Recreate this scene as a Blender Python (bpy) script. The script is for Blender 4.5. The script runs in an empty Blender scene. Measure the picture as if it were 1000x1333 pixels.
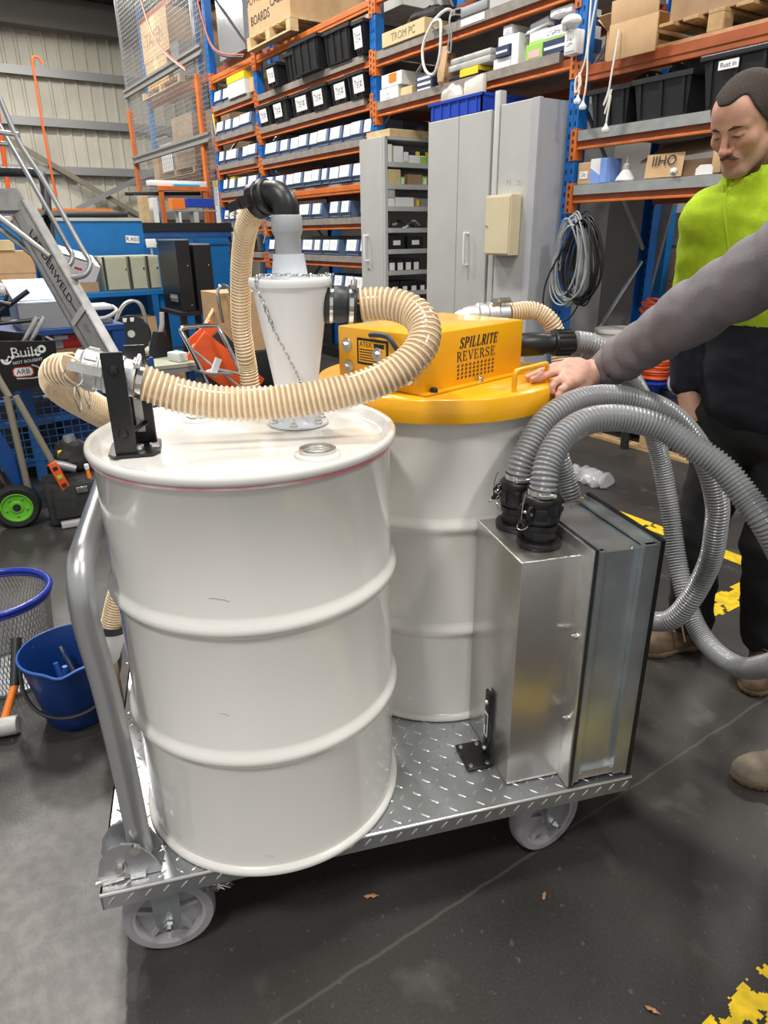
import bpy, bmesh, math, random
import numpy as np
from mathutils import Vector, Matrix, noise
from math import sin, cos, pi, radians as R

# ------------------------------------------------------------------ camera
scene = bpy.context.scene
COL = scene.collection
CAM_H, F_PX, PITCH, ROLL, AZ = 1.487, 895.0, .3845, -.0119, .59   # focal length in pixels of a 1000 x 1333 frame
rt = Vector((sin(AZ), cos(AZ), 0)); fwd0 = Vector((-cos(AZ), sin(AZ), 0)); zz = Vector((0, 0, 1))
fw = fwd0 * cos(PITCH) - zz * sin(PITCH); up = fwd0 * sin(PITCH) + zz * cos(PITCH)
rr = rt * cos(ROLL) + up * sin(ROLL); uu = up * cos(ROLL) - rt * sin(ROLL)
cd = bpy.data.cameras.new('camera'); cam = bpy.data.objects.new('camera', cd); COL.objects.link(cam)
cam.matrix_world = Matrix(((rr.x, uu.x, -fw.x, 0), (rr.y, uu.y, -fw.y, 0), (rr.z, uu.z, -fw.z, CAM_H), (0, 0, 0, 1)))
cd.sensor_fit = 'HORIZONTAL'; cd.sensor_width = 36; cd.lens = F_PX / 1000 * 36; cd.clip_start = .05; cd.clip_end = 200
scene.camera = cam
# ------------------------------------------------------------------ world, lamps, exposure
W = bpy.data.worlds.new('world'); scene.world = W; W.use_nodes = True
bg = W.node_tree.nodes['Background']; bg.inputs[0].default_value = (1.0, .985, .96, 1); bg.inputs[1].default_value = .60
def area(x, y, z, sx, sy, power, color=(1, .97, .92), rz=0):
    l = bpy.data.lights.new('high_bay_and_fill_light', 'AREA'); l.shape = 'RECTANGLE'; l.size = sx; l.size_y = sy; l.energy = power; l.color = color
    o = bpy.data.objects.new('high_bay_and_fill_light', l); o.location = (x, y, z); o.rotation_euler = (0, 0, rz); COL.objects.link(o)
area(-1.0, 1.3, 7.0, 1.2, .5, 175, rz=.6)
area(.9, -2.6, 7.0, 1.2, .5, 300)
area(-5.6, 1.6, 7.0, 1.4, .5, 360)
area(-10.2, 1.4, 7.0, 1.4, .5, 400)
area(-14.0, 1.2, 7.0, 1.4, .5, 300)
area(3.5, 2.8, 7.0, 1.4, .5, 260)
area(-3.0, 7.2, 6.0, 1.4, .5, 260)  # added fill lamp, brightens the wrapped pallet behind the right bay
area(-15.5, 3.6, 5.8, .5, 1.4, 120)
scene.view_settings.view_transform = 'Standard'; scene.view_settings.look = 'None'
scene.view_settings.exposure = .10; scene.view_settings.gamma = 1; scene.view_settings.use_curve_mapping = False

# ------------------------------------------------------------------ materials
def mat(name, col, rough=.5, metal=0., var=.0, scale=8., bump=0., bscale=60., trans=0., spec=.5, coat=0., col2=None, emit=0., aniso=0., sss=0.):
    m = bpy.data.materials.new(name); m.use_nodes = True
    nt = m.node_tree; N, L = nt.nodes, nt.links; b = N['Principled BSDF']
    b.inputs['Base Color'].default_value = (*col, 1); b.inputs['Roughness'].default_value = rough; b.inputs['Metallic'].default_value = metal
    b.inputs['Specular IOR Level'].default_value = spec
    if trans: b.inputs['Transmission Weight'].default_value = trans
    if coat: b.inputs['Coat Weight'].default_value = coat; b.inputs['Coat Roughness'].default_value = .06
    if sss: b.inputs['Subsurface Weight'].default_value = sss; b.inputs['Subsurface Radius'].default_value = (.01, .004, .002)
    if emit: b.inputs['Emission Color'].default_value = (*col, 1); b.inputs['Emission Strength'].default_value = emit
    tc = N.new('ShaderNodeTexCoord')
    if var or col2:
        nz = N.new('ShaderNodeTexNoise'); nz.inputs['Scale'].default_value = scale; nz.inputs['Detail'].default_value = 5
        L.new(tc.outputs['Object'], nz.inputs['Vector'])
        mx = N.new('ShaderNodeMix'); mx.data_type = 'RGBA'
        c2 = col2 if col2 else tuple(c * (1 - var) for c in col); c1 = col if col2 else tuple(min(1, c * (1 + var * .6)) for c in col)
        mx.inputs[6].default_value = (*c1, 1); mx.inputs[7].default_value = (*c2, 1)
        rp = N.new('ShaderNodeMapRange'); rp.inputs[1].default_value = .35; rp.inputs[2].default_value = .65
        L.new(nz.outputs['Fac'], rp.inputs[0]); L.new(rp.outputs[0], mx.inputs[0]); L.new(mx.outputs[2], b.inputs['Base Color'])
    if bump:
        n2 = N.new('ShaderNodeTexNoise'); n2.inputs['Scale'].default_value = bscale; n2.inputs['Detail'].default_value = 4
        L.new(tc.outputs['Object'], n2.inputs['Vector'])
        bp = N.new('ShaderNodeBump'); bp.inputs['Strength'].default_value = bump; bp.inputs['Distance'].default_value = .004
        L.new(n2.outputs['Fac'], bp.inputs['Height']); L.new(bp.outputs['Normal'], b.inputs['Normal'])
    return m
def nodes_of(m): return m.node_tree.nodes, m.node_tree.links, m.node_tree.nodes['Principled BSDF']
M = {}
def mk(k, *a, **kw): M[k] = mat(k, *a, **kw)
mk('drum_white', (.78, .77, .73), .16, coat=.5, var=.012, scale=3)
mk('lid_yellow', (.86, .42, .008), .28, coat=.3, var=.02, scale=5)
mk('black_plastic', (.012, .012, .013), .38, bump=.08, bscale=300)
mk('black_metal', (.010, .010, .011), .34)
mk('black_rubber', (.022, .024, .027), .42)
mk('galv', (.50, .52, .54), .36, metal=.9, var=.12, scale=14)
mk('galv_blue', (.56, .62, .65), .32, metal=.88, var=.14, scale=9)
mk('alu_sheet', (.60, .585, .56), .30, metal=.95, var=.07, scale=6, bump=.03, bscale=25)
mk('alu_bright', (.72, .71, .69), .3, metal=.9, var=.08, scale=30)
mk('weld', (.80, .79, .77), .35, metal=.85, bump=.6, bscale=160)
mk('chrome', (.72, .72, .71), .16, metal=1)
mk('zinc', (.68, .68, .66), .28, metal=1, var=.1, scale=40)
mk('handle_grey', (.42, .43, .44), .33, metal=.75, var=.05, scale=10)
mk('wheel_grey', (.30, .29, .31), .45, var=.08, scale=10)
mk('wheel_core', (.36, .35, .38), .42, var=.05)
mk('hose_wall', (.70, .49, .31), .16, trans=.4, coat=.7)
mk('hose_rib', (.83, .66, .43), .32, coat=.25, var=.05, scale=20)
mk('hose_grey', (.245, .25, .26), .30, coat=.5)
mk('pipe_grey', (.37, .38, .40), .38)
mk('poly_white', (.86, .87, .89), .38, trans=.12, var=.02)
mk('poly_clear', (.74, .78, .84), .34, trans=.25)
mk('rack_orange', (.62, .155, .024), .45, var=.16, scale=5)
mk('rack_rust_and_shade', (.40, .10, .03), .5, var=.2, scale=5)
mk('rack_deck', (.27, .235, .205), .7, var=.18, scale=12)
mk('deck_grey', (.30, .31, .31), .6, var=.12, scale=12)
mk('bin_blue', (.12, .18, .30), .45, var=.06)
mk('label_white', (.84, .84, .83), .6)
mk('tub_black', (.014, .015, .017), .42, bump=.05)
mk('card', (.56, .36, .19), .8, var=.07, scale=9, bump=.05)
mk('card_dark', (.36, .23, .13), .82, var=.12, scale=8, bump=.08)
mk('card_pale', (.66, .52, .28), .8, var=.08)
mk('white_box', (.80, .80, .80), .55, var=.03)
mk('navy_box', (.025, .04, .11), .5)
mk('green_box', (.33, .60, .10), .5)
mk('pink_box', (.90, .45, .50), .5)
mk('red_plain', (.62, .035, .025), .45)
mk('red_orange', (.78, .10, .015), .42)
mk('orange_plain', (.85, .22, .02), .45)
mk('yellow_plain', (.85, .62, .02), .45)
mk('cab_grey', (.47, .47, .45), .42, var=.05, scale=2.5)
mk('cab_side', (.42, .43, .45), .45, var=.04)
mk('cab_beige', (.66, .56, .37), .45, var=.03)
mk('blue_bin', (.012, .055, .42), .4)
mk('bucket_blue', (.005, .035, .17), .32)
mk('bucket_rim', (.03, .12, .42), .35)
mk('bench_blue', (.004, .15, .43), .45, var=.08)
mk('cage_blue', (.02, .10, .30), .45, var=.15, scale=10)
mk('trolley_blue', (.01, .06, .24), .35, var=.1)
mk('sage', (.42, .43, .32), .5, var=.03)
mk('dark_gap', (.02, .022, .025), .8)
mk('wire_steel', (.55, .55, .54), .4, metal=.8)
mk('alu_ladder', (.47, .465, .45), .42, metal=.8, var=.14, scale=18)
mk('tube_grey', (.30, .31, .32), .4, metal=.5)
mk('timber', (.50, .33, .16), .75, var=.18, scale=14)
mk('timber_pale', (.62, .45, .24), .75, var=.15, scale=14)
mk('cable_white', (.76, .74, .69), .45)
mk('cable_grey', (.33, .34, .35), .4)
mk('cable_black', (.014, .014, .015), .4)
mk('cable_orange', (.82, .12, .02), .42)
mk('lime', (.38, .55, .012), .9, var=.10, scale=40, bump=.35, bscale=240)
mk('navy', (.012, .014, .024), .92, var=.2, scale=30, bump=.3, bscale=240)
mk('sleeve_grey', (.195, .180, .195), .92, var=.12, scale=16, bump=.25, bscale=260)
mk('trouser', (.012, .012, .013), .9, var=.2, scale=20, bump=.2, bscale=200)
mk('boot', (.115, .072, .038), .75, var=.3, scale=22, bump=.3, bscale=120)
mk('boot_grey', (.19, .155, .115), .8, var=.25, scale=22, bump=.3, bscale=120)
mk('boot_sole', (.13, .085, .05), .8, var=.2)
mk('hair', (.040, .028, .021), .85, var=.4, scale=260, bump=.5, bscale=500)
mk('brow', (.035, .022, .015), .8, bump=.4, bscale=400)
mk('eye_white', (.55, .50, .47), .3)
mk('iris', (.03, .025, .02), .2)
mk('tyre', (.012, .012, .013), .75, bump=.2, bscale=80)
mk('rim_green', (.13, .47, .025), .45, var=.06)
mk('bag_black', (.022, .022, .023), .8, var=.3, scale=20, bump=.4, bscale=80)
mk('grey_plain', (.28, .29, .30), .5)
mk('white_plain', (.80, .80, .79), .45)
mk('ink', (.02, .02, .03), .7)
mk('concrete_wall', (.32, .31, .29), .8, var=.1, scale=2)
mk('wrap_brown', (.46, .32, .21), .25, var=.14, scale=5, coat=.6, bump=.3, bscale=14)
mk('plastic_clear', (.72, .74, .76), .12, trans=.55, coat=1, bump=.9, bscale=40)
mk('leaf', (.42, .20, .10), .8)
mk('khaki', (.25, .225, .165), .6, var=.06)
mk('dark_beam', (.12, .115, .10), .6)
mk('lens_white', (.80, .85, .92), .3)
mk('print_blue', (.22, .36, .80), .5)
mk('cyan', (.02, .42, .68), .5)
mk('purple', (.10, .04, .14), .6)

# ------------------------------------------------------------------ mesh helpers
FRAME = [Matrix.Identity(4)]
class MB:
    """collects plain shapes; build() links them as one mesh object"""
    def __init__(s): s.v = []; s.f = []; s.m = []; s.mi = 0
    def add(s, vs, fs):
        o = len(s.v); s.v += [tuple(x) for x in vs]; s.f += [tuple(i + o for i in f) for f in fs]; s.m += [s.mi] * len(fs); return s
    def box(s, x0, y0, z0, x1, y1, z1, b=0.):
        if x1 < x0: x0, x1 = x1, x0
        if y1 < y0: y0, y1 = y1, y0
        if z1 < z0: z0, z1 = z1, z0
        b = min(b, (x1 - x0) * .45, (y1 - y0) * .45, (z1 - z0) * .45)
        if b <= 1e-6:
            vs = [(x0, y0, z0), (x1, y0, z0), (x1, y1, z0), (x0, y1, z0), (x0, y0, z1), (x1, y0, z1), (x1, y1, z1), (x0, y1, z1)]
            return s.add(vs, [(0, 3, 2, 1), (4, 5, 6, 7), (0, 1, 5, 4), (1, 2, 6, 5), (2, 3, 7, 6), (3, 0, 4, 7)])
        bm = bmesh.new(); bmesh.ops.create_cube(bm, size=1)
        bmesh.ops.scale(bm, vec=(x1 - x0, y1 - y0, z1 - z0), verts=bm.verts); bmesh.ops.translate(bm, vec=((x0 + x1) / 2, (y0 + y1) / 2, (z0 + z1) / 2), verts=bm.verts)
        bmesh.ops.bevel(bm, geom=bm.edges[:], offset=b, segments=2, affect='EDGES', profile=.5)
        bm.verts.index_update(); s.add([v.co[:] for v in bm.verts], [[v.index for v in f.verts] for f in bm.faces]); bm.free(); return s
    def obox(s, c, sx, sy, sz, rz=0., rx=0., ry=0., b=0.):
        t = MB().box(-sx / 2, -sy / 2, -sz / 2, sx / 2, sy / 2, sz / 2, b)
        mx = Matrix.Translation(c) @ Matrix.Rotation(rz, 4, 'Z') @ Matrix.Rotation(ry, 4, 'Y') @ Matrix.Rotation(rx, 4, 'X')
        return s.add([mx @ Vector(v) for v in t.v], t.f)
    def sweep(s, path, rad, n=12, caps=True, closed=False):
        P = [Vector(p) for p in path]; k = len(P); rs = rad if hasattr(rad, '__len__') else [rad] * k
        vs = []; fs = []; prev = None
        for i, p in enumerate(P):
            t = (P[(i + 1) % k] - P[i - 1]) if closed else (P[min(i + 1, k - 1)] - P[max(i - 1, 0)])
            if t.length < 1e-9: t = prev_t
            t.normalize(); prev_t = t
            if prev is None:
                a = Vector((0, 0, 1)) if abs(t.z) < .9 else Vector((1, 0, 0)); u = t.cross(a).normalized()
            else:
                u = (prev - t * prev.dot(t))
                u = u.normalized() if u.length > 1e-6 else t.orthogonal().normalized()
            prev = u; w = t.cross(u)
            for j in range(n):
                a = 2 * pi * j / n; vs.append(p + (u * cos(a) + w * sin(a)) * rs[i])
        for i in range(k if closed else k - 1):
            for j in range(n):
                a, b = i * n + j, i * n + (j + 1) % n; i2 = (i + 1) % k
                fs.append((a, b, i2 * n + (j + 1) % n, i2 * n + j))
        if caps and not closed:
            fs.append(tuple(range(n))[::-1]); fs.append(tuple((k - 1) * n + j for j in range(n)))
        return s.add(vs, fs)
    def cyl(s, p0, p1, r0, r1=None, n=20, caps=True):
        return s.sweep([p0, p1], [r0, r0 if r1 is None else r1], n, caps)
    def lathe(s, prof, c=(0, 0, 0), ax=(0, 0, 1), n=48, caps=False):
        """profile of (radius, height) turned about the axis ax through c"""
        ax = Vector(ax).normalized(); u = ax.orthogonal().normalized() if abs(ax.z) < .999 else Vector((1, 0, 0)); w = ax.cross(u); c = Vector(c)
        vs = [c + ax * h + (u * cos(2 * pi * j / n) + w * sin(2 * pi * j / n)) * r for r, h in prof for j in range(n)]
        fs = [(i * n + j, i * n + (j + 1) % n, (i + 1) * n + (j + 1) % n, (i + 1) * n + j) for i in range(len(prof) - 1) for j in range(n)]
        if caps: fs += [tuple(range(n))[::-1], tuple((len(prof) - 1) * n + j for j in range(n))]
        return s.add(vs, fs)
    def ball(s, c, r, n=12, sc=(1, 1, 1)):
        prof = [(max(1e-4, sin(pi * i / n)) , -cos(pi * i / n)) for i in range(n + 1)]
        t = MB().lathe(prof, n=n * 2); return s.add([(c[0] + v[0] * r * sc[0], c[1] + v[1] * r * sc[1], c[2] + v[2] * r * sc[2]) for v in t.v], t.f)
    def prism(s, poly, o, u, w, d):
        """flat outline poly (in the u,w plane at o), pushed out along d"""
        o, u, w, d = map(Vector, (o, u, w, d)); k = len(poly)
        vs = [o + u * x + w * y for x, y in poly] + [o + u * x + w * y + d for x, y in poly]
        fs = [tuple(range(k))[::-1], tuple(range(k, 2 * k))] + [(i, (i + 1) % k, k + (i + 1) % k, k + i) for i in range(k)]
        return s.add(vs, fs)
    def ring(s, c, r, tr, ax=(0, 0, 1), n=32, m=8):
        ax = Vector(ax).normalized(); u = ax.orthogonal().normalized(); w = ax.cross(u); c = Vector(c)
        return s.sweep([c + (u * cos(2 * pi * i / n) + w * sin(2 * pi * i / n)) * r for i in range(n)], tr, m, closed=True)
    def build(s, name, m, parent=None, smooth=True, angle=38, kind=None, label=None):
        me = bpy.data.meshes.new(name)
        org = parent['_org'] if parent is not None and '_org' in parent else (0, 0, 0)
        me.from_pydata([(x - org[0], y - org[1], z - org[2]) for x, y, z in s.v], [], s.f)
        for q in (m if isinstance(m, (list, tuple)) else [m]): me.materials.append(M[q] if isinstance(q, str) else q)
        if any(s.m): me.polygons.foreach_set('material_index', s.m)
        bm = bmesh.new(); bm.from_mesh(me); bmesh.ops.recalc_face_normals(bm, faces=bm.faces); bm.to_mesh(me); bm.free()
        if smooth:
            me.polygons.foreach_set('use_smooth', [True] * len(me.polygons)); me.set_sharp_from_angle(angle=R(angle))
        me.update()
        o = bpy.data.objects.new(name, me); COL.objects.link(o)
        if parent is not None: o.parent = parent; o['_org'] = tuple(org)
        else: o.matrix_world = FRAME[-1]
        if kind: o['kind'] = kind
        if label: o['label'] = label
        return o
def thing(name, label, cat, org=(0, 0, 0), group=None):
    """Empty at the thing's base; its parts are given in the current frame's coordinates"""
    e = bpy.data.objects.new(name, None); COL.objects.link(e); e.empty_display_size = .1
    e.matrix_world = FRAME[-1] @ Matrix.Translation(org); e['_org'] = tuple(org)
    e['label'] = label; e['category'] = cat
    if group: e['group'] = group
    return e
def tag(o, label, cat, group=None):
    o['label'] = label; o['category'] = cat
    if group: o['group'] = group
    return o
def structure(o): o['kind'] = 'structure'; return o
def curve(pts, n=12, closed=False):
    """Catmull-Rom through the points"""
    P = [Vector(p) for p in pts]; k = len(P); out = []
    for i in range(k if closed else k - 1):
        a, b, c, d = (P[(i - 1) % k], P[i], P[(i + 1) % k], P[(i + 2) % k]) if closed else (P[max(i - 1, 0)], P[i], P[i + 1], P[min(i + 2, k - 1)])
        for j in range(n):
            t = j / n; out.append(.5 * ((2 * b) + (c - a) * t + (2 * a - 5 * b + 4 * c - d) * t * t + (3 * b - a - 3 * c + d) * t ** 3))
    if not closed: out.append(P[-1])
    return out
def resample(path, step):
    L = [0]; 
    for a, b in zip(path, path[1:]): L.append(L[-1] + (b - a).length)
    n = max(2, int(L[-1] / step)); out = []; j = 0
    for i in range(n + 1):
        d = L[-1] * i / n
        while j < len(path) - 2 and L[j + 1] < d: j += 1
        t = (d - L[j]) / max(1e-9, L[j + 1] - L[j]); out.append(path[j].lerp(path[j + 1], t))
    return out
def frames(path):
    fr = []; prev = None; k = len(path)
    for i in range(k):
        t = (path[min(i + 1, k - 1)] - path[max(i - 1, 0)]).normalized()
        u = t.orthogonal().normalized() if prev is None else (prev - t * prev.dot(t)).normalized()
        prev = u; fr.append((path[i], u, t.cross(u), t))
    return fr
def spiral_hose(t, pts, r, pitch, wire):
    """clear wall with a coloured helix round it"""
    path = resample(curve(pts, 24), pitch / 14); fr = frames(path)
    MB().sweep(path[::5] + [path[-1]], r - wire * .9, 20).build('hose_wall', 'hose_wall', t)
    h = [p + (u * cos(2 * pi * i / 14) + w * sin(2 * pi * i / 14)) * (r - wire) for i, (p, u, w, q) in enumerate(fr)]
    MB().sweep(h, wire, 6).build('spiral_rib', 'hose_rib', t)
def ribbed_hose(t, pts, r, pitch, depth, m='hose_grey'):
    path = resample(curve(pts, 24), pitch / 6)
    prof = [0, .62, .95, .95, .62, 0]
    MB().sweep(path, [r - depth + depth * prof[i % 6] for i in range(len(path))], 24).build('corrugated_tube', m, t, angle=80)
def text(s_, size, o, u, w, m, parent, depth=.001, shear=0., name='lettering', align='CENTER', flip=False):
    """raised lettering on the plane through o with axes u (reading) and w (upwards)"""
    c = bpy.data.curves.new('t', 'FONT'); c.body = s_; c.size = size; c.align_x = align; c.align_y = 'CENTER'; c.extrude = depth; c.shear = shear; c.resolution_u = 3
    ob = bpy.data.objects.new('t', c); COL.objects.link(ob); dg = bpy.context.evaluated_depsgraph_get()
    me = bpy.data.meshes.new_from_object(ob.evaluated_get(dg)); bpy.data.objects.remove(ob); bpy.data.curves.remove(c)
    o, u, w = Vector(o), Vector(u).normalized(), Vector(w).normalized(); nn = u.cross(w)
    b = MB(); b.add([o + u * v.co.x + w * v.co.y + nn * v.co.z for v in me.vertices], [tuple(p.vertices) for p in me.polygons]); bpy.data.meshes.remove(me)
    return b.build(name, m, parent, smooth=False, kind='stuff' if len(s_) > 1 else None)
def copy_thing(o):
    c = o.copy(); COL.objects.link(c)
    for ch in o.children:
        d = ch.copy(); COL.objects.link(d); d.parent = c; d.matrix_parent_inverse = ch.matrix_parent_inverse.copy()
        for g in ch.children:
            h = g.copy(); COL.objects.link(h); h.parent = d
    return c
ORD = 'first second third fourth fifth sixth seventh eighth ninth tenth eleventh twelfth thirteenth fourteenth'.split()

# ------------------------------------------------------------------ signed-distance modelling (people, hands, soft things)
def d_cap(p, a, b, ra, rb):
    a, b = np.array(a, np.float32), np.array(b, np.float32); ab = b - a; L2 = max(float(ab @ ab), 1e-9)
    t = np.clip(((p - a) @ ab) / L2, 0, 1); return np.linalg.norm(p - a - t[:, None] * ab, axis=1) - (ra + (rb - ra) * t)
def d_ell(p, c, r, rot=None):
    q = p - np.array(c, np.float32)
    if rot is not None: q = q @ np.array(rot, np.float32)
    r = np.array(r, np.float32); k0 = np.linalg.norm(q / r, axis=1); k1 = np.linalg.norm(q / (r * r), axis=1); return k0 * (k0 - 1) / np.maximum(k1, 1e-6)
def smin(a, b, k): h = np.clip(.5 + .5 * (b - a) / k, 0, 1); return b * (1 - h) + a * h - k * h * (1 - h)
def smax(a, b, k): return -smin(-a, -b, k)
def union(ds, k):
    r = ds[0]
    for d in ds[1:]: r = smin(r, d, k)
    return r
def surface(f, lo, hi, h):
    """naive surface nets over f(points) -> distance; returns verts, quads"""
    lo = np.array(lo, np.float32); n = [int((hi[i] - lo[i]) / h) + 2 for i in range(3)]
    g = np.stack(np.meshgrid(*[np.arange(k, dtype=np.float32) for k in n], indexing='ij'), -1)
    D = np.empty(n, np.float32); flat = g.reshape(-1, 3) * h + lo
    out = D.reshape(-1)
    for i in range(0, len(flat), 200000): out[i:i + 200000] = f(flat[i:i + 200000])
    S = D < 0
    cs = [(i, j, k) for i in (0, 1) for j in (0, 1) for k in (0, 1)]
    sl = lambda A, c: A[c[0]:n[0] - 1 + c[0], c[1]:n[1] - 1 + c[1], c[2]:n[2] - 1 + c[2]]
    cnt = sum(sl(S, c).astype(np.int8) for c in cs); mixed = (cnt > 0) & (cnt < 8)
    idx = np.full(mixed.shape, -1, np.int64); cells = np.argwhere(mixed); idx[mixed] = np.arange(len(cells))
    acc = np.zeros((len(cells), 3)); num = np.zeros(len(cells))
    for c in cs:
        for ax in range(3):
            if c[ax]: continue
            e = list(c); e[ax] = 1
            d0 = D[tuple((cells + c).T)]; d1 = D[tuple((cells + e).T)]; x = (d0 < 0) != (d1 < 0)
            t = np.where(x, d0 / np.where(d0 == d1, 1, d0 - d1), 0); pt = np.tile(np.array(c, float), (len(cells), 1)); pt[:, ax] += t
            acc += pt * x[:, None]; num += x
    V = (cells + acc / num[:, None]) * h + lo
    Q = []
    for ax in range(3):
        b, c = (ax + 1) % 3, (ax + 2) % 3
        sh = list(n); a0 = [slice(None)] * 3; a1 = [slice(None)] * 3; a0[ax] = slice(0, n[ax] - 1); a1[ax] = slice(1, n[ax])
        cr = S[tuple(a0)] != S[tuple(a1)]; E = np.argwhere(cr)
        ok = (E[:, b] > 0) & (E[:, c] > 0) & (E[:, b] < n[b] - 1) & (E[:, c] < n[c] - 1); E = E[ok]
        db = np.zeros(3, int); dc = np.zeros(3, int); db[b] = 1; dc[c] = 1
        q = np.stack([idx[tuple((E).T)], idx[tuple((E - db).T)], idx[tuple((E - db - dc).T)], idx[tuple((E - dc).T)]], 1)
        flip = S[tuple(E.T)]; q[~flip] = q[~flip][:, ::-1]; Q.append(q)
    return V, np.concatenate(Q)
def sdf_obj(name, f, lo, hi, h, m, parent, relax=1, keep=None, color=None):
    V, Q = surface(f, lo, hi, h)
    if keep is not None:
        k = keep(V[Q].mean(1)); Q = Q[k]; used = np.unique(Q); mp = np.full(len(V), -1); mp[used] = np.arange(len(used)); V = V[used]; Q = mp[Q]
    b = MB(); b.v = [tuple(v) for v in V.tolist()]; b.f = [tuple(q) for q in Q.tolist()]; b.m = [0] * len(b.f)
    o = b.build(name, m, parent, angle=180)
    if color is not None:
        at = o.data.color_attributes.new('tint', 'FLOAT_COLOR', 'POINT'); c = color(V); at.data.foreach_set('color', np.concatenate([c, np.ones((len(c), 1))], 1).astype(np.float32).ravel())
    return o
# centre lines of hoses in the trolley frame (metres along the deck, across it, above the floor)
HOSE_A = [(0.995, 0.135, 0.93), (0.996, 0.134, 0.985), (1.01, 0.149, 1.027), (1.057, 0.175, 1.076), (1.128, 0.189, 1.102), (1.213, 0.187, 1.1), (1.287, 0.16, 1.08), (1.338, 0.11, 1.045), (1.381, 0.06, 1.007), (1.41, 0.008, 0.955), (1.43, -0.039, 0.908), (1.485, -0.074, 0.806), (1.57, -0.066, 0.665), (1.616, -0.009, 0.538), (1.634, 0.062, 0.452), (1.683, 0.196, 0.349), (1.713, 0.343, 0.318), (1.726, 0.458, 0.362), (1.734, 0.568, 0.498), (1.733, 0.655, 0.678), (1.7, 0.697, 0.838), (1.612, 0.671, 0.987), (1.505, 0.613, 1.098), (1.404, 0.56, 1.177), (1.311, 0.51, 1.211)]
HOSE_B = [(0.991, 0.24, 0.93), (0.992, 0.24, 0.985), (1.014, 0.25, 1.028), (1.062, 0.275, 1.081), (1.137, 0.292, 1.115), (1.223, 0.306, 1.122), (1.314, 0.309, 1.108), (1.406, 0.304, 1.072), (1.479, 0.292, 1.009), (1.535, 0.274, 0.924), (1.575, 0.268, 0.825), (1.591, 0.274, 0.746), (1.606, 0.289, 0.656), (1.604, 0.309, 0.57), (1.59, 0.327, 0.497), (1.574, 0.358, 0.43), (1.562, 0.412, 0.391), (1.51, 0.471, 0.39), (1.418, 0.491, 0.487), (1.344, 0.503, 0.632), (1.29, 0.499, 0.773), (1.254, 0.493, 0.87)]
HOSE_1 = [(0.459, 0.393, 1.541), (0.448, 0.424, 1.528), (0.438, 0.472, 1.503), (0.429, 0.531, 1.45), (0.423, 0.581, 1.383), (0.419, 0.622, 1.292), (0.424, 0.645, 1.215), (0.431, 0.669, 1.143), (0.44, 0.66, 0.9), (0.46, 0.69, 0.6), (0.47, 0.7, 0.27)]
HOSE_3 = [(1.256, 0.774, 1.276), (1.286, 0.762, 1.267), (1.313, 0.745, 1.242), (1.336, 0.739, 1.187), (1.339, 0.722, 1.122), (1.338, 0.712, 1.045), (1.33, 0.711, 0.903), (1.267, 0.713, 0.735)]
PIPE = [(1.092, 0.475, 1.229), (1.267, 0.492, 1.222)]
CAM3 = [(1.117, 0.785, 1.267), (1.256, 0.774, 1.276)]
HOSE_2 = [(0.645, 0.316, 1.352), (0.675, 0.306, 1.354), (0.71, 0.285, 1.352), (0.742, 0.255, 1.338), (0.752, 0.22, 1.312), (0.735, 0.19, 1.278), (0.69, 0.176, 1.243), (0.62, 0.176, 1.214), (0.53, 0.186, 1.196), (0.43, 0.2, 1.188), (0.34, 0.212, 1.192), (0.26, 0.222, 1.212), (0.195, 0.228, 1.243)]
HOSE_L = [(0.115, 0.232, 1.262), (0.09, 0.236, 1.264), (0.062, 0.262, 1.258), (0.049, 0.3, 1.233), (0.055, 0.35, 1.202), (0.078, 0.41, 1.162), (0.104, 0.47, 1.123), (0.132, 0.54, 1.077)]
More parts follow.
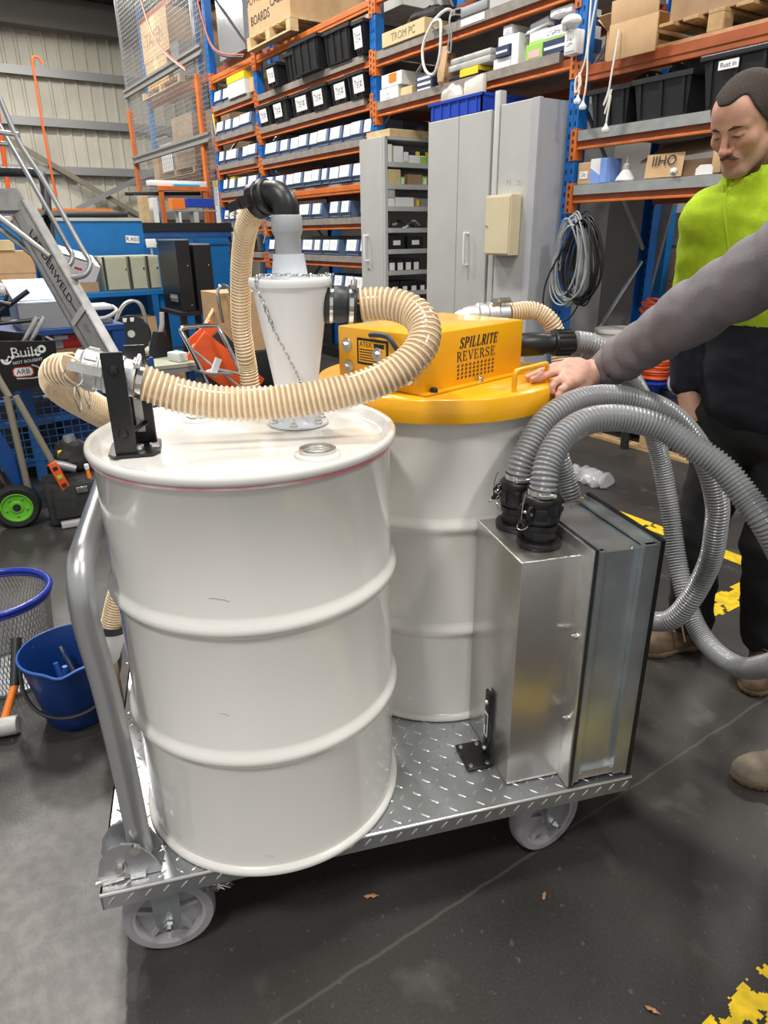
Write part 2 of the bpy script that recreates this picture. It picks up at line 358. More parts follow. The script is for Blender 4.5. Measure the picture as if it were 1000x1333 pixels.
# ================================================================== the room
def floor_mat():
    m = mat('floor_concrete', (.058, .054, .050), .5); N, L, b = nodes_of(m)
    tc = N.new('ShaderNodeTexCoord'); sep = N.new('ShaderNodeSeparateXYZ'); L.new(tc.outputs['Object'], sep.inputs[0])
    def noise_n(scale, det=6, w=None):
        n = N.new('ShaderNodeTexNoise'); n.inputs['Scale'].default_value = scale; n.inputs['Detail'].default_value = det; L.new(tc.outputs['Object'], n.inputs['Vector']); return n.outputs['Fac']
    def ramp(x, lo, hi, a=0., c=1.):
        r = N.new('ShaderNodeMapRange'); r.inputs[1].default_value = lo; r.inputs[2].default_value = hi; r.inputs[3].default_value = a; r.inputs[4].default_value = c; L.new(x, r.inputs[0]); return r.outputs[0]
    def math_n(op, x, y=None, v=None):
        q = N.new('ShaderNodeMath'); q.operation = op; L.new(x, q.inputs[0])
        if y is not None: L.new(y, q.inputs[1])
        if v is not None: q.inputs[1].default_value = v
        return q.outputs[0]
    def mix(f, a, c):
        x = N.new('ShaderNodeMix'); x.data_type = 'RGBA'; L.new(f, x.inputs[0])
        if isinstance(a, tuple): x.inputs[6].default_value = (*a, 1)
        else: L.new(a, x.inputs[6])
        x.inputs[7].default_value = (*c, 1); return x.outputs[2]
    c = mix(ramp(noise_n(1.6), .38, .66), (.026, .024, .0225), (.046, .0425, .0395))
    c = mix(math_n('MULTIPLY', ramp(noise_n(55, 3), .66, .74), v=.5), c, (.13, .125, .115))
    c = mix(math_n('MULTIPLY', ramp(noise_n(5.5, 8), .60, .70), v=.45), c, (.11, .105, .10))
    c = mix(math_n('MULTIPLY', ramp(noise_n(190, 3), .56, .70), v=.40), c, (.085, .08, .074))
    # lighter strip of slab left of the trolley, fading out at its far end
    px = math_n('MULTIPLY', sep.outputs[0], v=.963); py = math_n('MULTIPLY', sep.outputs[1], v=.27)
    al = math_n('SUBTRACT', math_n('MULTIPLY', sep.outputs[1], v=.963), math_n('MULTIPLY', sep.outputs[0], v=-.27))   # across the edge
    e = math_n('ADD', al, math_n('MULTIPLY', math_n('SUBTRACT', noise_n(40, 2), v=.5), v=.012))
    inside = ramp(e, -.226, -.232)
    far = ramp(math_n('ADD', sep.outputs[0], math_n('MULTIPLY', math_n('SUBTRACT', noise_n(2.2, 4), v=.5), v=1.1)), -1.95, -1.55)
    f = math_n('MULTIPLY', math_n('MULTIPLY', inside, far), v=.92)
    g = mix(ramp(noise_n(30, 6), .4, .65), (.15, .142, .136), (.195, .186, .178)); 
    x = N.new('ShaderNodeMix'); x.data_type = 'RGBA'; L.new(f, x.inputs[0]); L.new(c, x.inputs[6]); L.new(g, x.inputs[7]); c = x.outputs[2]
    # saw-cut slab joint
    jx = math_n('ABSOLUTE', math_n('ADD', sep.outputs[0], math_n('ADD', math_n('MULTIPLY', math_n('SUBTRACT', noise_n(9, 4), v=.5), v=.02), v=.885)))
    j = math_n('MULTIPLY', ramp(jx, .0055, .0015), v=.5); c = mix(j, c, (.115, .105, .092))
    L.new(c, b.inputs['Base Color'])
    L.new(ramp(noise_n(2.4, 5), .35, .65, .34, .56), b.inputs['Roughness']); b.inputs['Specular IOR Level'].default_value = .34
    bp = N.new('ShaderNodeBump'); bp.inputs['Strength'].default_value = .12; bp.inputs['Distance'].default_value = .004; L.new(noise_n(120, 4), bp.inputs['Height']); L.new(bp.outputs['Normal'], b.inputs['Normal'])
    return m
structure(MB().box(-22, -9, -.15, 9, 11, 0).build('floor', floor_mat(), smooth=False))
def yellow_line(name, x0, y0, x1, y1, wear, seed, h=.012):
    rnd = random.Random(seed); nx, ny = int((x1 - x0) / h), int((y1 - y0) / h); b = MB(); vid = {}
    def vert(i, j):
        if (i, j) not in vid: vid[i, j] = len(b.v); b.v.append((x0 + i * h, y0 + j * h, .0012))
        return vid[i, j]
    for i in range(nx):
        for j in range(ny):
            e = min(i, nx - 1 - i, j, ny - 1 - j) / 4
            fq = 2.2 if h < .01 else 1.; a_, b_ = i * h / .012 * fq, j * h / .012 * fq; e = e * h / .012; q = noise.noise((a_ * .13 + seed, b_ * .13, 0)) + .5 * noise.noise((a_ * .41, b_ * .41 + seed, 3)) + min(1, e) * .5
            if q > wear: b.f.append((vert(i, j), vert(i + 1, j), vert(i + 1, j + 1), vert(i, j + 1))); b.m.append(0)
    return structure(b.build(name, 'line_yellow', smooth=False))
mk('line_yellow', (.72, .49, .012), .65, var=.22, scale=30)
yellow_line('trim_1', -3.4, 3.055, -1.25, 3.16, -.42, 1)
yellow_line('trim_2', -1.405, 2.44, -1.285, 3.05, -.10, 2)
yellow_line('trim_3', -.395, .55, -.24, 2.1, .16, 3, .0045)

# ribbed steel cladding, its rails and the crossed braces
def cladding():
    b = MB(); X = -19.0; y = -9.0; pts = []
    while y < 11:
        pts += [(X, y), (X, y + .19), (X + .035, y + .215), (X + .035, y + .255), (X, y + .28)]; y += .28
    k = len(pts); vs = [(x, yy, z) for z in (0, 6.2) for x, yy in pts]
    b.add(vs, [(i, i + 1, k + i + 1, k + i) for i in range(k - 1)]); return b
mk('cladding', (.62, .59, .49), .45, var=.10, scale=1.2)
mk('rail_grey', (.36, .36, .355), .45, metal=.4)
structure(cladding().build('wall_left', 'cladding', smooth=False))
for i, z in enumerate((2.02, 2.98, 3.95, 4.92)):
    structure(MB().box(-18.96, -9, z, -18.78, 11, z + .03).box(-18.80, -9, z - .14, -18.775, 11, z + .03).build('trim_%d' % (4 + i), 'rail_grey', smooth=False))
structure(MB().box(-18.7, -9, 5.62, -18.35, 11, 6.2).build('trim_8', 'dark_beam', smooth=False))
def brace(name, y0, z0, y1, z1, m, x):
    a, c = Vector((x, y0, z0)), Vector((x, y1, z1)); d = (c - a); l = d.length; t = MB(); t.obox((a + c) / 2, .05, l, .11, rx=math.atan2(d.z, d.y)); return structure(t.build(name, m, smooth=False))
brace('trim_9', 2.3, 3.75, 6.6, 1.25, 'khaki', -18.7)
brace('trim_10', 3.9, 2.1, 7.2, 3.6, 'rail_grey', -18.62)
# roof sheets on purlins
mk('roof_sheet', (.075, .072, .068), .6, var=.1, scale=1)
rb = MB()
for i in range(40): pass
rp = [];  x = -19.2
def roof_z(x): return 6.1 + (x + 19) * .2
b = MB(); y = -9.0; prof = []
while y < 11: prof += [(y, 0), (y + .2, 0), (y + .225, .03), (y + .275, .03)]; y += .3
k = len(prof); b.add([(xx, yy, roof_z(xx) - dz) for xx in (-19.2, 9) for yy, dz in prof], [(i, i + 1, k + i + 1, k + i) for i in range(k - 1)])
structure(b.build('ceiling', 'roof_sheet', smooth=False))
for i in range(6):
    xx = -17.6 + i * 1.5; zc = roof_z(xx) - .12; structure(MB().box(xx - .03, -9, zc - .1, xx + .03, 11, zc + .06).build('trim_%d' % (11 + i), 'dark_beam', smooth=False))
structure(MB().box(-19, 8.6, 0, 9, 8.8, 6.0).build('wall_back', 'concrete_wall', smooth=False))
# ================================================================== pallet racking
def upright_mat():
    """blue painted post with two columns of diamond holes (punched, dark)"""
    m = mat('rack_blue', (.010, .145, .50), .4, var=.14, scale=6); N, L, b = nodes_of(m); src = b.inputs['Base Color'].links[0].from_socket
    tc = N.new('ShaderNodeTexCoord'); sep = N.new('ShaderNodeSeparateXYZ'); L.new(tc.outputs['Object'], sep.inputs[0])
    def mth(op, x, v=None, y=None):
        q = N.new('ShaderNodeMath'); q.operation = op; L.new(x, q.inputs[0])
        if v is not None: q.inputs[1].default_value = v
        if y is not None: L.new(y, q.inputs[1])
        return q.outputs[0]
    hx = mth('LESS_THAN', mth('ABSOLUTE', mth('SUBTRACT', mth('ABSOLUTE', sep.outputs[0]), .024)), .0075)
    hz = mth('LESS_THAN', mth('ABSOLUTE', mth('SUBTRACT', mth('MODULO', mth('ADD', sep.outputs[2], 10.), .075), .037)), .016)
    mx = N.new('ShaderNodeMix'); mx.data_type = 'RGBA'; L.new(mth('MULTIPLY', hx, y=hz), mx.inputs[0]); L.new(src, mx.inputs[6]); mx.inputs[7].default_value = (.01, .012, .02, 1)
    L.new(mx.outputs[2], b.inputs['Base Color']); return m
M['rack_blue'] = upright_mat()
YF, YB = 4.2, 5.15                                   # front and rear faces of the racking
UX = [-10.46, -8.99, -6.36, -3.82, -1.22]
rack = thing('pallet_rack', 'long run of blue and orange pallet racking with shelf boards between its posts', 'racking', (UX[0], YF, 0))
post_me = None
def post(x, y, h):
    global post_me
    if post_me is None:
        b = MB(); b.box(-.05, -.005, 0, .05, .003, 1); b.box(-.05, 0, 0, -.043, .09, 1); b.box(.043, 0, 0, .05, .09, 1); b.box(-.004, -.007, 0, .004, -.004, 1)
        o = b.build('upright_post', 'rack_blue', rack, smooth=False); post_me = o.data
    else:
        o = bpy.data.objects.new('upright_post', post_me); COL.objects.link(o); o.parent = rack
    o.location = (x - UX[0], y - YF, 0); o.scale = (1, 1, 1)
    return o
def long_post(x, y, h):
    b = MB(); b.box(-.05, -.005, 0, .05, .003, h); b.box(-.05, 0, 0, -.043, .09, h); b.box(.043, 0, 0, .05, .09, h); b.box(-.0035, -.008, 0, .0035, -.004, h)
    o = b.build('upright_post', 'rack_blue', None, smooth=False); o.parent = rack; o.location = (x - UX[0], y - YF, 0); return o
for x in UX:
    long_post(x, YF, 5.2); p = long_post(x, YB + .1, 5.2); p.scale = (1, -1, 1)
    for i, z in enumerate((.25, 1.35, 2.45, 3.55)):
        z2 = z + 1.0; a, c = (x, YF + .07, z if i % 2 == 0 else z2), (x, YB, z2 if i % 2 == 0 else z)
        MB().cyl(a, c, .018, n=8).build('brace', 'galv', rack)
def beam(x0, x1, z, style, y=YF, h=.10, deck=None):
    """style 'step': orange lip below a board edge; 'full': plain orange beam"""
    x0 += .05; x1 -= .05; b = MB()
    if style == 'step': b.box(x0, y + .012, z, x1, y + .06, z + .062); m = 'rack_rust_and_shade'  # darker face colour paints in the shadow below the board edge
    else: b.box(x0, y, z, x1, y + .05, z + h, .006); b.box(x0, y - .006, z + h * .38, x1, y, z + h * .62); m = 'rack_orange' if style == 'full' else 'rack_rust_and_shade'
    o = b.build('beam', m, rack, smooth=False)
    if style == 'step': MB().box(x0, y - .004, z - .004, x1, y + .02, z + .013, .003).build('lip', 'rack_orange', o, smooth=False)
    return o
def connector(x, z, side):
    """hooked end plate that wraps half of a post's face"""
    b = MB(); s = side
    b.box(x, YF - .014, z - .07, x + s * .048, YF - .006, z + .13); b.box(x + s * .048, YF - .014, z - .07, x + s * .056, YF + .06, z + .13)
    b.mi = 1
    for dz in (-.05, 0., .05, .1): b.box(x + s * .018, YF - .0165, z + dz - .012, x + s * .032, YF - .0135, z + dz + .012)
    return b.build('beam_connector', ['rack_orange', 'dark_gap'], rack, smooth=False)
def shelf_board(x0, x1, z, strip='rack_deck', gap0=.07, gap1=.16, front=True, zt=.112):
    b = MB(); b.box(x0 + .06, YF + .03, z + zt - .03, x1 - .06, YB, z + zt)
    if front: b.box(x0 + gap0, YF - .018, z + .05, x1 - gap1, YF + .03, z + zt + .002)
    return b.build('shelf_board', strip, rack, smooth=False)
BAY1 = [1.155, 1.545, 1.94, 2.30, 2.665, 3.03]; BAY2 = [.77, 1.15, 1.54, 1.885, 2.26, 2.61, 2.965]; BAY3 = [2.535, 2.945]; BAY4 = [1.68, 2.025]
def bay(i, levels, strip, tops, full=()):
    x0, x1 = UX[i], UX[i + 1]
    for z in levels:
        beam(x0, x1, z, 'full' if z in full else 'step', h=.085); connector(x0, z, 1); connector(x1, z, -1)
        beam(x0, x1, z, 'rear', YB - .02, h=.09); shelf_board(x0, x1, z, strip, front=z not in full)
    for z, st, h in tops:
        beam(x0, x1, z, st, h=h); connector(x0, z, 1); connector(x1, z, -1); beam(x0, x1, z, 'rear', YB - .02, h=.1)
bay(0, BAY1, 'rack_deck', [(3.42, 'full', .085), (4.5, 'full', .1)])
bay(1, BAY2, 'rack_deck', [(3.415, 'full', .085), (4.6, 'full', .1)], full=(1.885,))
bay(2, BAY3, 'rack_deck', [(3.44, 'full', .1), (4.6, 'full', .1)])
bay(3, BAY4, 'deck_grey', [(2.43, 'rear', .1), (3.5, 'full', .1)])
# beam-level rear cartons and dark stock seen through the shelves
tag(MB().obox((-10.27, 4.13, 2.915), .03, .012, .26, ry=-.22, b=.003).build('yellow_strap', 'yellow_plain'), 'yellow strap slanting across the blue post at the narrow bay', 'strap')
# ------------------------------------------------------------------ blue parts bins
def make_bin():
    t = thing('parts_bin', '', 'bin'); b = MB(); w = .5
    b.box(-.5, 0, 0, .5, .36, .006)
    for sx in (-.5, .485): b.prism([(0, 0), (.36, 0), (.36, .165), (.012, .165), (.0, .07)], (sx, 0, 0), (0, 1, 0), (0, 0, 1), (.015, 0, 0))
    b.box(-.5, .354, 0, .5, .36, .165); b.box(-.5, .0, 0, .5, .012, .05); b.prism([(-.014, .046), (.0, .046), (.02, .165), (.008, .165)], (-.5, 0, 0), (0, 1, 0), (0, 0, 1), (1, 0, 0))
    b.build('bin_body', 'bin_blue', t, smooth=False)
    c = MB(); c.add([(-.42, -.0165, .052), (.34, -.0165, .052), (.34, .004, .163), (-.42, .004, .163)], [(0, 1, 2, 3)]); c.add([(-.42, -.0150, .052), (.34, -.0150, .052), (.34, .0055, .163), (-.42, .0055, .163)], [(3, 2, 1, 0)])
    c.build('bin_label', 'print_label', t, smooth=False); return t
def print_mat(name, base, ink, sx, sz, thr=.58):
    """flat printed lines on a label"""
    m = mat(name, base, .6); N, L, b = nodes_of(m); tc = N.new('ShaderNodeTexCoord'); mp = N.new('ShaderNodeMapping'); mp.inputs['Scale'].default_value = (sx, sx, sz)
    L.new(tc.outputs['Generated'], mp.inputs[0]); nz = N.new('ShaderNodeTexNoise'); nz.inputs['Scale'].default_value = 1; nz.inputs['Detail'].default_value = 1; L.new(mp.outputs[0], nz.inputs[0])
    wv = N.new('ShaderNodeSeparateXYZ'); L.new(tc.outputs['Generated'], wv.inputs[0])
    a = N.new('ShaderNodeMath'); a.operation = 'GREATER_THAN'; a.inputs[1].default_value = thr; L.new(nz.outputs[0], a.inputs[0])
    def band(src, lo, hi):
        g = N.new('ShaderNodeMath'); g.operation = 'COMPARE'; g.inputs[1].default_value = (lo + hi) / 2; g.inputs[2].default_value = (hi - lo) / 2; L.new(src, g.inputs[0]); return g.outputs[0]
    m1 = N.new('ShaderNodeMath'); m1.operation = 'MULTIPLY'; L.new(a.outputs[0], m1.inputs[0]); L.new(band(wv.outputs[2], .28, .78), m1.inputs[1])
    m2 = N.new('ShaderNodeMath'); m2.operation = 'MULTIPLY'; L.new(m1.outputs[0], m2.inputs[0]); L.new(band(wv.outputs[0], .15, .85), m2.inputs[1])
    mx = N.new('ShaderNodeMix'); mx.data_type = 'RGBA'; L.new(m2.outputs[0], mx.inputs[0]); mx.inputs[6].default_value = (*base, 1); mx.inputs[7].default_value = (*ink, 1); L.new(mx.outputs[2], b.inputs['Base Color']); return m
M['print_label'] = print_mat('print_label', (.84, .85, .86), (.30, .30, .32), 10, 9)
M['print_tub'] = print_mat('print_tub', (.84, .84, .84), (.16, .16, .16), 9, 9, .55)
proto = make_bin(); used = [False]
def place_bin(x0, x1, z, label, group, dy=0.):
    o = proto if not used[0] else copy_thing(proto); used[0] = True
    o.location = ((x0 + x1) / 2, YF + .0 + dy, z); o.scale = (x1 - x0 - .008, 1, 1); o['label'] = label; o['group'] = group
def bin_row(spans, z, where, group, zbase=.117):
    n = len(spans)
    for i, (a, c) in enumerate(spans):
        place_bin(a, c, z + zbase, 'blue bin, %s from left %s' % (ORD[i], where), group, dy=.008 * (i * 7 % 5))
e = lambda *v: list(zip(v[:-1], v[1:]))
T = 'in the shelf row between the left blue posts'
bin_row(e(-8.86, -8.46, -8.22, -7.97, -7.73, -7.51, -7.26, -7.0, -6.82, -6.59, -6.42), BAY2[4], 'on the first row below the black tubs', 'blue bins below the black tubs')
bin_row(e(-8.9, -8.66, -8.39, -8.15, -7.91, -7.68, -7.47, -7.33, -7.08, -6.82, -6.6), BAY2[3], 'on the second row below the black tubs', 'blue bins below the black tubs')
bin_row(e(-8.9, -8.62, -8.35, -8.05, -7.74, -7.50) + e(-7.29, -7.07, -6.87) + e(-6.69, -6.45), BAY2[2], 'on the third row below the black tubs', 'blue bins below the black tubs')
bin_row(e(-8.92, -8.72) + e(-8.3, -8.05, -7.74) + e(-7.70, -7.53, -7.33, -7.11) + e(-6.99, -6.72, -6.48), BAY2[1], 'on the fourth row below the black tubs', 'blue bins below the black tubs')
bin_row(e(-7.6, -7.28, -7.06, -6.85, -6.6), BAY2[0], 'on the lowest visible row, behind the white cone', 'blue bins below the black tubs')
N1 = 'in the narrow bay beside the wire cage'
bin_row(e(-10.36, -10.09, -9.82), BAY1[5], 'on the top shelf of the narrow bay by the cage', 'blue bins in the narrow bay')
bin_row(e(-10.38, -10.1, -9.87, -9.61, -9.2), BAY1[4], 'on the second shelf of the narrow bay by the cage', 'blue bins in the narrow bay')
bin_row(e(-10.37, -10.17) + [(-10.17, -9.72)] + e(-9.62, -9.42, -9.1), BAY1[3], 'on the third shelf of the narrow bay by the cage', 'blue bins in the narrow bay')
bin_row(e(-10.3, -10.13, -9.9) + e(-9.87, -9.68, -9.5, -9.18), BAY1[2], 'on the fourth shelf of the narrow bay by the cage', 'blue bins in the narrow bay')
bin_row(e(-10.36, -10.18, -10.02, -9.7), BAY1[1], 'on the fifth shelf of the narrow bay by the cage', 'blue bins in the narrow bay')
# ------------------------------------------------------------------ black storage tubs
def tub(x0, x1, y0, y1, z0, z1, label, group, tag_x=None, lab='print_tub', lid=False, rz=0):
    t = thing('storage_tub', label, 'tub', ((x0 + x1) / 2, (y0 + y1) / 2, z0), group); b = MB(); s = .03; r = .015; hh = z1 - z0
    lo = [(x0 + s, y0 + s), (x1 - s, y0 + s), (x1 - s, y1 - s), (x0 + s, y1 - s)]; hi = [(x0, y0), (x1, y0), (x1, y1), (x0, y1)]
    b.add([(x, y, z0) for x, y in lo] + [(x, y, z1) for x, y in hi], [(3, 2, 1, 0), (0, 1, 5, 4), (1, 2, 6, 5), (2, 3, 7, 6), (3, 0, 4, 7)])
    if lid: b.box(x0 - .02, y0 - .02, z1 - .02, x1 + .02, y1 + .02, z1 + .015, .008)
    else:
        for q in ((x0 - r, y0 - r, x1 + r, y0), (x0 - r, y1, x1 + r, y1 + r), (x0 - r, y0, x0, y1), (x1, y0, x1 + r, y1)): b.box(q[0], q[1], z1 - .03, q[2], q[3], z1)
    k = max(2, int((x1 - x0) / .16))
    for i in range(k + 1):
        x = x0 + .05 + (x1 - x0 - .1) * i / k; b.obox((x, y0 + s * .45, z0 + hh * .5), .018, .02, hh * .88, rx=-math.atan2(s, hh) * -1)
    b.build('tub_body', 'tub_black', t, smooth=False)
    if tag_x:
        a, c = tag_x; f = lambda z: y0 + s * (1 - (z - z0) / hh) - .013
        za, zb = z0 + hh * .18, z0 + hh * .80; MB().add([(a, f(za), za), (c, f(za), za), (c, f(zb), zb), (a, f(zb), zb)], [(0, 1, 2, 3)]).build('tub_label', lab, t, smooth=False)
    return t
zA = BAY2[6] + .117; zB = BAY2[5] + .117; G = 'black tubs above the blue bins'
tub(-8.50, -8.20, 4.10, 4.55, zA, zA + .22, 'short black tub with white label at the left end of the upper tub shelf', G, (-8.45, -8.28))
tub(-8.12, -7.84, 4.16, 4.7, zA, zA + .27, 'black tub with faint chalk writing, second on the upper tub shelf', G)
tub(-7.80, -7.22, 4.08, 4.7, zA, zA + .30, 'wide unlabelled black tub in the middle of the upper tub shelf', G)
tub(-7.17, -6.67, 4.13, 4.7, zA, zA + .285, 'wide unlabelled black tub with crumpled white bags on top, on the upper tub shelf', G)
tub(-6.62, -6.44, 4.14, 4.7, zA, zA + .27, 'black tub with white label at the right end of the upper tub shelf', G, (-6.61, -6.47))
for i, (a, c) in enumerate(((-8.9, -8.54), (-8.48, -8.06), (-8.02, -7.58), (-7.53, -7.17), (-7.13, -6.8), (-6.76, -6.45))):
    la = [(-8.86, -8.66), (-8.42, -8.22), (-7.9, -7.65), (-7.46, -7.26), (-7.04, -6.83), (-6.64, -6.45)][i]
    tub(a, c, 4.14 if i % 2 else 4.16, 4.75, zB, zB + .222, 'black tub with tall white label, %s from the left on the lower tub shelf' % ORD[i], G, la)
# ------------------------------------------------------------------ cartons and small boxes
def carton(label, x0, x1, y0, y1, z0, z1, m='card', name='cardboard_box', cat='box', rz=0., group=None, tape=None, band=None, lid=None, b=.004, print_on=None, open_=False):
    c = ((x0 + x1) / 2, (y0 + y1) / 2, z0); t = thing(name, label, cat, c, group)
    if open_:
        w = .006; q = MB(); q.box(x0, y0, z0, x1, y0 + w, z1).box(x0, y1 - w, z0, x1, y1, z1).box(x0, y0, z0, x0 + w, y1, z1).box(x1 - w, y0, z0, x1, y1, z1).box(x0, y0, z0, x1, y1, z0 + w); q.build('carton_body', m, t, smooth=False)
        h = min(.12, (y1 - y0) * .4); f = MB(); f.obox(((x0 + x1) / 2, y0 - h * .35, z1 + h * .2), x1 - x0, h, .005, rx=-.6); f.obox((x1 + h * .3, (y0 + y1) / 2, z1 + h * .25), h, y1 - y0, .005, ry=-.7); f.obox((x0 - h * .3, (y0 + y1) / 2, z1 + h * .25), h, y1 - y0, .005, ry=.7); f.build('flap', m, t, smooth=False)
    else:
        MB().box(x0, y0, z0, x1, y1, z1, b).build('carton_body', m, t, smooth=False)
        if tape: MB().box(x0 + (x1 - x0) * .42, y0 - .0015, z0 + (z1 - z0) * .6, x0 + (x1 - x0) * .56, y1 + .0015, z1 + .0015).build('packing_tape', tape, t, smooth=False)
        if lid: MB().box(x0 - .004, y0 - .004, z1 - (z1 - z0) * lid[0], x1 + .004, y1 + .004, z1 + .003, .003).build('box_lid', lid[1], t, smooth=False)
    if band: 
        za, zb = z0 + (z1 - z0) * band[0], z0 + (z1 - z0) * band[1]; xa, xb = x0 + (x1 - x0) * band[2], x0 + (x1 - x0) * band[3]
        MB().box(xa, y0 - .002, za, xb, y0 + .001, zb).build('printed_panel', band[4], t, smooth=False)
    if print_on:
        za, zb = z0 + (z1 - z0) * print_on[0], z0 + (z1 - z0) * print_on[1]; xa, xb = x0 + (x1 - x0) * print_on[2], x0 + (x1 - x0) * print_on[3]
        MB().add([(xa, y0 - .003, za), (xb, y0 - .003, za), (xb, y0 - .003, zb), (xa, y0 - .003, zb)], [(0, 1, 2, 3)]).build('printed_label', 'print_tub', t, smooth=False)
    if rz: t.rotation_euler = (0, 0, rz)
    return t
def pallet(label, x0, x1, y0, y1, z, m='timber', group=None):
    t = thing('timber_pallet', label, 'pallet', ((x0 + x1) / 2, (y0 + y1) / 2, z), group); n = 6; w = (x1 - x0)
    for k in range(3):
        y = y0 + .0 + (y1 - y0 - .1) * k / 2
        MB().box(x0, y, z, x1, y + .1, z + .02).build('bottom_board', m, t, smooth=False)
        for q in range(3): xx = x0 + (w - .1) * q / 2; MB().box(xx, y, z + .02, xx + .1, y + .1, z + .11, .004).build('block', m, t, smooth=False)
    for i in range(n + 1):
        xx = x0 + (w - .1) * i / n; MB().box(xx, y0, z + .11, xx + .1, y1, z + .13, .003).build('deck_board', m, t, smooth=False)
    return t
# pallet with the big carton on the main beam
pallet('pale timber pallet under the large hand-lettered carton up on the main orange beam', -8.86, -7.74, 4.06, 5.1, 3.505, 'timber_pale')
big = carton('large brown carton hand-lettered with power boards and data cables', -8.84, -7.78, 4.09, 5.05, 3.638, 4.5, 'card', tape='card_pale')
for s, x, z in (('BUILDING', -8.34, 4.17), ('POWER', -8.62, 3.98), ('DATA', -8.02, 4.07), ('BOARDS', -8.52, 3.78), ('CABLES', -8.03, 3.86)): text(s, .13, (x, 4.088, z), (1, 0, 0), (0, 0, 1), 'ink', big, name='handwriting')
MB().box(-8.40, 4.086, 3.96, -8.22, 4.09, 4.04).build('yellow_sticker', 'yellow_plain', big, smooth=False)
carton('plain grey board panel stack behind the large lettered carton', -7.1, -6.45, 4.6, 5.1, 3.52, 4.5, 'cab_grey', name='panel_stack', cat='panels')
pallet('dark timber pallet high on the beam above the yellow carton', -6.0, -4.95, 4.1, 5.1, 3.545, 'timber')
# bay beside the cage
carton('white and yellow sack-like box at the right of the top narrow shelf', -9.78, -9.24, 4.16, 4.6, BAY1[5] + .117, BAY1[5] + .36, 'white_box', lid=(.32, 'yellow_plain'))
carton('small brown box at the right end of the top narrow shelf', -9.2, -9.06, 4.2, 4.55, BAY1[5] + .117, BAY1[5] + .27)
carton('brown carton wedged behind the bins of the fifth narrow shelf', -10.3, -9.7, 4.58, 4.9, BAY1[1] + .117, BAY1[1] + .30)
carton('torn brown box at the left of the lowest narrow shelf', -10.33, -9.95, 4.21, 4.5, BAY1[0] + .117, BAY1[0] + .28, 'card_dark')
carton('white unlabelled box beside the post on the second row below the tubs', -8.9, -8.5, 4.62, 5.0, BAY2[3] + .117, BAY2[3] + .33, 'white_box')
for i, (x0, x1, z, h, m) in enumerate(((-10.3, -9.2, BAY1[3], .3, 'card_dark'), (-10.2, -9.1, BAY1[4], .2, 'card_dark'), (-8.7, -7.6, BAY2[2], .16, 'grey_plain'), (-7.5, -6.6, BAY2[4], .2, 'tub_black'), (-8.6, -7.9, BAY2[1], .2, 'grey_plain'))):
    carton('dull box standing behind the bins, %s of the boxes at the rear' % ORD[i], x0, x1, 4.65, 5.05, z + .117, z + .117 + h, m, name='storage_box', group='boxes behind the bins')
# ================================================================== grey steel cabinets in the third bay
def handle(par, x, y, z0, z1, m='white_plain'):
    MB().sweep(curve([(x, y, z0), (x, y - .03, z0), (x, y - .042, z0 + .012), (x, y - .042, z1 - .012), (x, y - .03, z1), (x, y, z1)], 5), .009, 10).build('handle', m, par)
YC = 3.95
cb = thing('pull_out_cabinet', 'narrow grey cabinet with open side shelves left of the tall double-door cabinet', 'cabinet', (-6.04, YC, 0))
dr = MB().box(-6.25, YC, .05, -5.86, YC + .025, 2.31, .004).box(-5.86, YC + .004, .05, -5.83, YC + .04, 2.31, .004).build('front_panel', 'cab_grey', cb, smooth=False)
handle(dr, -6.13, YC, 1.24, 1.47); MB().lathe([(0, .006), (.011, .005), (.012, 0)], (-6.11, YC, 1.165), (0, -1, 0), 12).build('lock', 'chrome', dr)
MB().box(-6.25, YC + .025, .03, -6.235, 4.88, 2.31).box(-6.235, 4.86, .03, -5.83, 4.88, 2.31).build('carcass', 'cab_grey', cb, smooth=False)
SH = [.76, .945, 1.14, 1.335, 1.525, 1.715, 1.905, 2.09]
for z in [.10, .40] + SH: MB().box(-6.235, YC + .04, z - .024, -5.832, 4.86, z, .002).box(-5.836, YC + .04, z - .03, -5.83, 4.86, z + .012).build('shelf', 'cab_grey', cb, smooth=False)
MB().box(-6.25, YC + .025, 2.285, -5.83, 4.88, 2.31).build('top_panel', 'cab_grey', cb, smooth=False)
def side_box(label, y0, y1, z, h, m, name='cardboard_box', dx=.22, band=None, cat='box', group=None):
    t = thing(name, label, cat, (-5.95, (y0 + y1) / 2, z), group); z = z + .0015
    MB().box(-5.842 - dx, y0, z, -5.842, y1, z + h, .003).build('carton_body', m, t, smooth=False)
    if band: MB().box(-5.8415, y0 + (y1 - y0) * band[0], z + h * band[2], -5.8405, y0 + (y1 - y0) * band[1], z + h * band[3]).build('printed_label', band[4], t, smooth=False)
    return t
s = SH[7]; side_box('slim white box with dark edge on the top shelf of the open cabinet', 4.0, 4.05, s, .155, 'white_box', band=(.82, 1, 0, 1, 'green_box')); side_box('white carton on the top shelf of the open cabinet', 4.07, 4.175, s, .145, 'white_box')
side_box('small white box beside the white carton in the open cabinet', 4.185, 4.235, s, .10, 'white_box', band=(.1, .8, .05, .25, 'green_box')); side_box('green and white parts tray in the open cabinet, on the top shelf', 4.245, 4.52, s, .075, 'white_box', band=(.45, 1, 0, .9, 'green_box'))
for k, (y, c) in enumerate(((4.30, 'ink'), (4.36, 'yellow_plain'), (4.42, 'ink'), (4.47, 'yellow_plain'))):
    t = tag(MB().lathe([(0, 0), (.022, 0), (.024, .006), (.024, .03), (.02, .034), (0, .034)], (-5.87, y, s + .0775), n=14).build('cable_gland', c), '%s coloured gland lying on the green and white tray, %s from the left' % ('black' if c == 'ink' else 'yellow', ORD[k]), 'fitting')
